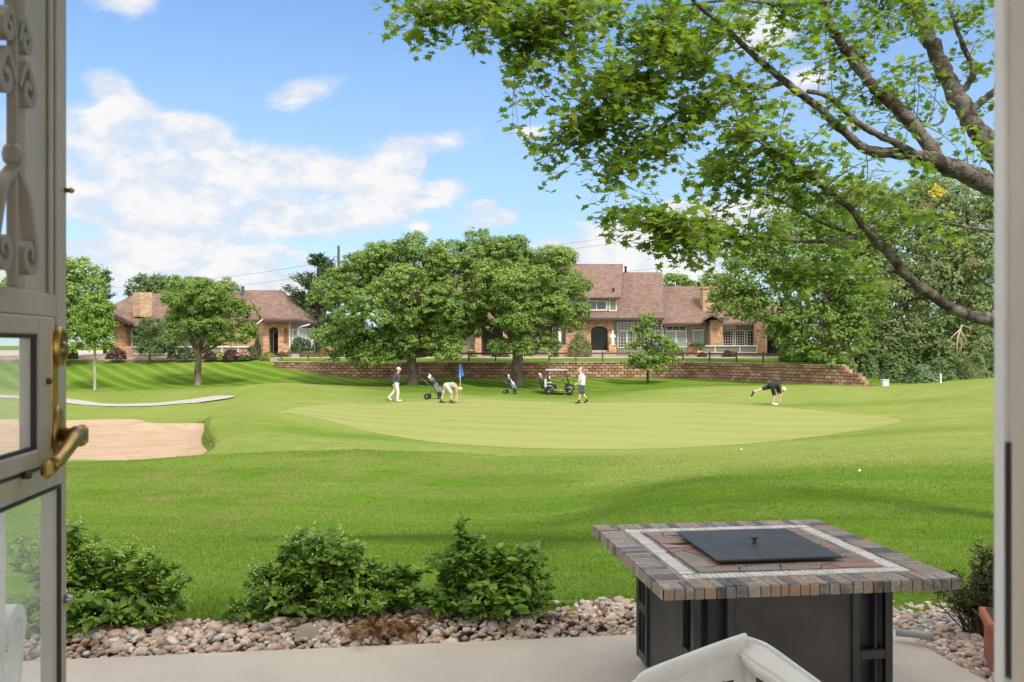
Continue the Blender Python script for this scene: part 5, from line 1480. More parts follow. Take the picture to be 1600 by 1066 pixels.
mb = MB(); pbox(mb, 720, 468, 760, 489, D, 2.4); mb.build('dormer', M_SIDE, hb, in_world=True)
mb = MB(); slab(mb, [(PX(714, 71.6), 71.6, PZ(466, 71.6)), (PX(766, 71.6), 71.6, PZ(466, 71.6)), (PX(766, 77), 77, PZ(436, 77)), (PX(714, 77), 77, PZ(436, 77))]); mb.build('dormer_roof', M_ROOF, hb, in_world=True)
for (a, b, c, d2, nx, ny) in ((730, 471, 752, 486, 2, 1), (640, 510, 668, 545, 2, 3), (805, 508, 830, 545, 2, 3), (840, 508, 864, 545, 2, 3)):
    pwin(hb, a, b, c, d2, D if d2 < 490 else D + .5, nx, ny)
mb = MB(); pbox(mb, 594, 499.2, 866, 502.5, 71.32, .5, .05); mb.build('fascia', M_FASC, hb, in_world=True)
mb = MB(); pbox(mb, 540, 544, 676, 558, D - 1.0, .15); mb.build('porch_wall', M_SIDE, hb, in_world=True)
mb = MB(); pbox(mb, 538, 541.5, 676, 543.8, D - 1.1, .35); mb.build('rail_trim', M_TRIM, hb, in_world=True)
for _a in ((504, 530, 512, 558, D - .6, .6), (516, 540, 527, 558, D - 1, .6)):
    mb = MB(); pbox(mb, *_a); mb.build('brick_pillar', M_BRICK, hb, in_world=True)
mb = MB(); pbox(mb, 522.5, 516, 526, 540, D - .9, .3); mb.build('porch_post', M_TRIM, hb, in_world=True)
# ---- hipped townhouse with the arched brick porch
hm = thing('townhouse', 'hip-roofed townhouse with arched brick porch between the round trees', 'house', (PX(440, D), D, HG), 0, H)
mb = MB(); arched_wall(mb, 411, 453, 497, 557, 420, 434.5, 517, 511, D, .45)
for (a, b) in (((400.5, 73.6), (411.2, 72.0)),):
    x0, y0, x1, y1 = PX(a[0], a[1]), a[1], PX(b[0], b[1]), b[1]; z1 = PZ(497, 72); mb.add([(x0, y0, HG - .1), (x1, y1, HG - .1), (x1, y1, z1), (x0, y0, z1)], [(0, 1, 2, 3)])
mb.build('brick_wall', M_BRICK, hm, in_world=True)
mb = MB(); mb.lathe([(.001, 0), (.001, .01)], 3, (PX(446, D), D, 2)) if False else None
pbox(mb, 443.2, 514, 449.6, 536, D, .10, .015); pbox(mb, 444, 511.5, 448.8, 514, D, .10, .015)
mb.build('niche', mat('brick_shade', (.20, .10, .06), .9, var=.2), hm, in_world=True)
mb = MB(); pbox(mb, 419, 510, 436, 557, D + 1.5, .1); mb.build('porch_recess', M_SIDE, hm, in_world=True)
pdoor(hm, 428.5, 521, 434.5, 549, D + 1.4)
mb = MB(); pbox(mb, 427, 519, 428.4, 550, D + 1.4, .1, .04); pbox(mb, 452, 497.5, 453.6, 556, D, .1, .06); mb.build('door_trim', M_TRIM, hm, in_world=True)
# bay of siding turning away to the right
ang = [(453.6, 72.0), (465.2, 72.9), (488, 76.5)]
mb = MB(); z1 = PZ(497, 72)
for (a, b) in zip(ang[:-1], ang[1:]):
    x0, x1 = PX(*a), PX(*b); mb.add([(x0, a[1], HG - .1), (x1, b[1], HG - .1), (x1, b[1], z1), (x0, a[1], z1)], [(0, 1, 2, 3)])
mb.build('siding_wall', M_SIDE, hm, in_world=True)
def slant_win(par, a, b, t0, t1, py0, py1, nx, ny):
    pa, pb = Vector((PX(*a), a[1], 0)), Vector((PX(*b), b[1], 0)); dv = pb - pa; L = dv.length; yw = math.atan2(dv.y, dv.x)
    c = pa + dv * (t0 + t1) / 2; w = L * (t1 - t0); z0, z1 = PZ(py1, c.y), PZ(py0, c.y); f = .09
    Mw = Matrix.Translation((c.x, c.y, 0)) @ Matrix.Rotation(yw, 4, 'Z')
    mb = MB()
    for (cx, cz, sx, sz) in [(0, z1 - f / 2, w, f), (0, z0 + f / 2, w, f), (-w / 2 + f / 2, (z0 + z1) / 2, f, z1 - z0 - 2 * f), (w / 2 - f / 2, (z0 + z1) / 2, f, z1 - z0 - 2 * f)] + \
            [(-w / 2 + w * i / nx, (z0 + z1) / 2, .05, z1 - z0 - 2 * f) for i in range(1, nx)] + [(0, z0 + (z1 - z0) * j / ny, w - 2 * f, .045) for j in range(1, ny)]:
        mb.box((cx, -.05 - .001 * (sx < sz), cz), (sx, .08, sz), M=Mw)
    wn = mb.build('window', M_TRIM, par, in_world=True)
    mb = MB(); mb.box((0, -.02, (z0 + z1) / 2), (w - f, .03, z1 - z0 - f), M=Mw); o = mb.build('pane', M_PANEL_L, None); o.parent = wn; o.data.transform(world_of(par).inverted())
slant_win(hm, ang[0], ang[1], .15, .85, 514, 545, 1, 2)
slant_win(hm, ang[1], ang[2], .05, .45, 513, 545, 2, 2); slant_win(hm, ang[1], ang[2], .52, .92, 513, 545, 2, 2)
mb = MB(); e = PZ(497.5, 71.5)
A_, B_, C_, D_ = (PX(403, 72.0), 72.6, e), (PX(412, 71.3), 71.3, e), (PX(462, 71.3), 71.3, e), (PX(495, 75.8), 75.8, PZ(503, 75.8))
rl, rr_ = (PX(383, 78), 78.0, PZ(453.5, 78)), (PX(440, 78), 78.0, PZ(453.5, 78))
slab(mb, [A_, B_, C_, rl]); slab(mb, [C_, D_, rr_]); slab(mb, [C_, rr_, rl])
slab(mb, [(PX(350, 74), 74, e), A_, rl, (PX(352, 78), 78, PZ(460, 78))]); slab(mb, [rl, rr_, (PX(470, 84), 84, e), (PX(350, 84), 84, e)])
slab(mb, [rr_, D_, (PX(500, 84), 84, e)])
mb.build('roof', M_ROOF, hm, in_world=True)
mb = MB()
gp = [(436, 467.5), (465, 456.5), (492, 471), (500, 500), (492, 500)]
mb.add([P(436, 470, 78.5), P(465, 457.5, 78.5), P(510, 478, 78.5), P(510, 500, 78.5), P(436, 500, 78.5)], [(0, 1, 2, 3, 4)]); mb.build('gable_wall', M_SIDE, hm, in_world=True)
mb = MB(); slab(mb, [P(434, 471, 78.2), P(465, 456, 78.2), P(465, 456, 78.2) + Vector((0, 6, 0)), P(434, 471, 78.2) + Vector((0, 6, 0))], .2); slab(mb, [P(465, 456, 78.2), P(512, 478, 78.2), P(512, 478, 78.2) + Vector((0, 6, 0)), P(465, 456, 78.2) + Vector((0, 6, 0))], .2)
mb.build('gable_roof', M_ROOF, hm, in_world=True)
def fline(mb, pa, pb, h=.2):
    pa, pb = Vector(pa), Vector(pb); dv = pb - pa; yw = math.atan2(dv.y, dv.x); c = (pa + pb) / 2
    mb.box((c.x, c.y, c.z - h / 2 - .02), (math.hypot(dv.x, dv.y), .10, h), Matrix.Rotation(yw, 4, 'Z') @ Matrix.Rotation(-math.atan2(dv.z, math.hypot(dv.x, dv.y)), 4, 'Y'))
mb = MB(); fline(mb, Vector(A_) + Vector((0, -.02, -.13)), Vector(B_) + Vector((0, -.02, -.13)), .15); fline(mb, Vector(B_) + Vector((0, -.03, -.13)), Vector(C_) + Vector((0, -.03, -.13)), .15); fline(mb, Vector(C_) + Vector((0, -.03, -.13)), Vector(D_) + Vector((0, -.03, -.13)), .15); mb.build('fascia', M_FASC, hm, in_world=True)
downspout(hm, [(411, 499), (401.5, 506), (401, 530)], 71.6); downspout(hm, [(484, 507), (466, 512), (464.5, 545)], 72.6)
mb = MB(); pbox(mb, 345, 444, 373, 497, 74, .001) if False else None
pbox(mb, 376, 447, 380.5, 458, 77, .3); mb.build('vent_pipe', M_GREY, hm, in_world=True)
mb = MB(); pbox(mb, 300, 543, 402, 558, D - .6, .12); mb.build('porch_wall', M_SIDE, hm, in_world=True)
mb = MB(); pbox(mb, 299, 541, 402, 543, D - .7, .3)
for x in (316, 347, 372): pbox(mb, x - .7, 543, x + .7, 556, D - .6, .1, .05)
mb.build('rail_trim', M_TRIM, hm, in_world=True)
mb = MB(); pbox(mb, 330, 500, 401, 558, D + 1.6, 6); mb.build('back_wall', M_BRICK, hm, in_world=True)
# ---- left townhouse with the big chimney
hl = thing('townhouse', 'townhouse with broad pale stone chimney at the far left', 'house', (PX(220, D), D, HG), 0, H)
mb = MB(); pbox(mb, 178.5, 494, 197.5, 558, D, 6); mb.build('brick_wall', M_BRICK, hl, in_world=True)
mb = MB(); pbox(mb, 196, 541, 205, 558, D - 1.4, .7); mb.build('brick_pillar', M_BRICK, hl, in_world=True)
mb = MB(); pbox(mb, 197.5, 508, 330, 558, D + .6, 6); mb.build('siding_wall', M_SIDE, hl, in_world=True)
pwin(hl, 205, 513, 223, 543, D + .6, 1, 1, fw=2.0); pwin(hl, 240, 513, 262, 543, D + .6, 2, 2)
mb = MB(); pbox(mb, 205.3, 543, 300, 556, D - 1.0, .12); mb.build('porch_wall', M_SIDE, hl, in_world=True)
mb = MB(); pbox(mb, 205.3, 541, 300, 542.9, D - 1.1, .3); pbox(mb, 205.3, 552.5, 300, 554, D - 1.0, .1, .05); pbox(mb, 206, 543, 207.5, 552.4, D - 1.0, .1, .05); mb.build('rail_trim', M_TRIM, hl, in_world=True)
mb = MB(); e1 = PZ(509, 71.6)
ridgeL, ridgeR = (PX(213, 79), 79, PZ(458.5, 79)), (PX(300, 79), 79, PZ(458.5, 79))
slab(mb, [(PX(193, 71.6), 71.6, e1), (PX(335, 71.6), 71.6, e1), ridgeR, ridgeL]); slab(mb, [ridgeL, ridgeR, (PX(340, 86), 86, e1), (PX(150, 86), 86, e1)])
slab(mb, [(PX(330, 71.6), 71.6, e1), (PX(345, 86), 86, e1), ridgeR])
mb.build('roof', M_ROOF, hl, in_world=True)
mb = MB(); pk = P(160, 474, 71.0); slab(mb, [(PX(208, 71), 71, PZ(503, 71)), (PX(175, 71), 71, PZ(488, 71)), (PX(175, 79), 79, PZ(474, 79)), (PX(222, 79), 79, PZ(500, 79))], .25)
slab(mb, [(PX(175, 71), 71, PZ(488, 71)), (PX(130, 71), 71, PZ(505, 71)), (PX(130, 79), 79, PZ(505, 79)), (PX(175, 79), 79, PZ(474, 79))], .25)
slab(mb, [(PX(172, 76), 76, PZ(478, 76)), (PX(208, 79), 79, PZ(464, 79)), ridgeL, (PX(208, 73), 73, PZ(500, 73))], .2)
mb.build('gable_roof', M_ROOF, hl, in_world=True)
mb = MB(); fline(mb, (PX(206, 70.95), 70.93, PZ(503, 71) - .1), (PX(175, 70.95), 70.93, PZ(488, 71) - .1), .22); pbox(mb, 193, 509.3, 336, 512, 71.62, .4, .05); mb.build('fascia', M_FASC, hl, in_world=True)
mb = MB(); mb.box((PX(221, 73.4), 73.6, (PZ(459.5, 73) + PZ(492, 73)) / 2), (.92, 1.15, PZ(459.5, 73) - PZ(498, 73)), Matrix.Rotation(R(-28), 4, 'Z'))
ck = mb.build('chimney', M_BRICKL, hl, in_world=True)
mb = MB(); mb.box((PX(219, 73.4), 73.6, PZ(458, 73)), (.5, .5, .12), Matrix.Rotation(R(-28), 4, 'Z')); o = mb.build('chimney_cap', M_GREY, None); o.parent = ck; o.data.transform(world_of(hl).inverted())

# ------------------------------------------------------------------ small things by the houses
def post_lamp(px, d, h):
    t = thing('lamp_post', 'slim dark garden lamp post by the hedge below the hip-roofed townhouse', 'lamp post', (PX(px, d), d, .64))
    mb = MB(); mb.lathe([(.07, 0), (.07, .1), (.045, .15), (.04, h - .45)], 10); mb.build('post', M_BLK, t)
    mb = MB(); mb.lathe([(.05, h - .45), (.11, h - .38), (.15, h - .12), (.17, h - .10), (.05, h), (.02, h + .06)], 6); mb.build('lantern', mat('lantern', (.5, .5, .46), .4), t)
post_lamp(491.3, 68.9, 1.75)
def util(name, label, cat, px0, py0, px1, py1, d, m, depth):
    t = MB(); d0 = d; x0, x1 = PX(px0, d), PX(px1, d); z1, z0 = PZ(py0, d), PZ(py1, d)
    t.box(((x0 + x1) / 2, d + depth / 2, (z0 + z1) / 2 - .03), (x1 - x0, depth, z1 - z0), bev=.03)
    t.box(((x0 + x1) / 2, d + depth / 2, z1), (x1 - x0 + .04, depth + .04, .06), bev=.02)
    return tag(t.build(name, m), label, cat)
util('utility_box', 'pale green utility cabinet beside the yellow-green hedge', 'utility box', 455, 552, 466.5, 561.5, 68.6, mat('pale_green_metal', (.28, .34, .29), .5), .5)
ub = util('utility_box', 'light grey pedestal box at the edge of the trees on the right', 'utility box', 1379.5, 594, 1389.5, 607.5, 50.5, mat('light_grey_metal', (.52, .55, .57), .5), .3)
mp = MB(); z0 = gz(PX(1469.8, 50.5), 50.5); mp.box((PX(1469.8, 50.5), 50.5, z0 + .24), (.07, .07, .52), bev=.008); mp.box((PX(1469.8, 50.5), 50.5, z0 + .505), (.085, .085, .03), bev=.01); tag(mp.build('marker_post', M_WHITE), 'short white marker post on the right-hand mound', 'post')
# covered grill left of centre
gr = thing('grill', 'black kettle grill on the patio behind the left big tree trunk', 'grill', (PX(675, 71), 71, HG))
mb = MB(); mb.lathe([(.05, .55), (.24, .60), (.30, .75), (.30, .80), (.26, .95), (.12, 1.05), (.03, 1.07)], 14); mb.build('kettle', M_BLK, gr)
for a in (0, 2.1, 4.2):
    mb = MB(); mb.tube([(.15 * math.cos(a), .15 * math.sin(a), .6), (.28 * math.cos(a), .28 * math.sin(a), 0)], .018, 6); mb.build('leg', M_BLK, gr)
# yellow yard sign
ys_ = thing('yard_sign', 'small yellow yard sign in front of the green porch rail', 'sign', (PX(1093, 69.6), 69.6, .66))
mb = MB(); mb.box((0, 0, .30), (.36, .02, .34), Matrix.Rotation(R(12), 4, 'Y'), bev=.01); mb.build('panel', mat('yellow_sign', (.72, .50, .03), .5), ys_)
mb = MB(); mb.box((0, .015, .1), (.03, .03, .24)); mb.build('stake', M_FENCE, ys_)
# second yellow marker on the terrace
ys2 = thing('yard_sign', 'yellow marker panel on the terrace fence near the left end of the wall', 'sign', (PX(544, 63.6), 63.6, .44))
mb = MB(); mb.box((0, 0, .46), (.36, .03, .42), bev=.01); mb.build('panel', MATS['yellow_sign'], ys2)
mb = MB(); mb.box((0, .02, .13), (.04, .03, .26)); mb.build('stake', M_FENCE, ys2)
# power pole with a street light arm, and the lines
pp = thing('power_pole', 'dark utility pole with a lamp arm rising behind the left big tree', 'pole', (PX(529, 120), 120, .6))
zt = PZ(384, 120) - .6
mb = MB(); mb.lathe([(.20, 0), (.17, zt)], 10); mb.build('pole', mat('dark_pole', (.05, .045, .04), .8), pp)
mb = MB(); mb.tube([(0, 0, PZ(403, 120) - .6), (-.5, -.1, PZ(401, 120) - .6), (-.75, -.1, PZ(404, 120) - .6)], .06, 6); mb.box((-.95, -.1, PZ(407, 120) - .6), (.9, .3, .16), Matrix.Rotation(R(-18), 4, 'Y')); mb.build('lamp_arm', M_GREY, pp)
def wire(name, label, pts, d, r=.022):
    mb = MB(); pts2 = [tuple(P(px, py, dd)) for px, py, dd in pts]
    mb.tube([tuple(p) for p in spline(pts2, 8)], r, 5, cap=False)
    return tag(mb.build(name, mat('wire', (.10, .10, .11), .6)), label, 'power line', 'power lines')
wire('power_line', 'thin power line sagging left from the dark utility pole', [(529, 406, 120), (440, 421, 150), (360, 432, 180), (180, 450, 240)], 0, .026)
wire('power_line', 'lowest thin power line left of the utility pole, near the roof ridge', [(529, 424, 120), (440, 438, 150), (360, 447, 180), (180, 465, 240)], 0, .022)
wire('power_line', 'uppermost power line crossing the cloud right of the tall roof', [(800, 392, 110), (870, 383, 115), (1000, 364, 125), (1160, 337, 140), (1400, 296, 160)], 0, .022)
wire('power_line', 'middle power line crossing the cloud right of the tall roof', [(800, 402, 110), (875, 392, 115), (1000, 374, 125), (1160, 346, 140), (1400, 306, 160)], 0, .022)
wire('power_line', 'faint lowest power line above the single-storey roof', [(800, 440, 110), (985, 424, 115), (1060, 413, 125), (1160, 398, 140), (1400, 366, 160)], 0, .018)
# ------------------------------------------------------------------ trees
def bark_mat(name, a, b2, sc=6):
    m = bpy.data.materials.new(name); m.use_nodes = True
    t = NT(m.node_tree); b = m.node_tree.nodes['Principled BSDF']; b.inputs['Roughness'].default_value = .9; b.inputs['Specular IOR Level'].default_value = .15
    v = t.n('ShaderNodeTexCoord').outputs['Object']
    n1 = t.noise(t.mapping(v, scale=(1, 1, .28)), sc, 6, .7, .6); n2 = t.noise(v, sc * .35, 3, .6)
    f = t.math('ADD', n1, t.math('MULTIPLY', t.math('SUBTRACT', n2, .5), .6))
    t.l(t.ramp(f, [(.32, a), (.62, b2)]), b.inputs['Base Color'])
    bp = t.n('ShaderNodeBump', i_Strength=.8, i_Distance=.05); t.l(n1, bp.inputs['Height']); t.l(bp.outputs[0], b.inputs['Normal'])
    return m
M_BARK = bark_mat('grey_brown_bark', (.085, .062, .045), (.25, .20, .15), 5)
M_BARKD = bark_mat('dark_bark', (.04, .03, .022), (.12, .09, .065), 5)
M_BARKW = bark_mat('pale_bark', (.26, .22, .17), (.48, .43, .35), 5)
M_LF_ROUND = leaf_mat('round_tree_leaves', (.108, .188, .036), (.190, .288, .058), (.34, .43, .108), .5, .32, .30)
M_LF_YOUNG = leaf_mat('young_tree_leaves', (0.107, 0.198, 0.030), (0.190, 0.305, 0.049), (0.314, 0.412, 0.083), .5, .35, .5)
M_LF_DARK = leaf_mat('dark_tree_leaves', (.072, .120, .042), (.130, .200, .066), (.21, .28, .10), .7, .38, .4)
M_LF_PINE = leaf_mat('pine_needles', (0.036, 0.069, 0.033), (0.066, 0.119, 0.049), (0.124, 0.181, 0.074), .6, .12, .8)
M_LF_COT = leaf_mat('cottonwood_leaves', (.110, .190, .036), (.175, .270, .052), (.28, .36, .095), .45, .45, .25)
M_LF_WIL = leaf_mat('grey_green_leaves', (.150, .205, .088), (.235, .305, .130), (.37, .42, .22), .7, .5, .22, odd=(.36, .28, .18), odd_f=.012)
M_LF_BACK = leaf_mat('background_leaves', (0.058, 0.102, 0.043), (0.116, 0.190, 0.074), (0.198, 0.281, 0.116), .6, .25, .3)

def billows(lobes, g, k=7):
    """break each lobe of a crown into smaller billows on its skin"""
    out = []
    for c, r in lobes:
        c = np.array(c); r = np.array(r); out.append((tuple(c), tuple(r * .66)))
        for q in range(k):
            d = unit(g.normal(size=3)); d[2] = abs(d[2]) * .9 - .25 if g.random() < .8 else d[2]; d = unit(d); d[1] = -abs(d[1]) if g.random() < .35 else d[1]
            f = g.uniform(.34, .50); out.append((tuple(c + d * r * g.uniform(.66, .84)), tuple(np.array([r.mean()] * 3) * f * np.array([1, 1, .82]))))
    return out
def clumped(lobes, n, g, clump_r=.45, per=26, shell=.62, up=.55, jit=.45):
    """points and normals of leaves: clumps spread through the lobes, more towards their skins"""
    vol = np.array([(r[0] * r[1] + r[1] * r[2] + r[0] * r[2]) for _, r in lobes]); vol = vol / vol.sum()
    C, Nm = [], []
    for (c, r), f in zip(lobes, vol):
        k = max(4, int(n * f / per)); c = np.array(c); r = np.array(r)
        d = unit(g.normal(size=(k, 3))); d[:, 2] = np.where(d[:, 2] < -.55, -d[:, 2] * .6, d[:, 2]); d = unit(d)
        rad = shell + (1.06 - shell) * g.random(k) ** .55
        rad *= 1 + .10 * np.sin(d[:, 0] * 5 + c[0]) * np.sin(d[:, 2] * 6 + c[2])
        cc = c + d * r * rad[:, None]
        cs = clump_r * g.uniform(.6, 1.35, k)
        p = g.normal(size=(k, per, 3)); p = p / np.linalg.norm(p, axis=2, keepdims=True) * (g.random((k, per, 1)) ** .45)
        p[..., 2] *= .62
        pts = cc[:, None] + p * cs[:, None, None]
        nn = unit(d[:, None] * .55 + p * .8 + np.array([0, 0, up]) + g.normal(0, jit, (k, per, 3)))
        C.append(pts.reshape(-1, 3)); Nm.append(nn.reshape(-1, 3))
    return np.concatenate(C), np.concatenate(Nm)
def tree(name, label, cat, base, trunk_r, lobes, n, L, mleaf, mbark, seed, group=None, asp=.6, clump=.45, shell=.62, fork=None, lean=0, up=.55, per=26, lk=1.0, lr=1.0, jit=.45):
    lobes = [(c, tuple(q * lr for q in r)) for c, r in lobes]; sub = bool(jit < .4)
    g = np.random.default_rng(seed); base = Vector(base)
    root = thing(name, label, cat, base, 0, group)
    cen = Vector(np.mean([np.array(c) for c, r in lobes], 0))
    fz = base.z + (cen.z - base.z) * (fork or .45)
    mb = MB()
    fk = Vector((base.x + (cen.x - base.x) * .15 + lean, base.y, fz))
    tp = spline([(base.x, base.y, base.z - .15, trunk_r * 1.5), (base.x, base.y, base.z + .12, trunk_r * 1.15), (base.x + lean * .3, base.y, base.z + (fz - base.z) * .5, trunk_r), (fk.x, fk.y, fz, trunk_r * .9)], 4)
    mb.tube([p[:3] for p in tp], [p[3] for p in tp], 12)
    for c, r in lobes:
        c = Vector(c)
        md = fk.lerp(c, .5) + Vector((g.normal(0, .12), g.normal(0, .12), (c.z - fk.z) * .10))
        e = c + Vector((g.normal(0, .1), g.normal(0, .1), r[2] * .35))
        pts = spline([tuple(fk), tuple(md), tuple(e)], 5); k = len(pts)
        mb.tube(pts, [trunk_r * .62 * lk * (1 - .85 * i / (k - 1)) + .012 for i in range(k)], 7)
        for q in range(5):
            d = unit(g.normal(size=3)); i = g.integers(4, k); s = Vector(pts[i]); t = c + Vector(d * np.array(r) * .8)
            mb.tube([tuple(s), tuple(s.lerp(t, .5) + Vector((0, 0, .08))), tuple(t)], [trunk_r * .16 + .006, trunk_r * .1 + .005, .008], 5)
    mb.build('trunk', mbark, root, in_world=True, fix=False)
    C, Nm = clumped(billows(lobes, g) if sub else lobes, n, g, clump, per, shell, up, jit)
    V, Fc = leaf_quads(C, Nm, L * g.uniform(.65, 1.3, len(C)), asp, g)
    fast_mesh('crown', V, Fc, mleaf, root, in_world=True)
    return root
def lob(px, py, d, rx, ry, rd=None):
    k = d / F; return (tuple(P(px, py, d)), (rx * k, (rd if rd else (rx + ry) / 2) * k, ry * k))
def gp_(px, d): return (PX(px, d), d, gz(PX(px, d), d))
GB = 'round lawn trees in front of the wall'
tree('shade_tree', 'left of the two big round trees, golfer in white trousers beside its trunk', 'tree', gp_(645, 56), .31,
     [lob(560, 425, 56, 45, 44), lob(600, 410, 55.5, 48, 40), lob(652, 405, 56, 48, 36), lob(695, 430, 56.5, 45, 45), lob(532, 470, 56, 42, 46), lob(540, 525, 55.5, 40, 38), lob(590, 500, 53.6, 58, 48), lob(575, 545, 54.6, 40, 30), lob(650, 470, 53.5, 62, 52), lob(705, 490, 54.5, 48, 48), lob(700, 540, 55, 40, 28), lob(645, 530, 55, 50, 34), lob(620, 450, 58.5, 80, 60), lob(660, 500, 59, 70, 55), lob(618, 558, 54.5, 30, 14), lob(585, 566, 54.2, 36, 16), lob(540, 556, 55, 34, 18), lob(690, 556, 54.6, 30, 18), lob(515, 528, 55.5, 28, 30), lob(570, 552, 54.5, 36, 18), lob(735, 515, 55.5, 24, 34)],
     140000, .165, M_LF_ROUND, M_BARK, 31, GB, clump=.27, lk=.8, lr=1.05, shell=.72, per=24, jit=.32, asp=.5)
tree('shade_tree', 'right of the two big round trees, golf cart parked beside its trunk', 'tree', gp_(808, 57), .30,
     [lob(740, 402, 57.5, 46, 38), lob(785, 390, 57, 40, 30), lob(855, 415, 57, 42, 38), lob(880, 450, 57, 36, 42), lob(745, 440, 57, 44, 44), lob(800, 440, 54.6, 58, 46), lob(850, 480, 55.2, 52, 44), lob(888, 505, 56, 30, 34), lob(810, 505, 54.3, 40, 36), lob(780, 470, 55, 46, 40), lob(848, 545, 55, 40, 20), lob(800, 540, 54.5, 34, 18), lob(752, 480, 57, 36, 30), lob(820, 450, 60, 80, 66), lob(730, 500, 57.5, 26, 28)],
     130000, .165, M_LF_ROUND, M_BARK, 32, GB, clump=.27, lk=.8, lr=1.05, shell=.72, per=24, jit=.32, asp=.5)
tree('shade_tree', 'medium round tree on the striped bank before the left townhouses', 'tree', gp_(309, 57.5), .21,
     [lob(300, 452, 57.5, 36, 26), lob(285, 485, 57, 30, 32), lob(325, 470, 56.3, 36, 30), lob(345, 455, 58, 24, 20), lob(368, 490, 57.5, 30, 34), lob(372, 525, 57.5, 24, 30), lob(320, 510, 56.3, 36, 30), lob(290, 525, 57, 26, 24), lob(340, 530, 57, 30, 20), lob(320, 490, 59.5, 50, 44)],
     60000, .145, M_LF_ROUND, M_BARK, 33, GB, clump=.25, lk=.8, lr=1.04, shell=.72, per=24, jit=.32, asp=.5)
tree('small_tree', 'small dark round tree close to the pale-chimney townhouse', 'tree', (PX(234, 68.6), 68.6, .45), .07,
     [lob(236, 515, 68.6, 18, 20), lob(226, 530, 68.6, 16, 20), lob(254, 540, 68.6, 20, 18), lob(236, 545, 68.2, 22, 14), lob(272, 535, 68.6, 16, 18)], 6500, .16, M_LF_DARK, M_BARKD, 34, clump=.35)
tree('young_tree', 'slim pale-barked young tree with yellow-green crown on the left bank', 'tree', gp_(148, 55), .075,
     [lob(148, 458, 55, 16, 22), lob(142, 485, 55, 24, 26), lob(156, 490, 54.5, 20, 24), lob(142, 515, 55, 28, 24), lob(160, 518, 54.6, 24, 22), lob(148, 540, 54.8, 30, 16), lob(146, 500, 55.8, 26, 34)],
     8500, .18, M_LF_YOUNG, M_BARKW, 35, clump=.32, shell=.4, fork=.9, lk=.45)
tree('sapling', 'small tiered sapling in front of the arched-door townhouse wall', 'tree', gp_(1012, 57.5), .07,
     [lob(1012, 500, 57.5, 14, 13), lob(1005, 515, 57.5, 22, 8), lob(1018, 530, 57, 30, 9), lob(995, 542, 57.3, 26, 8), lob(1035, 545, 57, 28, 10), lob(1010, 558, 56.8, 34, 9), lob(1040, 562, 57, 22, 8), lob(990, 570, 57.4, 20, 7), lob(1015, 575, 57, 28, 8)],
     6500, .16, M_LF_YOUNG, M_BARKD, 36, clump=.30, shell=.3, up=1.1, fork=1.0, lk=.5)
# trees beyond
GX = 'trees behind the townhouses'
tree('background_tree', 'dense mid-green tree at the far left edge beside the storm door', 'tree', (PX(95, 67), 67, .4), .25,
     [lob(120, 430, 67, 36, 28), lob(90, 450, 67, 40, 40), lob(115, 480, 66, 36, 40), lob(80, 500, 67, 50, 44), lob(110, 530, 66.5, 30, 30), lob(60, 440, 68, 50, 50)], 15000, .26, M_LF_ROUND, M_BARK, 37, None, clump=.55)
def conifer(name, label, base, h, r, mleaf, seed, n=2600, group=None, L=.30, d_up=.25):
    g = np.random.default_rng(seed); root = thing(name, label, 'tree', base, 0, group)
    mb = MB(); mb.tube([(0, 0, -.2), (0, 0, h * .6), (0, 0, h)], [.2, .12, .02], 8); C, T, Nn = [], [], []
    for k in range(int(h * 7)):
        z = h * (.16 + .84 * g.random()); rr_ = r * (1.05 - z / h) ** .75 * g.uniform(.6, 1.15); a = g.uniform(0, 6.283)
        e = np.array([rr_ * math.cos(a), rr_ * math.sin(a), z + rr_ * d_up]); s = np.array([0, 0, z])
        mb.tube([tuple(s), tuple((s + e) / 2 - np.array([0, 0, rr_ * .08])), tuple(e)], [.035, .025, .008], 4)
        m = int(n / (h * 7)); t = g.uniform(.25, 1.05, m)
        p = s + (e - s) * t[:, None] + g.normal(0, .12 + .05 * rr_, (m, 3)) * np.array([1, 1, .6])
        C.append(p); dd = (e - s) / (np.linalg.norm(e - s) + 1e-6); T.append(unit(dd + g.normal(0, .5, (m, 3)) + np.array([0, 0, .3]))); Nn.append(unit(g.normal(0, .6, (m, 3)) + np.array([0, 0, .8])))
    C, T, Nn = map(np.concatenate, (C, T, Nn))
    V, Fc = leaf_quads(C, Nn, L * g.uniform(.6, 1.4, len(C)), .28, g, T=T)
    mb.build('trunk', M_BARKD, root, fix=False); fast_mesh('crown', V, Fc, mleaf, root)
    return root
conifer('conifer', 'dark pointed conifer behind the far-left dense tree', (PX(164, 88), 88, .6), 8.3, 2.2, M_LF_PINE, 41, 3800, GX)
conifer('conifer', 'open grey-green pine between the hip-roofed townhouse and the left big tree', (PX(496, 78), 78, .7), PZ(405, 78) - .5, 4.0, M_LF_PINE, 42, 7500, GX, .34, .5)
tree('background_tree', 'dark tree rising behind the pale stone chimney', 'tree', (PX(240, 92), 92, .7), .2, [lob(225, 448, 92, 22, 16), lob(250, 446, 92, 24, 18), lob(210, 462, 92, 14, 12), lob(265, 458, 92, 16, 14)], 2400, .34, M_LF_DARK, M_BARKD, 43, GX, clump=.6)
tree('background_tree', 'pale green treetop peeking over the roof right of the tall gable', 'tree', (PX(1060, 100), 100, .7), .2, [lob(1055, 440, 100, 22, 14), lob(1080, 455, 100, 20, 14), lob(1045, 462, 100, 22, 14)], 2200, .36, M_LF_COT, M_BARKD, 44, GX, clump=.6)
tree('background_tree', 'thin pale treetop behind the right chimney', 'tree', (PX(1120, 105), 105, .7), .2, [lob(1118, 440, 105, 26, 12), lob(1100, 448, 105, 16, 10)], 1500, .36, M_LF_COT, M_BARKD, 45, GX, clump=.6)
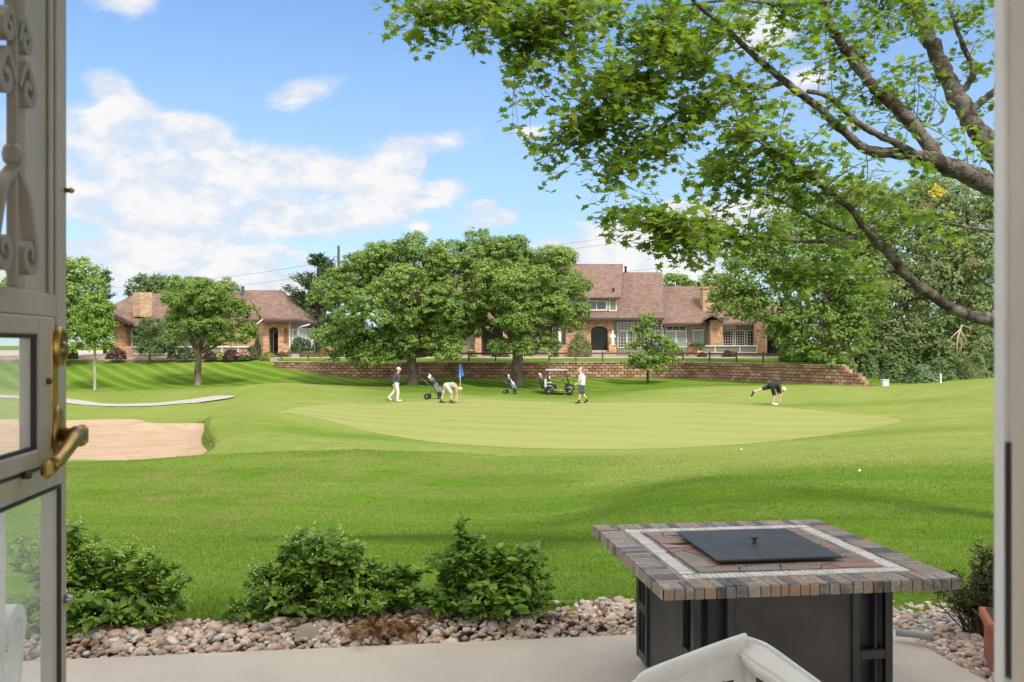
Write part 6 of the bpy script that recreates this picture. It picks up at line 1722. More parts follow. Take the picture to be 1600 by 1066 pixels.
# the grove on the right
GR = 'grove on the right beyond the green'
tree('cottonwood', 'light green cottonwood leaning over the tall end of the block wall', 'tree', (PX(1333, 54.5), 54.5, -.75), .19,
     [lob(1150, 480, 57, 38, 40), lob(1180, 430, 57, 52, 40), lob(1150, 455, 56.5, 40, 26), lob(1205, 490, 56, 48, 40), lob(1235, 380, 58, 55, 50), lob(1240, 330, 59, 42, 40), lob(1180, 400, 58, 40, 36), lob(1270, 430, 56, 60, 50), lob(1225, 530, 56, 36, 26), lob(1280, 510, 55.5, 60, 40), lob(1300, 370, 58, 50, 50), lob(1330, 450, 56, 50, 60), lob(1265, 555, 55, 40, 20), lob(1325, 530, 54.6, 40, 34), lob(1345, 490, 55, 40, 40), lob(1300, 560, 54.2, 34, 20)],
     29000, .25, M_LF_COT, M_BARK, 51, GR, clump=.6, shell=.35, fork=.35)
tree('grove_tree', 'tall grey-green tree with pale dead sprays, left half of the right-hand grove', 'tree', (PX(1370, 62), 62, -.7), .35,
     [lob(1340, 330, 64, 60, 50), lob(1390, 380, 62, 60, 55), lob(1330, 400, 63, 60, 50), lob(1370, 450, 61, 70, 50), lob(1320, 500, 60, 50, 50), lob(1390, 530, 60, 60, 50), lob(1440, 470, 61, 50, 60), lob(1350, 560, 58, 40, 30), lob(1410, 330, 64, 50, 40)],
     24000, .27, M_LF_WIL, M_BARK, 52, GR, clump=.65, shell=.3)
tree('grove_tree', 'tallest grey-green tree of the grove, against the right door jamb', 'tree', (PX(1520, 60), 60, -.6), .35,
     [lob(1460, 310, 62, 50, 40), lob(1510, 330, 61, 56, 50), lob(1470, 380, 61, 56, 50), lob(1530, 410, 60, 60, 60), lob(1480, 450, 60, 56, 54), lob(1540, 490, 59, 60, 56), lob(1480, 530, 59, 60, 46), lob(1560, 350, 61, 60, 60), lob(1620, 420, 60, 70, 90), lob(1440, 300, 64, 30, 26), lob(1540, 560, 57, 60, 30)],
     25000, .27, M_LF_WIL, M_BARK, 53, GR, clump=.65, shell=.3)
tree('grove_tree', 'dark backdrop tree filling the gap at the back of the right grove', 'tree', (PX(1440, 75), 75, .3), .35,
     [lob(1380, 420, 76, 70, 60), lob(1460, 430, 76, 80, 70), lob(1550, 440, 76, 80, 80), lob(1420, 520, 74, 80, 60), lob(1520, 530, 74, 80, 60), lob(1340, 520, 74, 50, 60), lob(1280, 470, 75, 50, 60), lob(1400, 565, 72, 90, 45), lob(1500, 560, 72, 90, 50), lob(1590, 560, 72, 70, 60)],
     20000, .36, M_LF_DARK, M_BARKD, 54, GR, clump=.8)
def shrub(name, label, px, pyb, w, h, d, mleaf, seed, n=420, L=.12, group=None, zb=None, mat_f=None, nf=0, dense=True):
    g = np.random.default_rng(seed); k = d / F
    z0 = PZ(pyb, d) if zb is None else zb
    root = thing(name, label, 'shrub', (PX(px, d), d, z0), 0, group)
    rx, rz_ = w / 2 * k * 1.08, h * k * 1.18
    m = int(n * 2.4); h_ = h; dd = unit(g.normal(size=(m, 3))); dd[:, 2] = np.abs(dd[:, 2]) * 1.0 - .12; rad = (.55 + .45 * g.random(m) ** .4) * (1 + .10 * np.sin(dd[:, 0] * 6 + seed) * np.cos(dd[:, 2] * 5))
    C = dd * np.array([rx, rx * .9, rz_ * .95]) * rad[:, None]; C[:, 2] = np.maximum(C[:, 2], .02)
    Nn = unit(dd + np.array([0, 0, .35]) + g.normal(0, .45, (m, 3)))
    V, Fc = leaf_quads(C, Nn, L * g.uniform(.7, 1.3, m), .7, g)
    fast_mesh('foliage', V, Fc, mleaf, root)
    if mat_f is not None:
        i = g.choice(m, nf); i = i[C[i, 2] > rz_ * .25]; Cf = C[i] * 1.06; v0, f0 = icos(0)
        V, Fc = blobs(Cf, np.full((len(i), 3), .055), rot_mats(len(i), g), g, v0, f0, .05); fast_mesh('blossoms', V, Fc, mat_f, root)
    mb = MB()
    for q in range(5):
        a = q * 1.26; mb.tube([(0, 0, -.05), (.3 * rx * math.cos(a), .3 * rx * math.sin(a), rz_ * .4), (.6 * rx * math.cos(a), .6 * rx * math.sin(a), rz_ * .75)], [.03, .02, .008], 5)
    mb.build('stems', M_STEM, root, fix=False)
    return root
M_SH_P = leaf_mat('purple_barberry', (.034, .016, .016), (.060, .028, .025), (.10, .05, .04), .5, .1, 2)
M_SH_G = leaf_mat('hedge_green', (.022, .05, .014), (.04, .085, .02), (.07, .13, .03), .5, .15, 2)
M_SH_Y = leaf_mat('yellow_green_hedge', (.12, .14, .02), (.22, .24, .035), (.34, .33, .06), .5, .2, 2)
M_SH_O = leaf_mat('olive_shrub', (.06, .075, .02), (.11, .12, .03), (.17, .17, .05), .5, .15, 2)
M_SH_PALE = leaf_mat('pale_green_shrub', (.085, .125, .04), (.17, .225, .08), (.27, .32, .13), .5, .2, 2)
M_SH_OR = leaf_mat('orange_shrub', (.20, .12, .03), (.34, .19, .05), (.42, .28, .09), .5, .2, 2)
M_FL_P = mat('pink_flowers', (.70, .28, .26), .6, var=.2, vscale=6); M_FL_Y = mat('yellow_flowers', (.75, .50, .06), .6, var=.15, vscale=6); M_FL_W = mat('white_flowers', (.75, .72, .66), .6)
GS = 'shrubs in the beds before the townhouses'
SHR = [
 ('dark purple barberry ball left of the brick pillar of the far-left townhouse', 182, 561, 31, 19, 68.6, M_SH_P, 520, None, 0),
 ('olive ball shrub at the far left beside the young tree', 115, 561, 14, 16, 68.6, M_SH_O, 300, None, 0),
 ('dark ball shrub touching the storm door edge in the far bed', 100, 560, 16, 14, 68.6, M_SH_G, 300, None, 0),
 ('dark green mound shrub under the left side of the medium round tree', 289, 561, 25, 20, 68.8, M_SH_G, 420, None, 0),
 ('white-flowered bush left of the medium round tree', 269, 560, 15, 14, 69, M_SH_PALE, 260, M_FL_W, 46),
 ('bush of orange-yellow flowers just left of the medium tree trunk', 303, 560, 12, 13, 69, M_SH_G, 240, M_FL_Y, 46),
 ('purple barberry mound just right of the medium tree trunk', 328, 561.5, 22, 14, 69, M_SH_P, 420, None, 0),
 ('pale yellow and white flower clump between two purple mounds', 344, 561.5, 14, 13, 69, M_SH_PALE, 260, M_FL_Y, 36),
 ('larger purple barberry mound beside the pink flowers', 361, 561.5, 24, 16, 69, M_SH_P, 460, None, 0),
 ('pink flower bush beside the purple barberry', 380, 561.5, 21, 14, 68.9, M_SH_G, 300, M_FL_P, 130),
 ('tall olive bush left of the arched brick porch', 393, 560, 22, 21, 69.4, M_SH_O, 460, None, 0),
 ('upright dark shrub climbing the porch corner', 402, 556, 12, 30, 70.4, M_SH_G, 360, None, 0),
 ('yellow-green hedge in front of the brick arch', 419, 561.5, 26, 12, 69, M_SH_Y, 460, None, 0),
 ('olive hedge mound right of the yellow-green hedge', 441, 561.5, 21, 12, 69, M_SH_O, 400, None, 0),
 ('big round dark green shrub before the bay window', 470, 555, 36, 29, 70.3, M_SH_G, 900, None, 0),
 ('second dark green shrub right of the big round one', 497, 555, 20, 28, 70.6, M_SH_G, 480, None, 0),
 ('low yellow-green hedge behind the green utility cabinet', 483, 558, 30, 10, 69.4, M_SH_Y, 420, None, 0),
 ('small orange-leaved bush on a short stem', 507, 556, 16, 17, 69.2, M_SH_OR, 300, None, 0),
 ('green mound shrub above the fence rail left of the big tree', 526, 559, 22, 14, 69, M_SH_G, 380, None, 0),
 ('pale rounded shrub under the left big tree', 564, 560, 21, 17, 68.8, M_SH_PALE, 380, None, 0),
 ('small yellow shrub under the left big tree crown', 585, 560, 11, 10, 68.8, M_SH_Y, 240, None, 0),
 ('bright yellow bush between the two big trees', 739, 561, 15, 14, 69, M_SH_Y, 300, M_FL_Y, 30),
 ('low flat green mound before the black doorway', 782, 558.5, 26, 13, 69.4, M_SH_G, 420, None, 0),
 ('pale round shrub beside the dark doorway behind the trees', 778, 552, 20, 20, 70.6, M_SH_PALE, 380, None, 0),
 ('large pale ball shrub left of the arched iron door', 906, 556, 38, 38, 70.0, M_SH_PALE, 1100, None, 0),
 ('low dark shrub beneath the brick pillar left of the ball shrub', 866, 561, 14, 10, 69.4, M_SH_G, 240, None, 0),
 ('dark bronze mound before the green porch rail', 1139, 562, 24, 15, 69.2, M_SH_P, 460, None, 0),
 ('small dark mound beside the yellow yard sign', 1097, 562, 16, 12, 69.4, M_SH_P, 280, None, 0),
 ('yellow-green bushy shrub right of the tiered sapling', 1050, 556, 26, 22, 66.0, M_LF_COT, 560, None, 0),
 ('planting of dark foliage along the top of the porch rail', 1090, 540.5, 22, 6, 70.3, M_SH_G, 200, None, 0),
]
for i, (lb, px, pyb, w, h, d, ml, n, mf, nf) in enumerate(SHR):
    shrub('shrub', lb, px, pyb, w, h, d, ml, 100 + i, n, .13, GS, None, mf, nf)
# undergrowth below the grove
UG = [('broad dark shrub at the foot of the grove, left of the grey pedestal box', 1352, 605, 62, 55, 55, M_LF_DARK), ('dark undergrowth shrub right behind the grey pedestal box', 1395, 604, 60, 50, 54.5, M_LF_DARK), ('mid-green spreading shrub between grey box and white post', 1445, 602, 60, 32, 53, M_LF_BACK),
      ('dark shrub just behind the white marker post', 1480, 601, 60, 46, 54, M_LF_DARK), ('pale feathery shrub right of the white marker post', 1520, 598, 44, 46, 53, M_LF_WIL), ('dark shrub against the right door jamb under the grove', 1560, 597, 70, 56, 54, M_LF_DARK),
      ('shrub spilling over the right end of the block wall', 1312, 590, 50, 36, 57, M_LF_WIL), ('tall dark shrub filling the gap behind the pale feathery shrub', 1470, 592, 90, 78, 59, M_LF_DARK), ('tall dark shrub between the cottonwood trunk and the grove', 1400, 596, 80, 72, 58.5, M_LF_DARK), ('shrubs beside the porch entry at the wall top', 1250, 562, 56, 30, 64, M_LF_DARK), ('bushy mass behind the wall end below the cottonwood', 1300, 566, 60, 44, 63, M_LF_DARK)]
for i, (lb, px, pyb, w, h, d, ml) in enumerate(UG):
    shrub('undergrowth_shrub', lb, px, pyb, w, h, d, ml, 200 + i, 1700, .24, 'undergrowth of the right-hand grove')
# bare dead branches and dried sprays in the grove
db_ = thing('dead_branches', 'bare pale dead branches hanging at the right side of the grove', 'branch', P(1503, 512, 56))
mb = MB(); gg = random.Random(5)
mb.tube([tuple(P(1503, 508, 56.0)), tuple(P(1497, 525, 55.6)), tuple(P(1495, 545, 55.5)), tuple(P(1495, 556, 55.5))], [.06, .05, .03, .01], 6)
for (a, b, c) in (((1500, 515), (1488, 526), (1482, 534)), ((1498, 524), (1504, 536), (1510, 545)), ((1503, 508), (1514, 512), (1520, 522)), ((1497, 528), (1503, 540), (1500, 552)), ((1500, 515), (1506, 526), (1512, 534))):
    mb.tube([tuple(P(*a, 55.8)), tuple(P(*b, 55.4)), tuple(P(*c, 55.3))], [.04, .025, .008], 5)
mb.build('limb', mat('dead_wood', (.42, .33, .22), .9, var=.2), db_, in_world=True, fix=False)
g = np.random.default_rng(77)
SP = [(1340, 455, 60.0, 1.0), (1385, 448, 58.5, 1.1), (1522, 410, 57.2, .6), (1355, 445, 58.5, .5), (1450, 320, 60, .6)]
C = np.concatenate([np.array(P(px, py, d)) + g.normal(0, .38 * s, (int(130 * s), 3)) * np.array([1.3, .6, .55]) for px, py, d, s in SP])
V, Fc = leaf_quads(C, unit(g.normal(size=C.shape)), g.uniform(.14, .28, len(C)), .35, g)
tag(fast_mesh('dried_sprays', V, Fc, leaf_mat('dry_seed_sprays', (.24, .17, .11), (.38, .28, .19), (.50, .38, .26), .8, .2, 1)), 'pinkish dried seed sprays among the grove foliage', 'foliage', kind='stuff')
C = np.array(P(1466, 301, 59.5)) + g.normal(0, .22, (110, 3)) * np.array([1.1, .6, 1.2])
V, Fc = leaf_quads(C, unit(g.normal(size=C.shape)), g.uniform(.16, .28, len(C)), .7, g)
tag(fast_mesh('yellow_foliage', V, Fc, leaf_mat('yellow_leaves', (.45, .36, .04), (.62, .50, .06), (.75, .64, .12), .5, .3, 1)), 'patch of bright yellow leaves at the top of the right-hand grove', 'foliage', kind='stuff')
# distant tree line that closes the horizon
for i, (px, w, d) in enumerate(((-350, 500, 170), (60, 300, 180), (420, 220, 190), (760, 260, 185), (1250, 400, 180), (1700, 400, 170))):
    tree('distant_tree', ['broad far tree line hump beyond the left edge of the door', 'far tree behind the far-left conifer', 'far tree behind the gap between the left townhouses', 'far tree behind the big round pair', 'far tree behind the right grove', 'far tree beyond the right jamb'][i], 'tree', (PX(px, d), d, .6), .5,
         [lob(px - w * .3, 505, d, w * .3, 30), lob(px + w * .05, 498, d + 4, w * .3, 34), lob(px + w * .33, 506, d - 3, w * .28, 28)], 3000, .9, M_LF_BACK, M_BARKD, 60 + i, 'distant trees', clump=1.6)
# ------------------------------------------------------------------ the maple over the right half of the view
M_MB = None
def maple_bark():
    m = bpy.data.materials.new('maple_bark'); m.use_nodes = True
    t = NT(m.node_tree); b = m.node_tree.nodes['Principled BSDF']; b.inputs['Roughness'].default_value = .85; b.inputs['Specular IOR Level'].default_value = .2
    v = t.n('ShaderNodeTexCoord').outputs['Object']
    n1 = t.noise(v, 9, 6, .7, .8); n2 = t.noise(v, 2.4, 4, .65); n3 = t.noise(t.mapping(v, scale=(1, 1, 2.5)), 26, 4, .7)
    c = t.mix(t.sstep(n1, .36, .60), (.070, .052, .040), (.27, .24, .20))
    c = t.mix(t.math('MULTIPLY', t.sstep(n2, .50, .60), .80), c, (.075, .050, .035))
    c = t.mix(t.math('MULTIPLY', t.sstep(n3, .60, .72), .8), c, (.055, .038, .028))
    t.l(c, b.inputs['Base Color'])
    bp = t.n('ShaderNodeBump', i_Strength=1.0, i_Distance=.05); t.l(t.math('ADD', n1, n3), bp.inputs['Height']); t.l(bp.outputs[0], b.inputs['Normal'])
    return m
M_MB = maple_bark()
mp_ = thing('maple_tree', 'near maple tree whose limbs and lobed leaves hang over the right half of the view', 'tree', (5.35, 8.25, -.2))
SK = []          # skeleton points (x,y,z,r) for twigs to grow from
def limb(pts, name=None, seg=10, n=6):
    """pts: (px, py, depth, radius)"""
    w = [tuple(P(a, b, d)) + (r * .78,) for a, b, d, r in pts]
    s = spline(w, n); g = np.random.default_rng(int(abs(w[0][0] * 1000)) % 9999)
    out = []
    for p in s:
        j = g.normal(0, .11 * p[3], 3); out.append((p[0] + j[0], p[1] + j[1], p[2] + j[2], p[3] * g.uniform(.90, 1.10)))
        SK.append(out[-1])
    mb = MB(); mb.tube([p[:3] for p in out], [p[3] for p in out], seg); 
    mb.build('limb', M_MB, mp_, in_world=True, fix=False)
mb = MB(); tp = spline([(5.45, 8.25, -.4, .36), (5.42, 8.25, -.1, .27), (5.38, 8.25, .7, .23), (5.30, 8.22, 1.5, .22), (5.28, 8.2, 2.3, .21), (5.4, 8.3, 3.4, .17), (5.6, 8.5, 5.0, .12), (5.7, 8.6, 7.0, .05)], 5)
mb.tube([p[:3] for p in tp], [p[3] for p in tp], 16); mb.build('trunk', M_MB, mp_, in_world=True, fix=False)
for p in tp: SK.append(tuple(p))
# thick lower-right limb and its two arms
limb([(1700, 372, 8.2, .15), (1610, 318, 8.1, .125), (1545, 290, 8.0, .112), (1500, 268, 7.9, .105), (1455, 250, 7.8, .085), (1410, 240, 7.7, .060), (1360, 235, 7.6, .052), (1318, 205, 7.5, .046), (1275, 165, 7.4, .042), (1232, 132, 7.3, .038), (1180, 88, 7.2, .032), (1132, 42, 7.1, .026), (1085, 2, 7.0, .020), (1030, -60, 6.9, .014)], seg=14)
limb([(1470, 256, 7.85, .085), (1435, 205, 7.9, .078), (1405, 172, 7.95, .070), (1368, 138, 8.0, .065), (1335, 98, 8.05, .060), (1308, 58, 8.1, .052), (1288, 10, 8.2, .045), (1260, -60, 8.3, .03)], seg=12)
limb([(1445, 248, 7.7, .05), (1395, 222, 7.6, .038), (1345, 195, 7.5, .034), (1300, 155, 7.45, .030), (1262, 142, 7.4, .024)])
limb([(1228, 128, 7.3, .028), (1198, 136, 7.2, .026), (1165, 133, 7.1, .024), (1125, 116, 7.0, .020), (1075, 96, 6.9, .014), (1020, 70, 6.8, .008)])
limb([(1140, 50, 7.1, .018), (1085, 95, 6.9, .014), (1000, 150, 6.8, .010), (940, 195, 6.7, .007)])
limb([(1180, 130, 7.1, .016), (1100, 155, 7.0, .013), (1040, 190, 6.9, .010), (980, 250, 6.8, .007)])
# steep limb at the right
limb([(1680, 420, 8.4, .16), (1600, 310, 8.6, .14), (1552, 240, 8.8, .125), (1522, 195, 8.9, .118), (1495, 150, 9.0, .112), (1472, 105, 9.1, .105), (1450, 55, 9.2, .098), (1432, 0, 9.3, .088), (1420, -70, 9.4, .07)], seg=14)
limb([(1512, 180, 8.9, .05), (1545, 150, 9.0, .045), (1580, 130, 9.1, .04)])
limb([(1495, 150, 9.0, .045), (1520, 115, 9.1, .04), (1500, 60, 9.2, .03), (1480, 0, 9.3, .02)])
limb([(1478, 170, 8.95, .02), (1470, 192, 8.8, .016), (1448, 197, 8.7, .012), (1425, 200, 8.6, .008)])
# long low limb
limb([(1700, 560, 8.2, .12), (1620, 525, 7.9, .09), (1551, 502, 7.6, .070), (1505, 490, 7.4, .060), (1455, 462, 7.2, .052), (1412, 426, 7.0, .046), (1388, 395, 6.9, .042), (1352, 357, 6.8, .037), (1328, 325, 6.7, .030), (1302, 305, 6.6, .026), (1270, 280, 6.5, .020), (1215, 240, 6.4, .013), (1160, 205, 6.3, .008)], seg=12)
limb([(1345, 366, 6.8, .026), (1300, 377, 6.7, .021), (1248, 376, 6.6, .018), (1180, 371, 6.5, .013), (1110, 366, 6.4, .009), (1040, 352, 6.3, .005)])
limb([(1340, 372, 6.8, .022), (1300, 355, 6.9, .020), (1268, 340, 6.95, .018), (1222, 315, 7.0, .014), (1180, 298, 7.1, .010), (1130, 270, 7.2, .006)])
limb([(1402, 425, 7.0, .018), (1352, 428, 6.9, .012), (1290, 430, 6.8, .008), (1235, 432, 6.7, .005)])
limb([(1600, 372, 7.9, .024), (1551, 361, 7.7, .018), (1502, 353, 7.5, .014), (1458, 341, 7.3, .008)])
limb([(1440, 30, 9.2, .03), (1380, -20, 8.6, .03), (1200, -60, 7.6, .03), (1000, -50, 6.9, .024), (860, -20, 6.5, .018), (740, 5, 6.3, .012), (640, 15, 6.2, .006)])
limb([(1300, 0, 8.2, .025), (1230, 8, 7.8, .02), (1150, 0, 7.4, .015), (1060, 10, 7.1, .01)])
limb([(880, -15, 6.5, .014), (830, 60, 6.5, .010), (800, 110, 6.5, .006)])
SKA = np.array(SK)
# leaf sprays: px, py, half width, half height, depth, density
SPR = [(648, 20, 50, 22, 6.2, 1), (690, 45, 40, 18, 6.3, 1), (650, 48, 22, 12, 6.2, .8), (720, 20, 55, 22, 6.3, 1.2), (745, 55, 45, 20, 6.35, 1.1), (790, 25, 60, 28, 6.4, 1.3), (820, 70, 50, 26, 6.4, 1.2), (860, 30, 70, 34, 6.5, 1.3), (900, 75, 80, 36, 6.6, 1.2), (845, 115, 40, 18, 6.5, 1), (880, 165, 52, 22, 6.6, 1.1), (930, 125, 66, 30, 6.6, 1.1), (960, 40, 80, 40, 6.8, 1.2),
 (835, 215, 42, 14, 6.6, 1), (808, 218, 20, 12, 6.55, 1), (870, 245, 55, 22, 6.6, 1.1), (850, 285, 26, 16, 6.55, .9), (920, 215, 60, 30, 6.7, 1.1), (925, 265, 45, 16, 6.6, 1), (990, 190, 70, 40, 6.8, 1.1), (1000, 100, 80, 50, 6.9, 1.1), (1050, 40, 80, 40, 7, 1.1), (1060, 140, 70, 40, 6.9, 1.0), (1040, 230, 80, 36, 6.8, 1.1), (975, 260, 50, 22, 6.7, .9),
 (948, 318, 36, 16, 6.4, 1.6), (955, 345, 34, 16, 6.3, 1.6), (1000, 335, 50, 14, 6.35, 1.5), (1055, 350, 60, 16, 6.4, 1.5), (1010, 368, 50, 12, 6.3, 1.7), (1050, 385, 55, 14, 6.35, 1.8), (1095, 405, 40, 12, 6.4, 1.6), (1065, 415, 42, 12, 6.35, 1.6), (1140, 385, 40, 14, 6.45, 1.2), (1130, 340, 55, 20, 6.5, .8), (1110, 300, 60, 22, 6.8, .9),
 (1100, 250, 60, 26, 6.9, 1), (1150, 215, 70, 34, 6.9, 1.1), (1120, 180, 60, 26, 6.9, .9), (1180, 165, 60, 28, 7.0, .8), (1110, 100, 60, 30, 7, .9), (1090, 60, 50, 24, 7, .8), (1160, 30, 60, 26, 7.2, .9), (1200, 90, 40, 22, 7.3, .6), (1230, 235, 70, 30, 6.7, 1), (1210, 275, 60, 24, 6.6, .9), (1280, 255, 60, 24, 6.6, .8), (1270, 300, 50, 20, 6.6, .8), (1330, 280, 56, 20, 6.7, .9), (1370, 305, 56, 18, 6.8, .9), (1420, 315, 44, 16, 7, .7),
 (1250, 355, 50, 16, 6.6, .7), (1220, 400, 50, 18, 6.6, .7), (1180, 385, 50, 16, 6.5, .7), (1290, 415, 56, 18, 6.8, .8), (1230, 432, 60, 12, 6.7, .7), (1320, 440, 40, 12, 6.9, .6), (1250, 30, 60, 30, 7.9, 1), (1320, 30, 60, 40, 8.2, 1.1), (1290, 100, 50, 36, 8.0, .7), (1370, 60, 56, 44, 8.6, 1.1), (1400, 115, 50, 30, 8.6, 1), (1350, 160, 46, 22, 8.2, .8), (1420, 30, 46, 40, 9.0, .9), (1420, 165, 44, 20, 8.6, .8), (1360, 200, 50, 16, 7.8, .6), (1500, 30, 60, 36, 9.2, 1), (1530, 100, 36, 30, 9.2, .9), (1480, 100, 30, 30, 9.2, .5), (1520, 235, 40, 22, 8.2, .8), (1480, 215, 44, 14, 8.3, .5), (1540, 190, 30, 30, 9.0, .8), (1300, 185, 40, 20, 7.5, .5),
 (1240, 70, 40, 20, 7.6, .5), (1450, 275, 40, 12, 7.5, .5), (1380, 320, 60, 14, 6.8, .7), (1440, 335, 40, 12, 7.0, .4), (1180, 360, 60, 12, 6.5, .8), (1200, 325, 50, 14, 6.8, .5), (1180, 290, 50, 16, 6.9, .7), (1240, 445, 50, 10, 6.8, .6), (1510, 375, 30, 10, 7.4, .25)]
gm_ = np.random.default_rng(19)
twig = MB(); LC, LT, LN, LL = [], [], [], []
def spray(c, r, n):
    c = np.array(c)
    d = np.linalg.norm(SKA[:, :3] - c, axis=1) + .35 * (SKA[:, 2] > c[2] + .5) 
    nt = max(3, int(n / 16))
    for _ in range(nt):
        e = c + np.clip(gm_.normal(0, .55, 3), -1.15, 1.15) * r
        dd = np.linalg.norm(SKA[:, :3] - e, axis=1); i = int(np.argmin(dd + gm_.uniform(0, .12, len(dd)))); s = SKA[i, :3]
        L = np.linalg.norm(e - s)
        md = s + (e - s) * .55 + np.array([0, 0, .10 * L]) + gm_.normal(0, .05 * L, 3)
        pts = spline([tuple(s), tuple(md), tuple(e)], 5); r0 = min(.010, .003 + .004 * L, SKA[i, 3] * .7)
        twig.tube(pts, [r0 * (1 - .8 * k / 10) for k in range(11)], 4, cap=False)
        k = 16; L0 = max(0.0, 1 - .75 / max(L, .75))
        for q in range(k):
            t = (L0 + (1.02 - L0) * gm_.random() ** .8) * 10; i0 = min(int(t), 9)
            p = pts[i0] + (pts[i0 + 1] - pts[i0]) * (t - i0); ax = pts[i0 + 1] - pts[i0]; ax = ax / (np.linalg.norm(ax) + 1e-9)
            o = gm_.normal(size=3); o[2] -= .15; o = o / np.linalg.norm(o)
            p = p + o * gm_.uniform(.02, .10)
            tt = o * .8 + ax * .7 + np.array([0, 0, -.30]); 
            LC.append(p); LT.append(tt); LN.append(np.array([0, 0, 1.0]) + gm_.normal(0, .42, 3)); LL.append(gm_.uniform(.058, .108))
for (px, py, rx, ry, d, de) in SPR:
    k = d / F; c = P(px, py, d); r = np.array([rx * k, .55, ry * k])
    spray(c, r, int(rx * ry * math.pi / 25 * de))
# the rest of the crown, above and behind the door head
for q in range(3):
    a = gm_.uniform(0, 6.283); rr0 = gm_.uniform(.5, 4.2); spray((4.8 + rr0 * math.cos(a), 8.3 + rr0 * math.sin(a) * .8, gm_.uniform(5.0, 7.6)), np.array([.8, .8, .4]), 90)
LC, LT, LN, LL = map(np.array, (LC, LT, LN, LL))
LN = unit(LN); LT = unit(LT - (LT * LN).sum(1, keepdims=True) * LN); LB = np.cross(LN, LT)
OUT = [(0, 0), (.20, .07), (.06, .27), (.33, .17), (.42, .56), (.53, .27), (.74, .32), (.68, .10), (1.0, 0)]      # half outline (along, across)
half = OUT; full = OUT + [(a, -b) for a, b in OUT[-2:0:-1]]
nL = len(LC); K = len(full)
V = []
cup = gm_.uniform(-.10, .22, nL)
for (a, b) in full: V.append(LC + LT * (LL * (a - .0))[:, None] + LB * (LL * b * .92)[:, None] + LN * (LL * (cup * (abs(b) * 1.4 - a * a * .8)))[:, None])
V.append(LC + LT * (LL * .42)[:, None])
V = np.stack(V, 1).reshape(-1, 3); o = np.arange(nL)[:, None] * (K + 1)
tri = np.concatenate([o + np.array([[i, (i + 1) % K, K]]) for i in range(K)], 0)
M_MAPLE = leaf_mat('maple_leaves', (.085, .155, .020), (.170, .255, .038), (.33, .40, .078), .42, .52, 1.1, odd=(.36, .27, .08), odd_f=.012)
fast_mesh('crown', V, tri, M_MAPLE, mp_, in_world=True)
twig.build('twigs', M_MB, mp_, in_world=True, fix=False)
# ------------------------------------------------------------------ golfers
M_SKIN = mat('skin', (.52, .31, .22), .55, var=.08, vscale=8)
M_SKIN2 = mat('fair_skin', (.60, .38, .28), .55, var=.08, vscale=8)
def remesh(o, v, smooth=2):
    m = o.modifiers.new('remesh', 'REMESH'); m.mode = 'VOXEL'; m.voxel_size = v; m.use_smooth_shade = True
    if smooth:
        s = o.modifiers.new('smooth', 'SMOOTH'); s.iterations = smooth; s.factor = .5
    return o
def chain(mb, pts, rad, seg=12, flat=1.0):
    """tapered limb with rounded ends and joints"""
    s = spline([tuple(p) + (r,) for p, r in zip(pts, rad)], 4)
    mb.tube([p[:3] for p in s], [p[3] for p in s], seg)
    for p, r in zip(pts, rad): mb.ell(tuple(p), (r, r, r), 10, 8)
def hand(mb, w, d, side, grip=False):
    """palm, four bent fingers and a thumb; w wrist, d direction of the hand"""
    w = Vector(w); d = Vector(d).normalized(); x = d.cross(Vector((0, 1, 0)));
    if x.length < .2: x = d.cross(Vector((1, 0, 0)))
    x.normalize(); n = d.cross(x)
    palm = w + d * .05
    mb.ell(tuple(palm), (.034, .034, .05), 10, 8)
    for i, L in enumerate((.062, .072, .068, .052)):
        b = w + d * .085 + x * (-.027 + .018 * i); m = b + d * L * .55 + n * .010 * side; e = m + d * L * (.35 if not grip else .1) + n * (.022 if not grip else .04) * side
        mb.tube([tuple(b), tuple(m), tuple(e)], [.0105, .0095, .008], 6)
    b = w + d * .03 + x * -.03; mb.tube([tuple(b), tuple(b + d * .03 - x * .022), tuple(b + d * .055 - x * .022 + n * .015 * side)], [.013, .011, .009], 6)
def head(mb, c, fwd, up, r=1.0):
    c = Vector(c); f = Vector(fwd).normalized(); u = Vector(up).normalized(); s = f.cross(u).normalized()
    M = Matrix((f, s, u)).transposed().to_4x4(); M.translation = c
    mb.ell((0, 0, .02), (.098, .078, .112), 16, 12, M); mb.ell((.022, 0, -.06), (.070, .060, .065), 12, 8, M)
    mb.tube([(.085, 0, .02), (.108, 0, -.012), (.098, 0, -.022)], [.012, .016, .014], 8, M=M)            # nose
    for sg in (-1, 1): mb.ell((-.005, sg * .080, -.005), (.022, .012, .034), 8, 6, M)                    # ears
    mb.ell((.072, 0, -.062), (.018, .026, .010), 8, 6, M)                                                 # mouth
    return M
def eyes(par, M):
    mb = MB()
    for sg in (-1, 1): mb.ell((.083, sg * .030, .008), (.012, .014, .009), 8, 6, M)
    mb.build('eyes', mat('dark_eyes', (.03, .025, .02), .3), par)
def shoe(mb, ankle, toe, r=.045):
    a, t = Vector(ankle), Vector(toe); d = (t - a)
    mb.ell(tuple(a + Vector((0, 0, -.02))), (.055, .048, .055), 10, 8)
    chain(mb, [a + Vector((0, 0, -.045)) - d * .18, a + d * .45 + Vector((0, 0, -.04)), t], [.046, .046, .036])
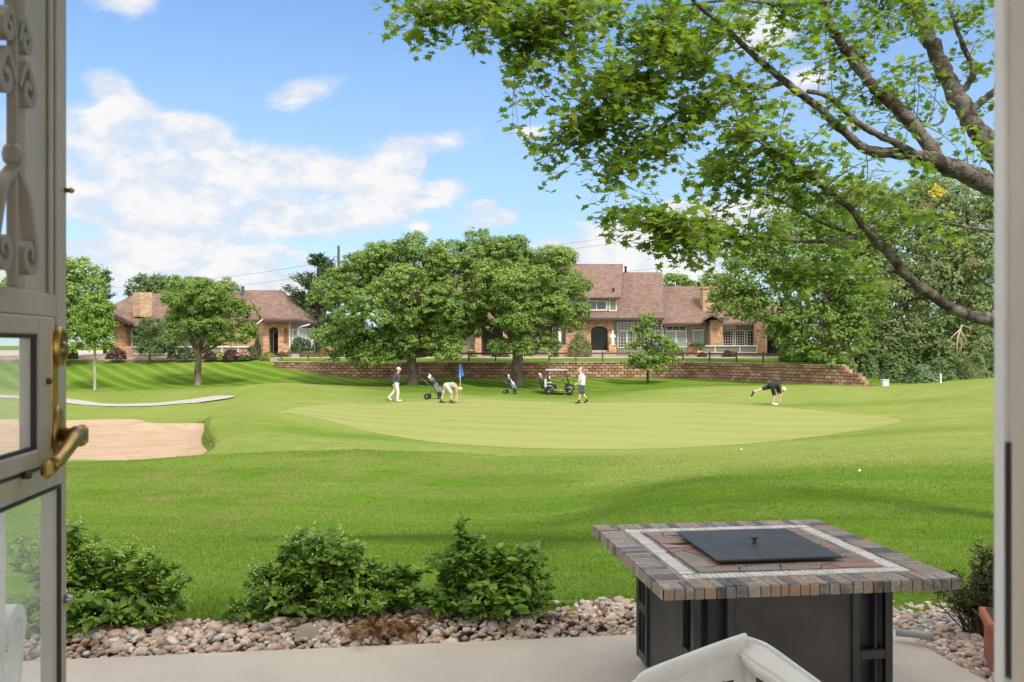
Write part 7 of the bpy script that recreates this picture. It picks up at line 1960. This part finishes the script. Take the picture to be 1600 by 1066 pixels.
def person(name_label, base, J, skin, parts, hair=None, cap=None, face=(1, 0, 0), up=(0, 0, 1), gripL=False, gripR=False):
    """J holds joints; body is one remeshed surface, clothing lies over it"""
    root = thing('person', name_label, 'person', base, 0, 'golfers on and beside the green')
    mb = MB(); v = lambda k: Vector(J[k])
    hip, chest, neck, hd = v('hip'), v('chest'), v('neck'), v('head')
    sp = spline([tuple(hip) + (.135,), tuple(hip.lerp(chest, .5)) + (.125,), tuple(chest) + (.145,), tuple(neck) + (.06,)], 4)
    mb.tube([p[:3] for p in sp], [p[3] for p in sp], 14); mb.ell(tuple(hip), (.15, .165, .14)); mb.ell(tuple(chest), (.13, .18, .15))
    chain(mb, [neck, neck.lerp(hd, .8)], [.056, .054])
    for s in 'LR':
        chain(mb, [v('sh' + s), v('el' + s), v('wr' + s)], [.056, .040, .028]); chain(mb, [hip + (v('th' + s) - hip), v('kn' + s), v('an' + s)], [.092, .056, .040])
        mb.tube([tuple(chest + Vector((0, 0, .02))), tuple(v('sh' + s))], [.08, .06], 8)
        hand(mb, v('wr' + s), v('hd' + s), 1 if s == 'L' else -1, gripL if s == 'L' else gripR)
        mb.ell(tuple(v('an' + s)), (.05, .045, .05))
    M = head(mb, hd, face, up)
    body = remesh(mb.build('body', skin, root), .0085, 2); eyes(root, M)
    for (nm, mt, fn) in parts:
        q = MB(); fn(q, v); remesh(q.build(nm, mt, root), .010, 2)
    if hair:
        q = MB(); q.ell((-.014, 0, .045), (.104, .086, .100), 14, 10, M); q.build('hair', hair, root)
    if cap:
        q = MB(); q.ell((-.004, 0, .058), (.108, .092, .085), 14, 10, M); q.ell((.105, 0, .048), (.075, .068, .012), 12, 6, M); q.build('cap', cap, root)
    return root
def top_(sl, r=1.0, hem=0.0):
    def fn(q, v):
        hip, chest, neck = v('hip'), v('chest'), v('neck')
        lo = hip.lerp(chest, .05 - hem)
        s = spline([tuple(lo) + (.168 * r,), tuple(hip.lerp(chest, .5)) + (.162 * r,), tuple(chest) + (.172 * r,), tuple(chest.lerp(neck, .85)) + (.085,)], 4)
        q.tube([p[:3] for p in s], [p[3] for p in s], 16); q.ell(tuple(chest), (.15 * r, .205, .165))
        for k in 'LR':
            a, b, c = v('sh' + k), v('el' + k), v('wr' + k)
            q.tube([tuple(chest + Vector((0, 0, .02))), tuple(a)], [.10, .078], 10)
            if sl == 'short': chain(q, [a, a.lerp(b, .75)], [.078, .062])
            else: chain(q, [a, b, b.lerp(c, .92)], [.075, .056, .042])
    return fn
def bottoms(full):
    def fn(q, v):
        hip, chest = v('hip'), v('chest'); q.ell(tuple(hip), (.168, .18, .15)); q.tube([tuple(hip), tuple(hip.lerp(chest, .25))], [.165, .160], 14)
        for k in 'LR':
            a, b, c = v('th' + k), v('kn' + k), v('an' + k)
            chain(q, [a, b, b.lerp(c, .92)] if full else [a, a.lerp(b, .95)], [.112, .078, .062] if full else [.115, .088])
    return fn
def shoes(L, Rr):
    def fn(q, v): shoe(q, v('anL'), L); shoe(q, v('anR'), Rr)
    return fn
def socks(q, v):
    for k in 'LR':
        a = v('an' + k); b = v('kn' + k); q.tube([tuple(a), tuple(a.lerp(b, .22))], [.050, .050], 10)
M_PULL = mat('charcoal_pullover', (.060, .062, .070), .9, var=.15, vscale=6); M_TRW = mat('white_trousers', (.66, .64, .57), .85, var=.06, vscale=5)
M_TAN = mat('tan_shirt', (.36, .30, .23), .9, var=.1, vscale=6); M_SHG = mat('pale_grey_shorts', (.50, .49, .46), .9, var=.06, vscale=6)
M_TEE = mat('white_tee', (.70, .70, .72), .9, var=.05, vscale=6); M_NAVY = mat('slate_blue_shorts', (.075, .085, .105), .9, var=.1, vscale=6)
M_BLKC = mat('black_clothing', (.014, .014, .018), .85, var=.2, vscale=6); M_SHW = mat('white_shoes', (.68, .68, .64), .6); M_SHB = mat('black_shoes', (.012, .012, .012), .6)
M_CAPP = mat('pale_cap', (.72, .58, .50), .8); M_HAIRG = mat('grey_hair', (.45, .42, .39), .8)
def feet(px, py, d):
    x = PX(px, d); return Vector((x, d, float(max(gz(x, d), -9)) + (.012 if bool(in_poly(np.array([x]), np.array([d]), GREEN)[0]) else 0)))
b = feet(619, 625, 46.8)
p1 = person('golfer in charcoal pullover, white trousers and pale cap walking with a putter', b,
  dict(hip=(0, 0, .93), chest=(.05, 0, 1.28), neck=(.09, 0, 1.47), head=(.13, 0, 1.63), shL=(.06, .17, 1.42), elL=(-.02, .22, 1.15), wrL=(.08, .20, .93), hdL=(.1, 0, -1), shR=(.05, -.17, 1.42), elR=(-.10, -.22, 1.15), wrR=(-.10, -.20, .90), hdR=(-.3, 0, -1),
       thL=(-.01, .08, .88), knL=(-.10, .08, .52), anL=(-.38, .08, .20), thR=(.02, -.08, .88), knR=(.10, -.08, .50), anR=(.08, -.08, .09)), M_SKIN,
  [('pullover', M_PULL, top_('long')), ('trousers', M_TRW, bottoms(True)), ('shoes', M_SHW, shoes((-.27, .08, .06), (.26, -.08, .04)))], hair=M_HAIRG, cap=M_CAPP, face=(1, -.15, -.12), gripR=True)
def club(name, label, a, b, head_dir, grp=None):
    a, b = Vector(a), Vector(b); t = thing(name, label, 'golf club', a)
    d = (b - a); mb = MB(); mb.tube([(0, 0, 0), tuple(d)], [.009, .007], 8); mb.build('shaft', mat('steel_shaft', (.42, .40, .36), .35, .8), t)
    mb = MB(); mb.tube([tuple(-d.normalized() * .06), tuple(d.normalized() * .22)], [.015, .013], 8); mb.build('grip', M_RUB, t)
    mb = MB(); mb.box(tuple(d + Vector(head_dir) * .04), (.11, .035, .03), bev=.006); mb.build('head', mat('steel_head', (.25, .25, .25), .3, .9), t)
club('putter', 'putter trailing from the hand of the golfer in white trousers', b + Vector((-.13, -.20, .84)), b + Vector((-.60, -.26, .40)), (-1, 0, 0))
b = feet(701, 634, 45.0)
p2 = person('golfer in tan shirt and pale shorts bent over picking a ball from the hole', b,
  dict(hip=(-.10, 0, .86), chest=(.22, 0, .86), neck=(.42, 0, .76), head=(.55, 0, .68), shL=(.36, .16, .78), elL=(.40, .17, .50), wrL=(.36, .12, .30), hdL=(.1, 0, -1), shR=(.37, -.16, .78), elR=(.42, -.17, .45), wrR=(.46, -.12, .16), hdR=(.15, 0, -1),
       thL=(-.13, .09, .82), knL=(-.26, .09, .48), anL=(-.40, .09, .10), thR=(-.06, -.09, .82), knR=(.14, -.09, .50), anR=(.13, -.09, .09)), M_SKIN2,
  [('shirt', M_TAN, top_('short', 1.0)), ('shorts', M_SHG, bottoms(False)), ('socks', M_SHB, socks), ('shoes', M_SHB, shoes((-.22, .09, .04), (.31, -.09, .04)))], hair=mat('bald_crown', (.60, .40, .30), .5), face=(.35, -.1, -1), up=(1, 0, .25))
b = feet(908, 632, 45.0)
p3 = person('golfer in white tee and slate shorts walking left with both hands on a club', b,
  dict(hip=(.02, 0, .93), chest=(.04, 0, 1.28), neck=(-.01, 0, 1.48), head=(-.05, 0, 1.64), shL=(.02, -.18, 1.42), elL=(.0, -.23, 1.14), wrL=(-.20, -.10, .98), hdL=(-1, .2, -.5), shR=(.02, .18, 1.42), elR=(.0, .23, 1.14), wrR=(-.18, .06, .94), hdR=(-1, -.2, -.5),
       thL=(.0, -.09, .88), knL=(-.06, -.09, .50), anL=(-.11, -.09, .09), thR=(.04, .09, .88), knR=(.12, .09, .50), anR=(.30, .09, .16)), M_SKIN2,
  [('tee_shirt', M_TEE, top_('short', 1.08, .12)), ('shorts', M_NAVY, bottoms(False)), ('socks', M_SHB, socks), ('shoes', M_SHB, shoes((-.29, -.09, .04), (.16, .09, .05)))], hair=mat('cropped_hair', (.50, .36, .28), .7), face=(-1, -.1, -.25), gripL=True, gripR=True)
club('golf_club', 'club held out in front by the golfer in the white tee', b + Vector((-.26, -.03, .92)), b + Vector((-.78, -.05, .42)), (-1, 0, 0))
b = feet(1209, 626, 41.0)
p4 = person('golfer in black balancing on one leg, bent forward to the grass, white cap', b,
  dict(hip=(-.12, 0, .88), chest=(.12, 0, .90), neck=(.30, 0, .78), head=(.42, 0, .70), shL=(.22, .16, .80), elL=(.24, .18, .52), wrL=(.20, .12, .34), hdL=(0, 0, -1), shR=(.22, -.16, .80), elR=(.25, -.17, .48), wrR=(.25, -.14, .20), hdR=(.05, 0, -1),
       thL=(-.12, .08, .84), knL=(-.47, .08, .74), anL=(-.86, .08, .60), thR=(-.08, -.08, .82), knR=(-.01, -.08, .48), anR=(-.03, -.08, .09)), M_SKIN2,
  [('shirt', M_BLKC, top_('short', 1.02)), ('shorts', M_BLKC, bottoms(False)), ('lifted_shoe', M_SHB, lambda q, v: shoe(q, v('anL') + Vector((-.05, 0, 0)), (-1.0, .08, .40))), ('standing_shoe', M_SHW, lambda q, v: shoe(q, v('anR'), (.17, -.08, .04)))], hair=M_HAIRG, cap=mat('white_cap', (.70, .69, .64), .8), face=(.25, -.1, -1), up=(1, 0, .2))

# ------------------------------------------------------------------ flag, balls
b = feet(719, 634, 45.0)
fl = thing('flagstick', 'pale flagstick with hanging blue flag at the hole beside the bending golfer', 'flag', b)
mb = MB(); mb.tube([(0, 0, -.05), (.005, 0, 1.0), (.01, 0, 1.90)], [.013, .012, .009], 8); mb.ell((.01, 0, 1.91), (.016, .016, .016)); mb.build('pole', mat('flag_pole', (.66, .66, .52), .4), fl)
mb = MB(); V = []; Fc = []; nn = 9
for i in range(nn):
    t = i / (nn - 1)
    for j in range(7):
        u = j / 6 - .5; wv = (.06 + .27 * t ** .8) * (1 - .15 * t)
        V.append((.02 + u * wv + .02 * t, -.02 + .06 * math.sin(u * 9 + t * 2), 1.88 - .64 * t + .18 * u * t))
for i in range(nn - 1):
    for j in range(6): Fc.append((i * 7 + j, i * 7 + j + 1, (i + 1) * 7 + j + 1, (i + 1) * 7 + j))
mb.add(V, Fc, True); o = mb.build('flag', mat('blue_flag', (.055, .17, .52), .7, var=.12, vscale=4), fl); sm_ = o.modifiers.new('solid', 'SOLIDIFY'); sm_.thickness = .004
def ball(lb, px, d):
    p = feet(px, 0, d); m = MB(); m.ell((p.x, p.y, p.z + .022), (.0225, .0225, .0225), 12, 8); tag(m.build('golf_ball', MATS['white_shoes']), lb, 'golf ball', 'golf balls lying on the grass')
ball('golf ball on the green far left of the golfer in the white tee', 857, 45.3)
ball('golf ball on the slope beneath the raised foot of the golfer in black', 1172, 43.6)
ball('golf ball on the lawn between the green and the fire table', 1158, 23.5)
ball('golf ball on the right-hand lawn above the table corner', 1343, 13.5)

# ------------------------------------------------------------------ golf bags on trolleys
def trolley(label, px, d, sc, bagc, yaw, towel=False):
    p = feet(px, 0, d); t = thing('golf_trolley', label, 'golf bag', p, yaw, 'golf bags on push carts'); t.scale = (sc, sc, sc)
    M_FR = mat('trolley_frame', (.10, .10, .10), .4, .5); M_BAG = bagc
    for (x, y, r) in ((-.30, .22, .145), (-.30, -.22, .145), (.34, 0, .12)):
        mb = MB(); V = []; Fc = []
        mb.lathe([(r * .80, y - .02), (r, y - .024), (r, y + .024), (r * .80, y + .02)], 24, (x, 0, r), 'Y'); w = mb.build('wheel', M_RUB, t)
        q = MB(); q.lathe([(.03, y - .03), (.03, y + .03)], 10, (x, 0, r), 'Y')
        for a in range(5):
            A = a * 2 * math.pi / 5; q.tube([(x, y, r), (x + r * .86 * math.cos(A), y, r + r * .86 * math.sin(A))], .012, 6)
        h = q.build('hub', mat('hub_white', (.55, .55, .52), .4), None); h.parent = w
    mb = MB(); mb.tube([(.34, 0, .12), (.22, 0, .20), (-.15, 0, .62), (-.42, 0, .95), (-.62, 0, 1.02), (-.70, 0, 1.0)], .016, 8); mb.tube([(-.05, 0, .50), (-.30, .22, .145)], .014, 6); mb.tube([(-.05, 0, .50), (-.30, -.22, .145)], .014, 6); mb.tube([(-.70, -.10, 1.0), (-.70, .10, 1.0)], .018, 8)
    mb.build('frame', M_FR, t)
    a, b = Vector((.30, 0, .16)), Vector((-.14, 0, .94)); dv = b - a
    Mx = Matrix.Translation(a + Vector((.10, 0, .06))) @ Vector((0, 0, 1)).rotation_difference(dv).to_matrix().to_4x4(); L = dv.length
    mb = MB(); mb.lathe([(.10, 0), (.125, .03), (.128, L * .4), (.118, L * .72), (.135, L * .9), (.14, L), (.11, L), (.10, L - .1)], 18, M=Mx); bg = mb.build('bag', M_BAG, t)
    q = MB(); q.box((.115, 0, L * .30), (.09, .20, L * .36), bev=.03, M=Mx); q.box((.11, 0, L * .66), (.06, .16, L * .22), bev=.02, M=Mx); q.box((0, -.13, L * .45), (.14, .05, L * .5), bev=.02, M=Mx); pk = q.build('pockets', mat('bag_grey', (.17, .17, .18), .7), t)
    rr = random.Random(int(px))
    q = MB()
    for i in range(9):
        x, y = rr.uniform(-.08, .08), rr.uniform(-.08, .08); q.tube([(x, y, L - .2), (x * 1.3, y * 1.4, L + rr.uniform(.10, .26))], .007, 6, M=Mx); 
    q.build('clubs', MATS['steel_shaft'], t)
    for i in range(3):
        q = MB(); x, y = rr.uniform(-.09, .09), rr.uniform(-.09, .09); q.ell((x, y, L + .20 + .06 * i), (.065, .05, .09), 12, 8, Mx); q.build('head_cover', [MATS['white_tee'], MATS['hub_white'], M_RUB][i], t)
    if towel:
        q = MB(); q.box((.10, -.09, L * .70), (.035, .15, L * .42), bev=.012, M=Mx); q.box((.14, .03, L * .52), (.03, .12, L * .36), bev=.012, M=Mx); q.build('towel', MATS['white_tee'], t)
M_BAGB = mat('black_bag', (.028, .028, .034), .55, var=.3, vscale=8)
M_BAGN = mat('navy_bag', (.028, .040, .10), .6, var=.3, vscale=8)
trolley('black golf bag on a three-wheeled push cart behind the bending golfer', 677, 47.0, 1.0, M_BAGB, R(-8))
trolley('navy golf bag with a white towel, standing alone left of the golf cart', 797, 52.0, .84, M_BAGN, R(-15), True)

# ------------------------------------------------------------------ golf cart
p = feet(870, 0, 53.5)
gc = thing('golf_cart', 'black golf cart with pale roof parked below the right big tree', 'golf cart', p, 0); gc.scale = (.80, .80, .80)
M_CB = mat('black_cart_body', (.016, .016, .018), .25, coat=.4); M_SILV = mat('silver_trim', (.36, .36, .37), .35, .5)
for (x, y) in ((-.62, .5), (-.62, -.5), (.94, .5), (.94, -.5)):
    mb = MB(); r = .225; mb.lathe([(r * .55, y - .10), (r * .9, y - .105), (r, y - .07), (r, y + .07), (r * .9, y + .105), (r * .55, y + .10)], 26, (x, 0, r), 'Y'); w = mb.build('wheel', M_RUB, gc)
    q = MB(); sg = 1 if y > 0 else -1; q.lathe([(r * .54, y - .085), (r * .54, y + .085)], 20, (x, 0, r), 'Y'); q.lathe([(r * .2, y + sg * .09), (r * .16, y + sg * .12)], 12, (x, 0, r), 'Y'); h = q.build('rim', MATS['hub_white'], None); h.parent = w
mb = MB()
for poly, yw in (([(-1.12, .50), (-.92, .47), (-.30, .47), (-.04, .68), (-.30, .77), (-.95, .84), (-1.14, .70)], .56), ([(-1.12, .502), (-.93, .30), (-.88, .30), (-.86, .48)], .555), ([(-.38, .30), (.02, .30), (-.03, .672), (-.30, .60)], .552),
                 ([(-.36, .245), (.66, .245), (.66, .335), (-.36, .335)], .54), ([(.55, .335), (.68, .34), (.74, .50), (.72, .82), (.66, .80)], .556), ([(.70, .54), (1.20, .50), (1.26, .60), (1.12, .72), (.82, .83), (.70, .80)], .55), ([(1.10, .50), (1.20, .30), (1.27, .32), (1.262, .598)], .545)):
    mb.prism(poly, (-yw, yw), 'Y')
mb.build('body', M_CB, gc)
for y in (-.575, .575):
    mb = MB(); mb.tube([(-.95, y, .44), (-.86, y, .58), (-.72, y, .66), (-.52, y, .66), (-.36, y, .58), (-.26, y, .36), (.2, y, .31), (.62, y, .31)], [.028] * 8, 8); mb.tube([(.70, y, .46), (.82, y, .56), (1.02, y, .56), (1.16, y, .48)], .028, 8)
    mb.build('fender_trim', M_SILV, gc)
mb = MB(); mb.box((-.28, 0, .80), (.52, 1.0, .13), bev=.04); st_ = mb.build('seat', mat('grey_seat', (.10, .10, .105), .6), gc)
mb = MB(); mb.box((-.56, 0, 1.02), (.11, 1.0, .36), Matrix.Rotation(R(-12), 4, 'Y'), bev=.04); mb.build('seat_back', MATS['grey_seat'], gc)
for y in (-.52, .52):
    mb = MB(); mb.tube([(-.62, y, .70), (-.66, y, 1.30), (-.66, y, 1.80)], .026, 8); mb.build('roof_post', M_CB, gc)
    mb = MB(); mb.tube([(.90, y, .74), (.78, y, 1.20), (.60, y, 1.80)], .026, 8); mb.build('roof_post', M_CB, gc)
mb = MB(); mb.prism([(-.86, 1.80), (-.80, 1.86), (.0, 1.90), (.72, 1.86), (.80, 1.80), (.74, 1.78), (-.80, 1.78)], (-.62, .62), 'Y'); mb.build('roof', mat('cart_roof', (.42, .40, .38), .5), gc)
mb = MB(); mb.quad((.88, -.50, .80), (.88, .50, .80), (.61, .50, 1.76), (.61, -.50, 1.76)); mb.build('windscreen', glass_mat('cart_glass', (.62, .62, .56)), gc)
mb = MB(); mb.tube([(.66, -.25, .72), (.44, -.25, 1.06)], .022, 8); M = Matrix.Translation((.42, -.25, 1.09)) @ Matrix.Rotation(R(-35), 4, 'Y')
mb.tube([(.17 * math.cos(a), .17 * math.sin(a), 0) for a in [i * 2 * math.pi / 18 for i in range(19)]], .016, 6, M=M); mb.tube([(-.17, 0, 0), (.17, 0, 0)], .012, 6, M=M); mb.build('steering_wheel', M_RUB, gc)
for y in (-.30, .28):
    M = Matrix.Translation((-1.02, y, .42)) @ Matrix.Rotation(R(-10), 4, 'Y')
    mb = MB(); mb.lathe([(.12, 0), (.135, .04), (.13, .5), (.145, .80), (.13, .82), (.12, .7)], 16, M=M); mb.build('golf_bag', M_BAGB, gc)
    q = MB(); rr = random.Random(3)
    for i in range(7): x, yy = rr.uniform(-.08, .08), rr.uniform(-.08, .08); q.tube([(x, yy, .6), (x * 1.3, yy * 1.3, rr.uniform(.95, 1.1))], .008, 6, M=M)
    for i in range(3): q.ell((rr.uniform(-.08, .08), rr.uniform(-.08, .08), 1.0 + .06 * i), (.06, .05, .085), 10, 8, M)
    q.build('clubs', MATS['hub_white'], gc)
mb = MB(); mb.box((-.86, -.60, .86), (.12, .03, .55), bev=.012); mb.build('towel', MATS['white_tee'], gc)
mb = MB(); mb.box((-.55, -.3, 1.28), (.12, .1, .22), bev=.03); mb.build('bottle', mat('yellow_bottle', (.75, .72, .35), .5), gc)
mb = MB(); mb.box((1.23, .34, .60), (.04, .16, .07), bev=.015); mb.build('headlight', MATS['hub_white'], gc)
mb = MB(); mb.box((1.23, -.34, .60), (.04, .16, .07), bev=.015); mb.build('headlight', MATS['hub_white'], gc)
mb = MB(); mb.box((-.58, -.563, .90), (.34, .012, .08)); mb.build('side_label', MATS['hub_white'], gc)
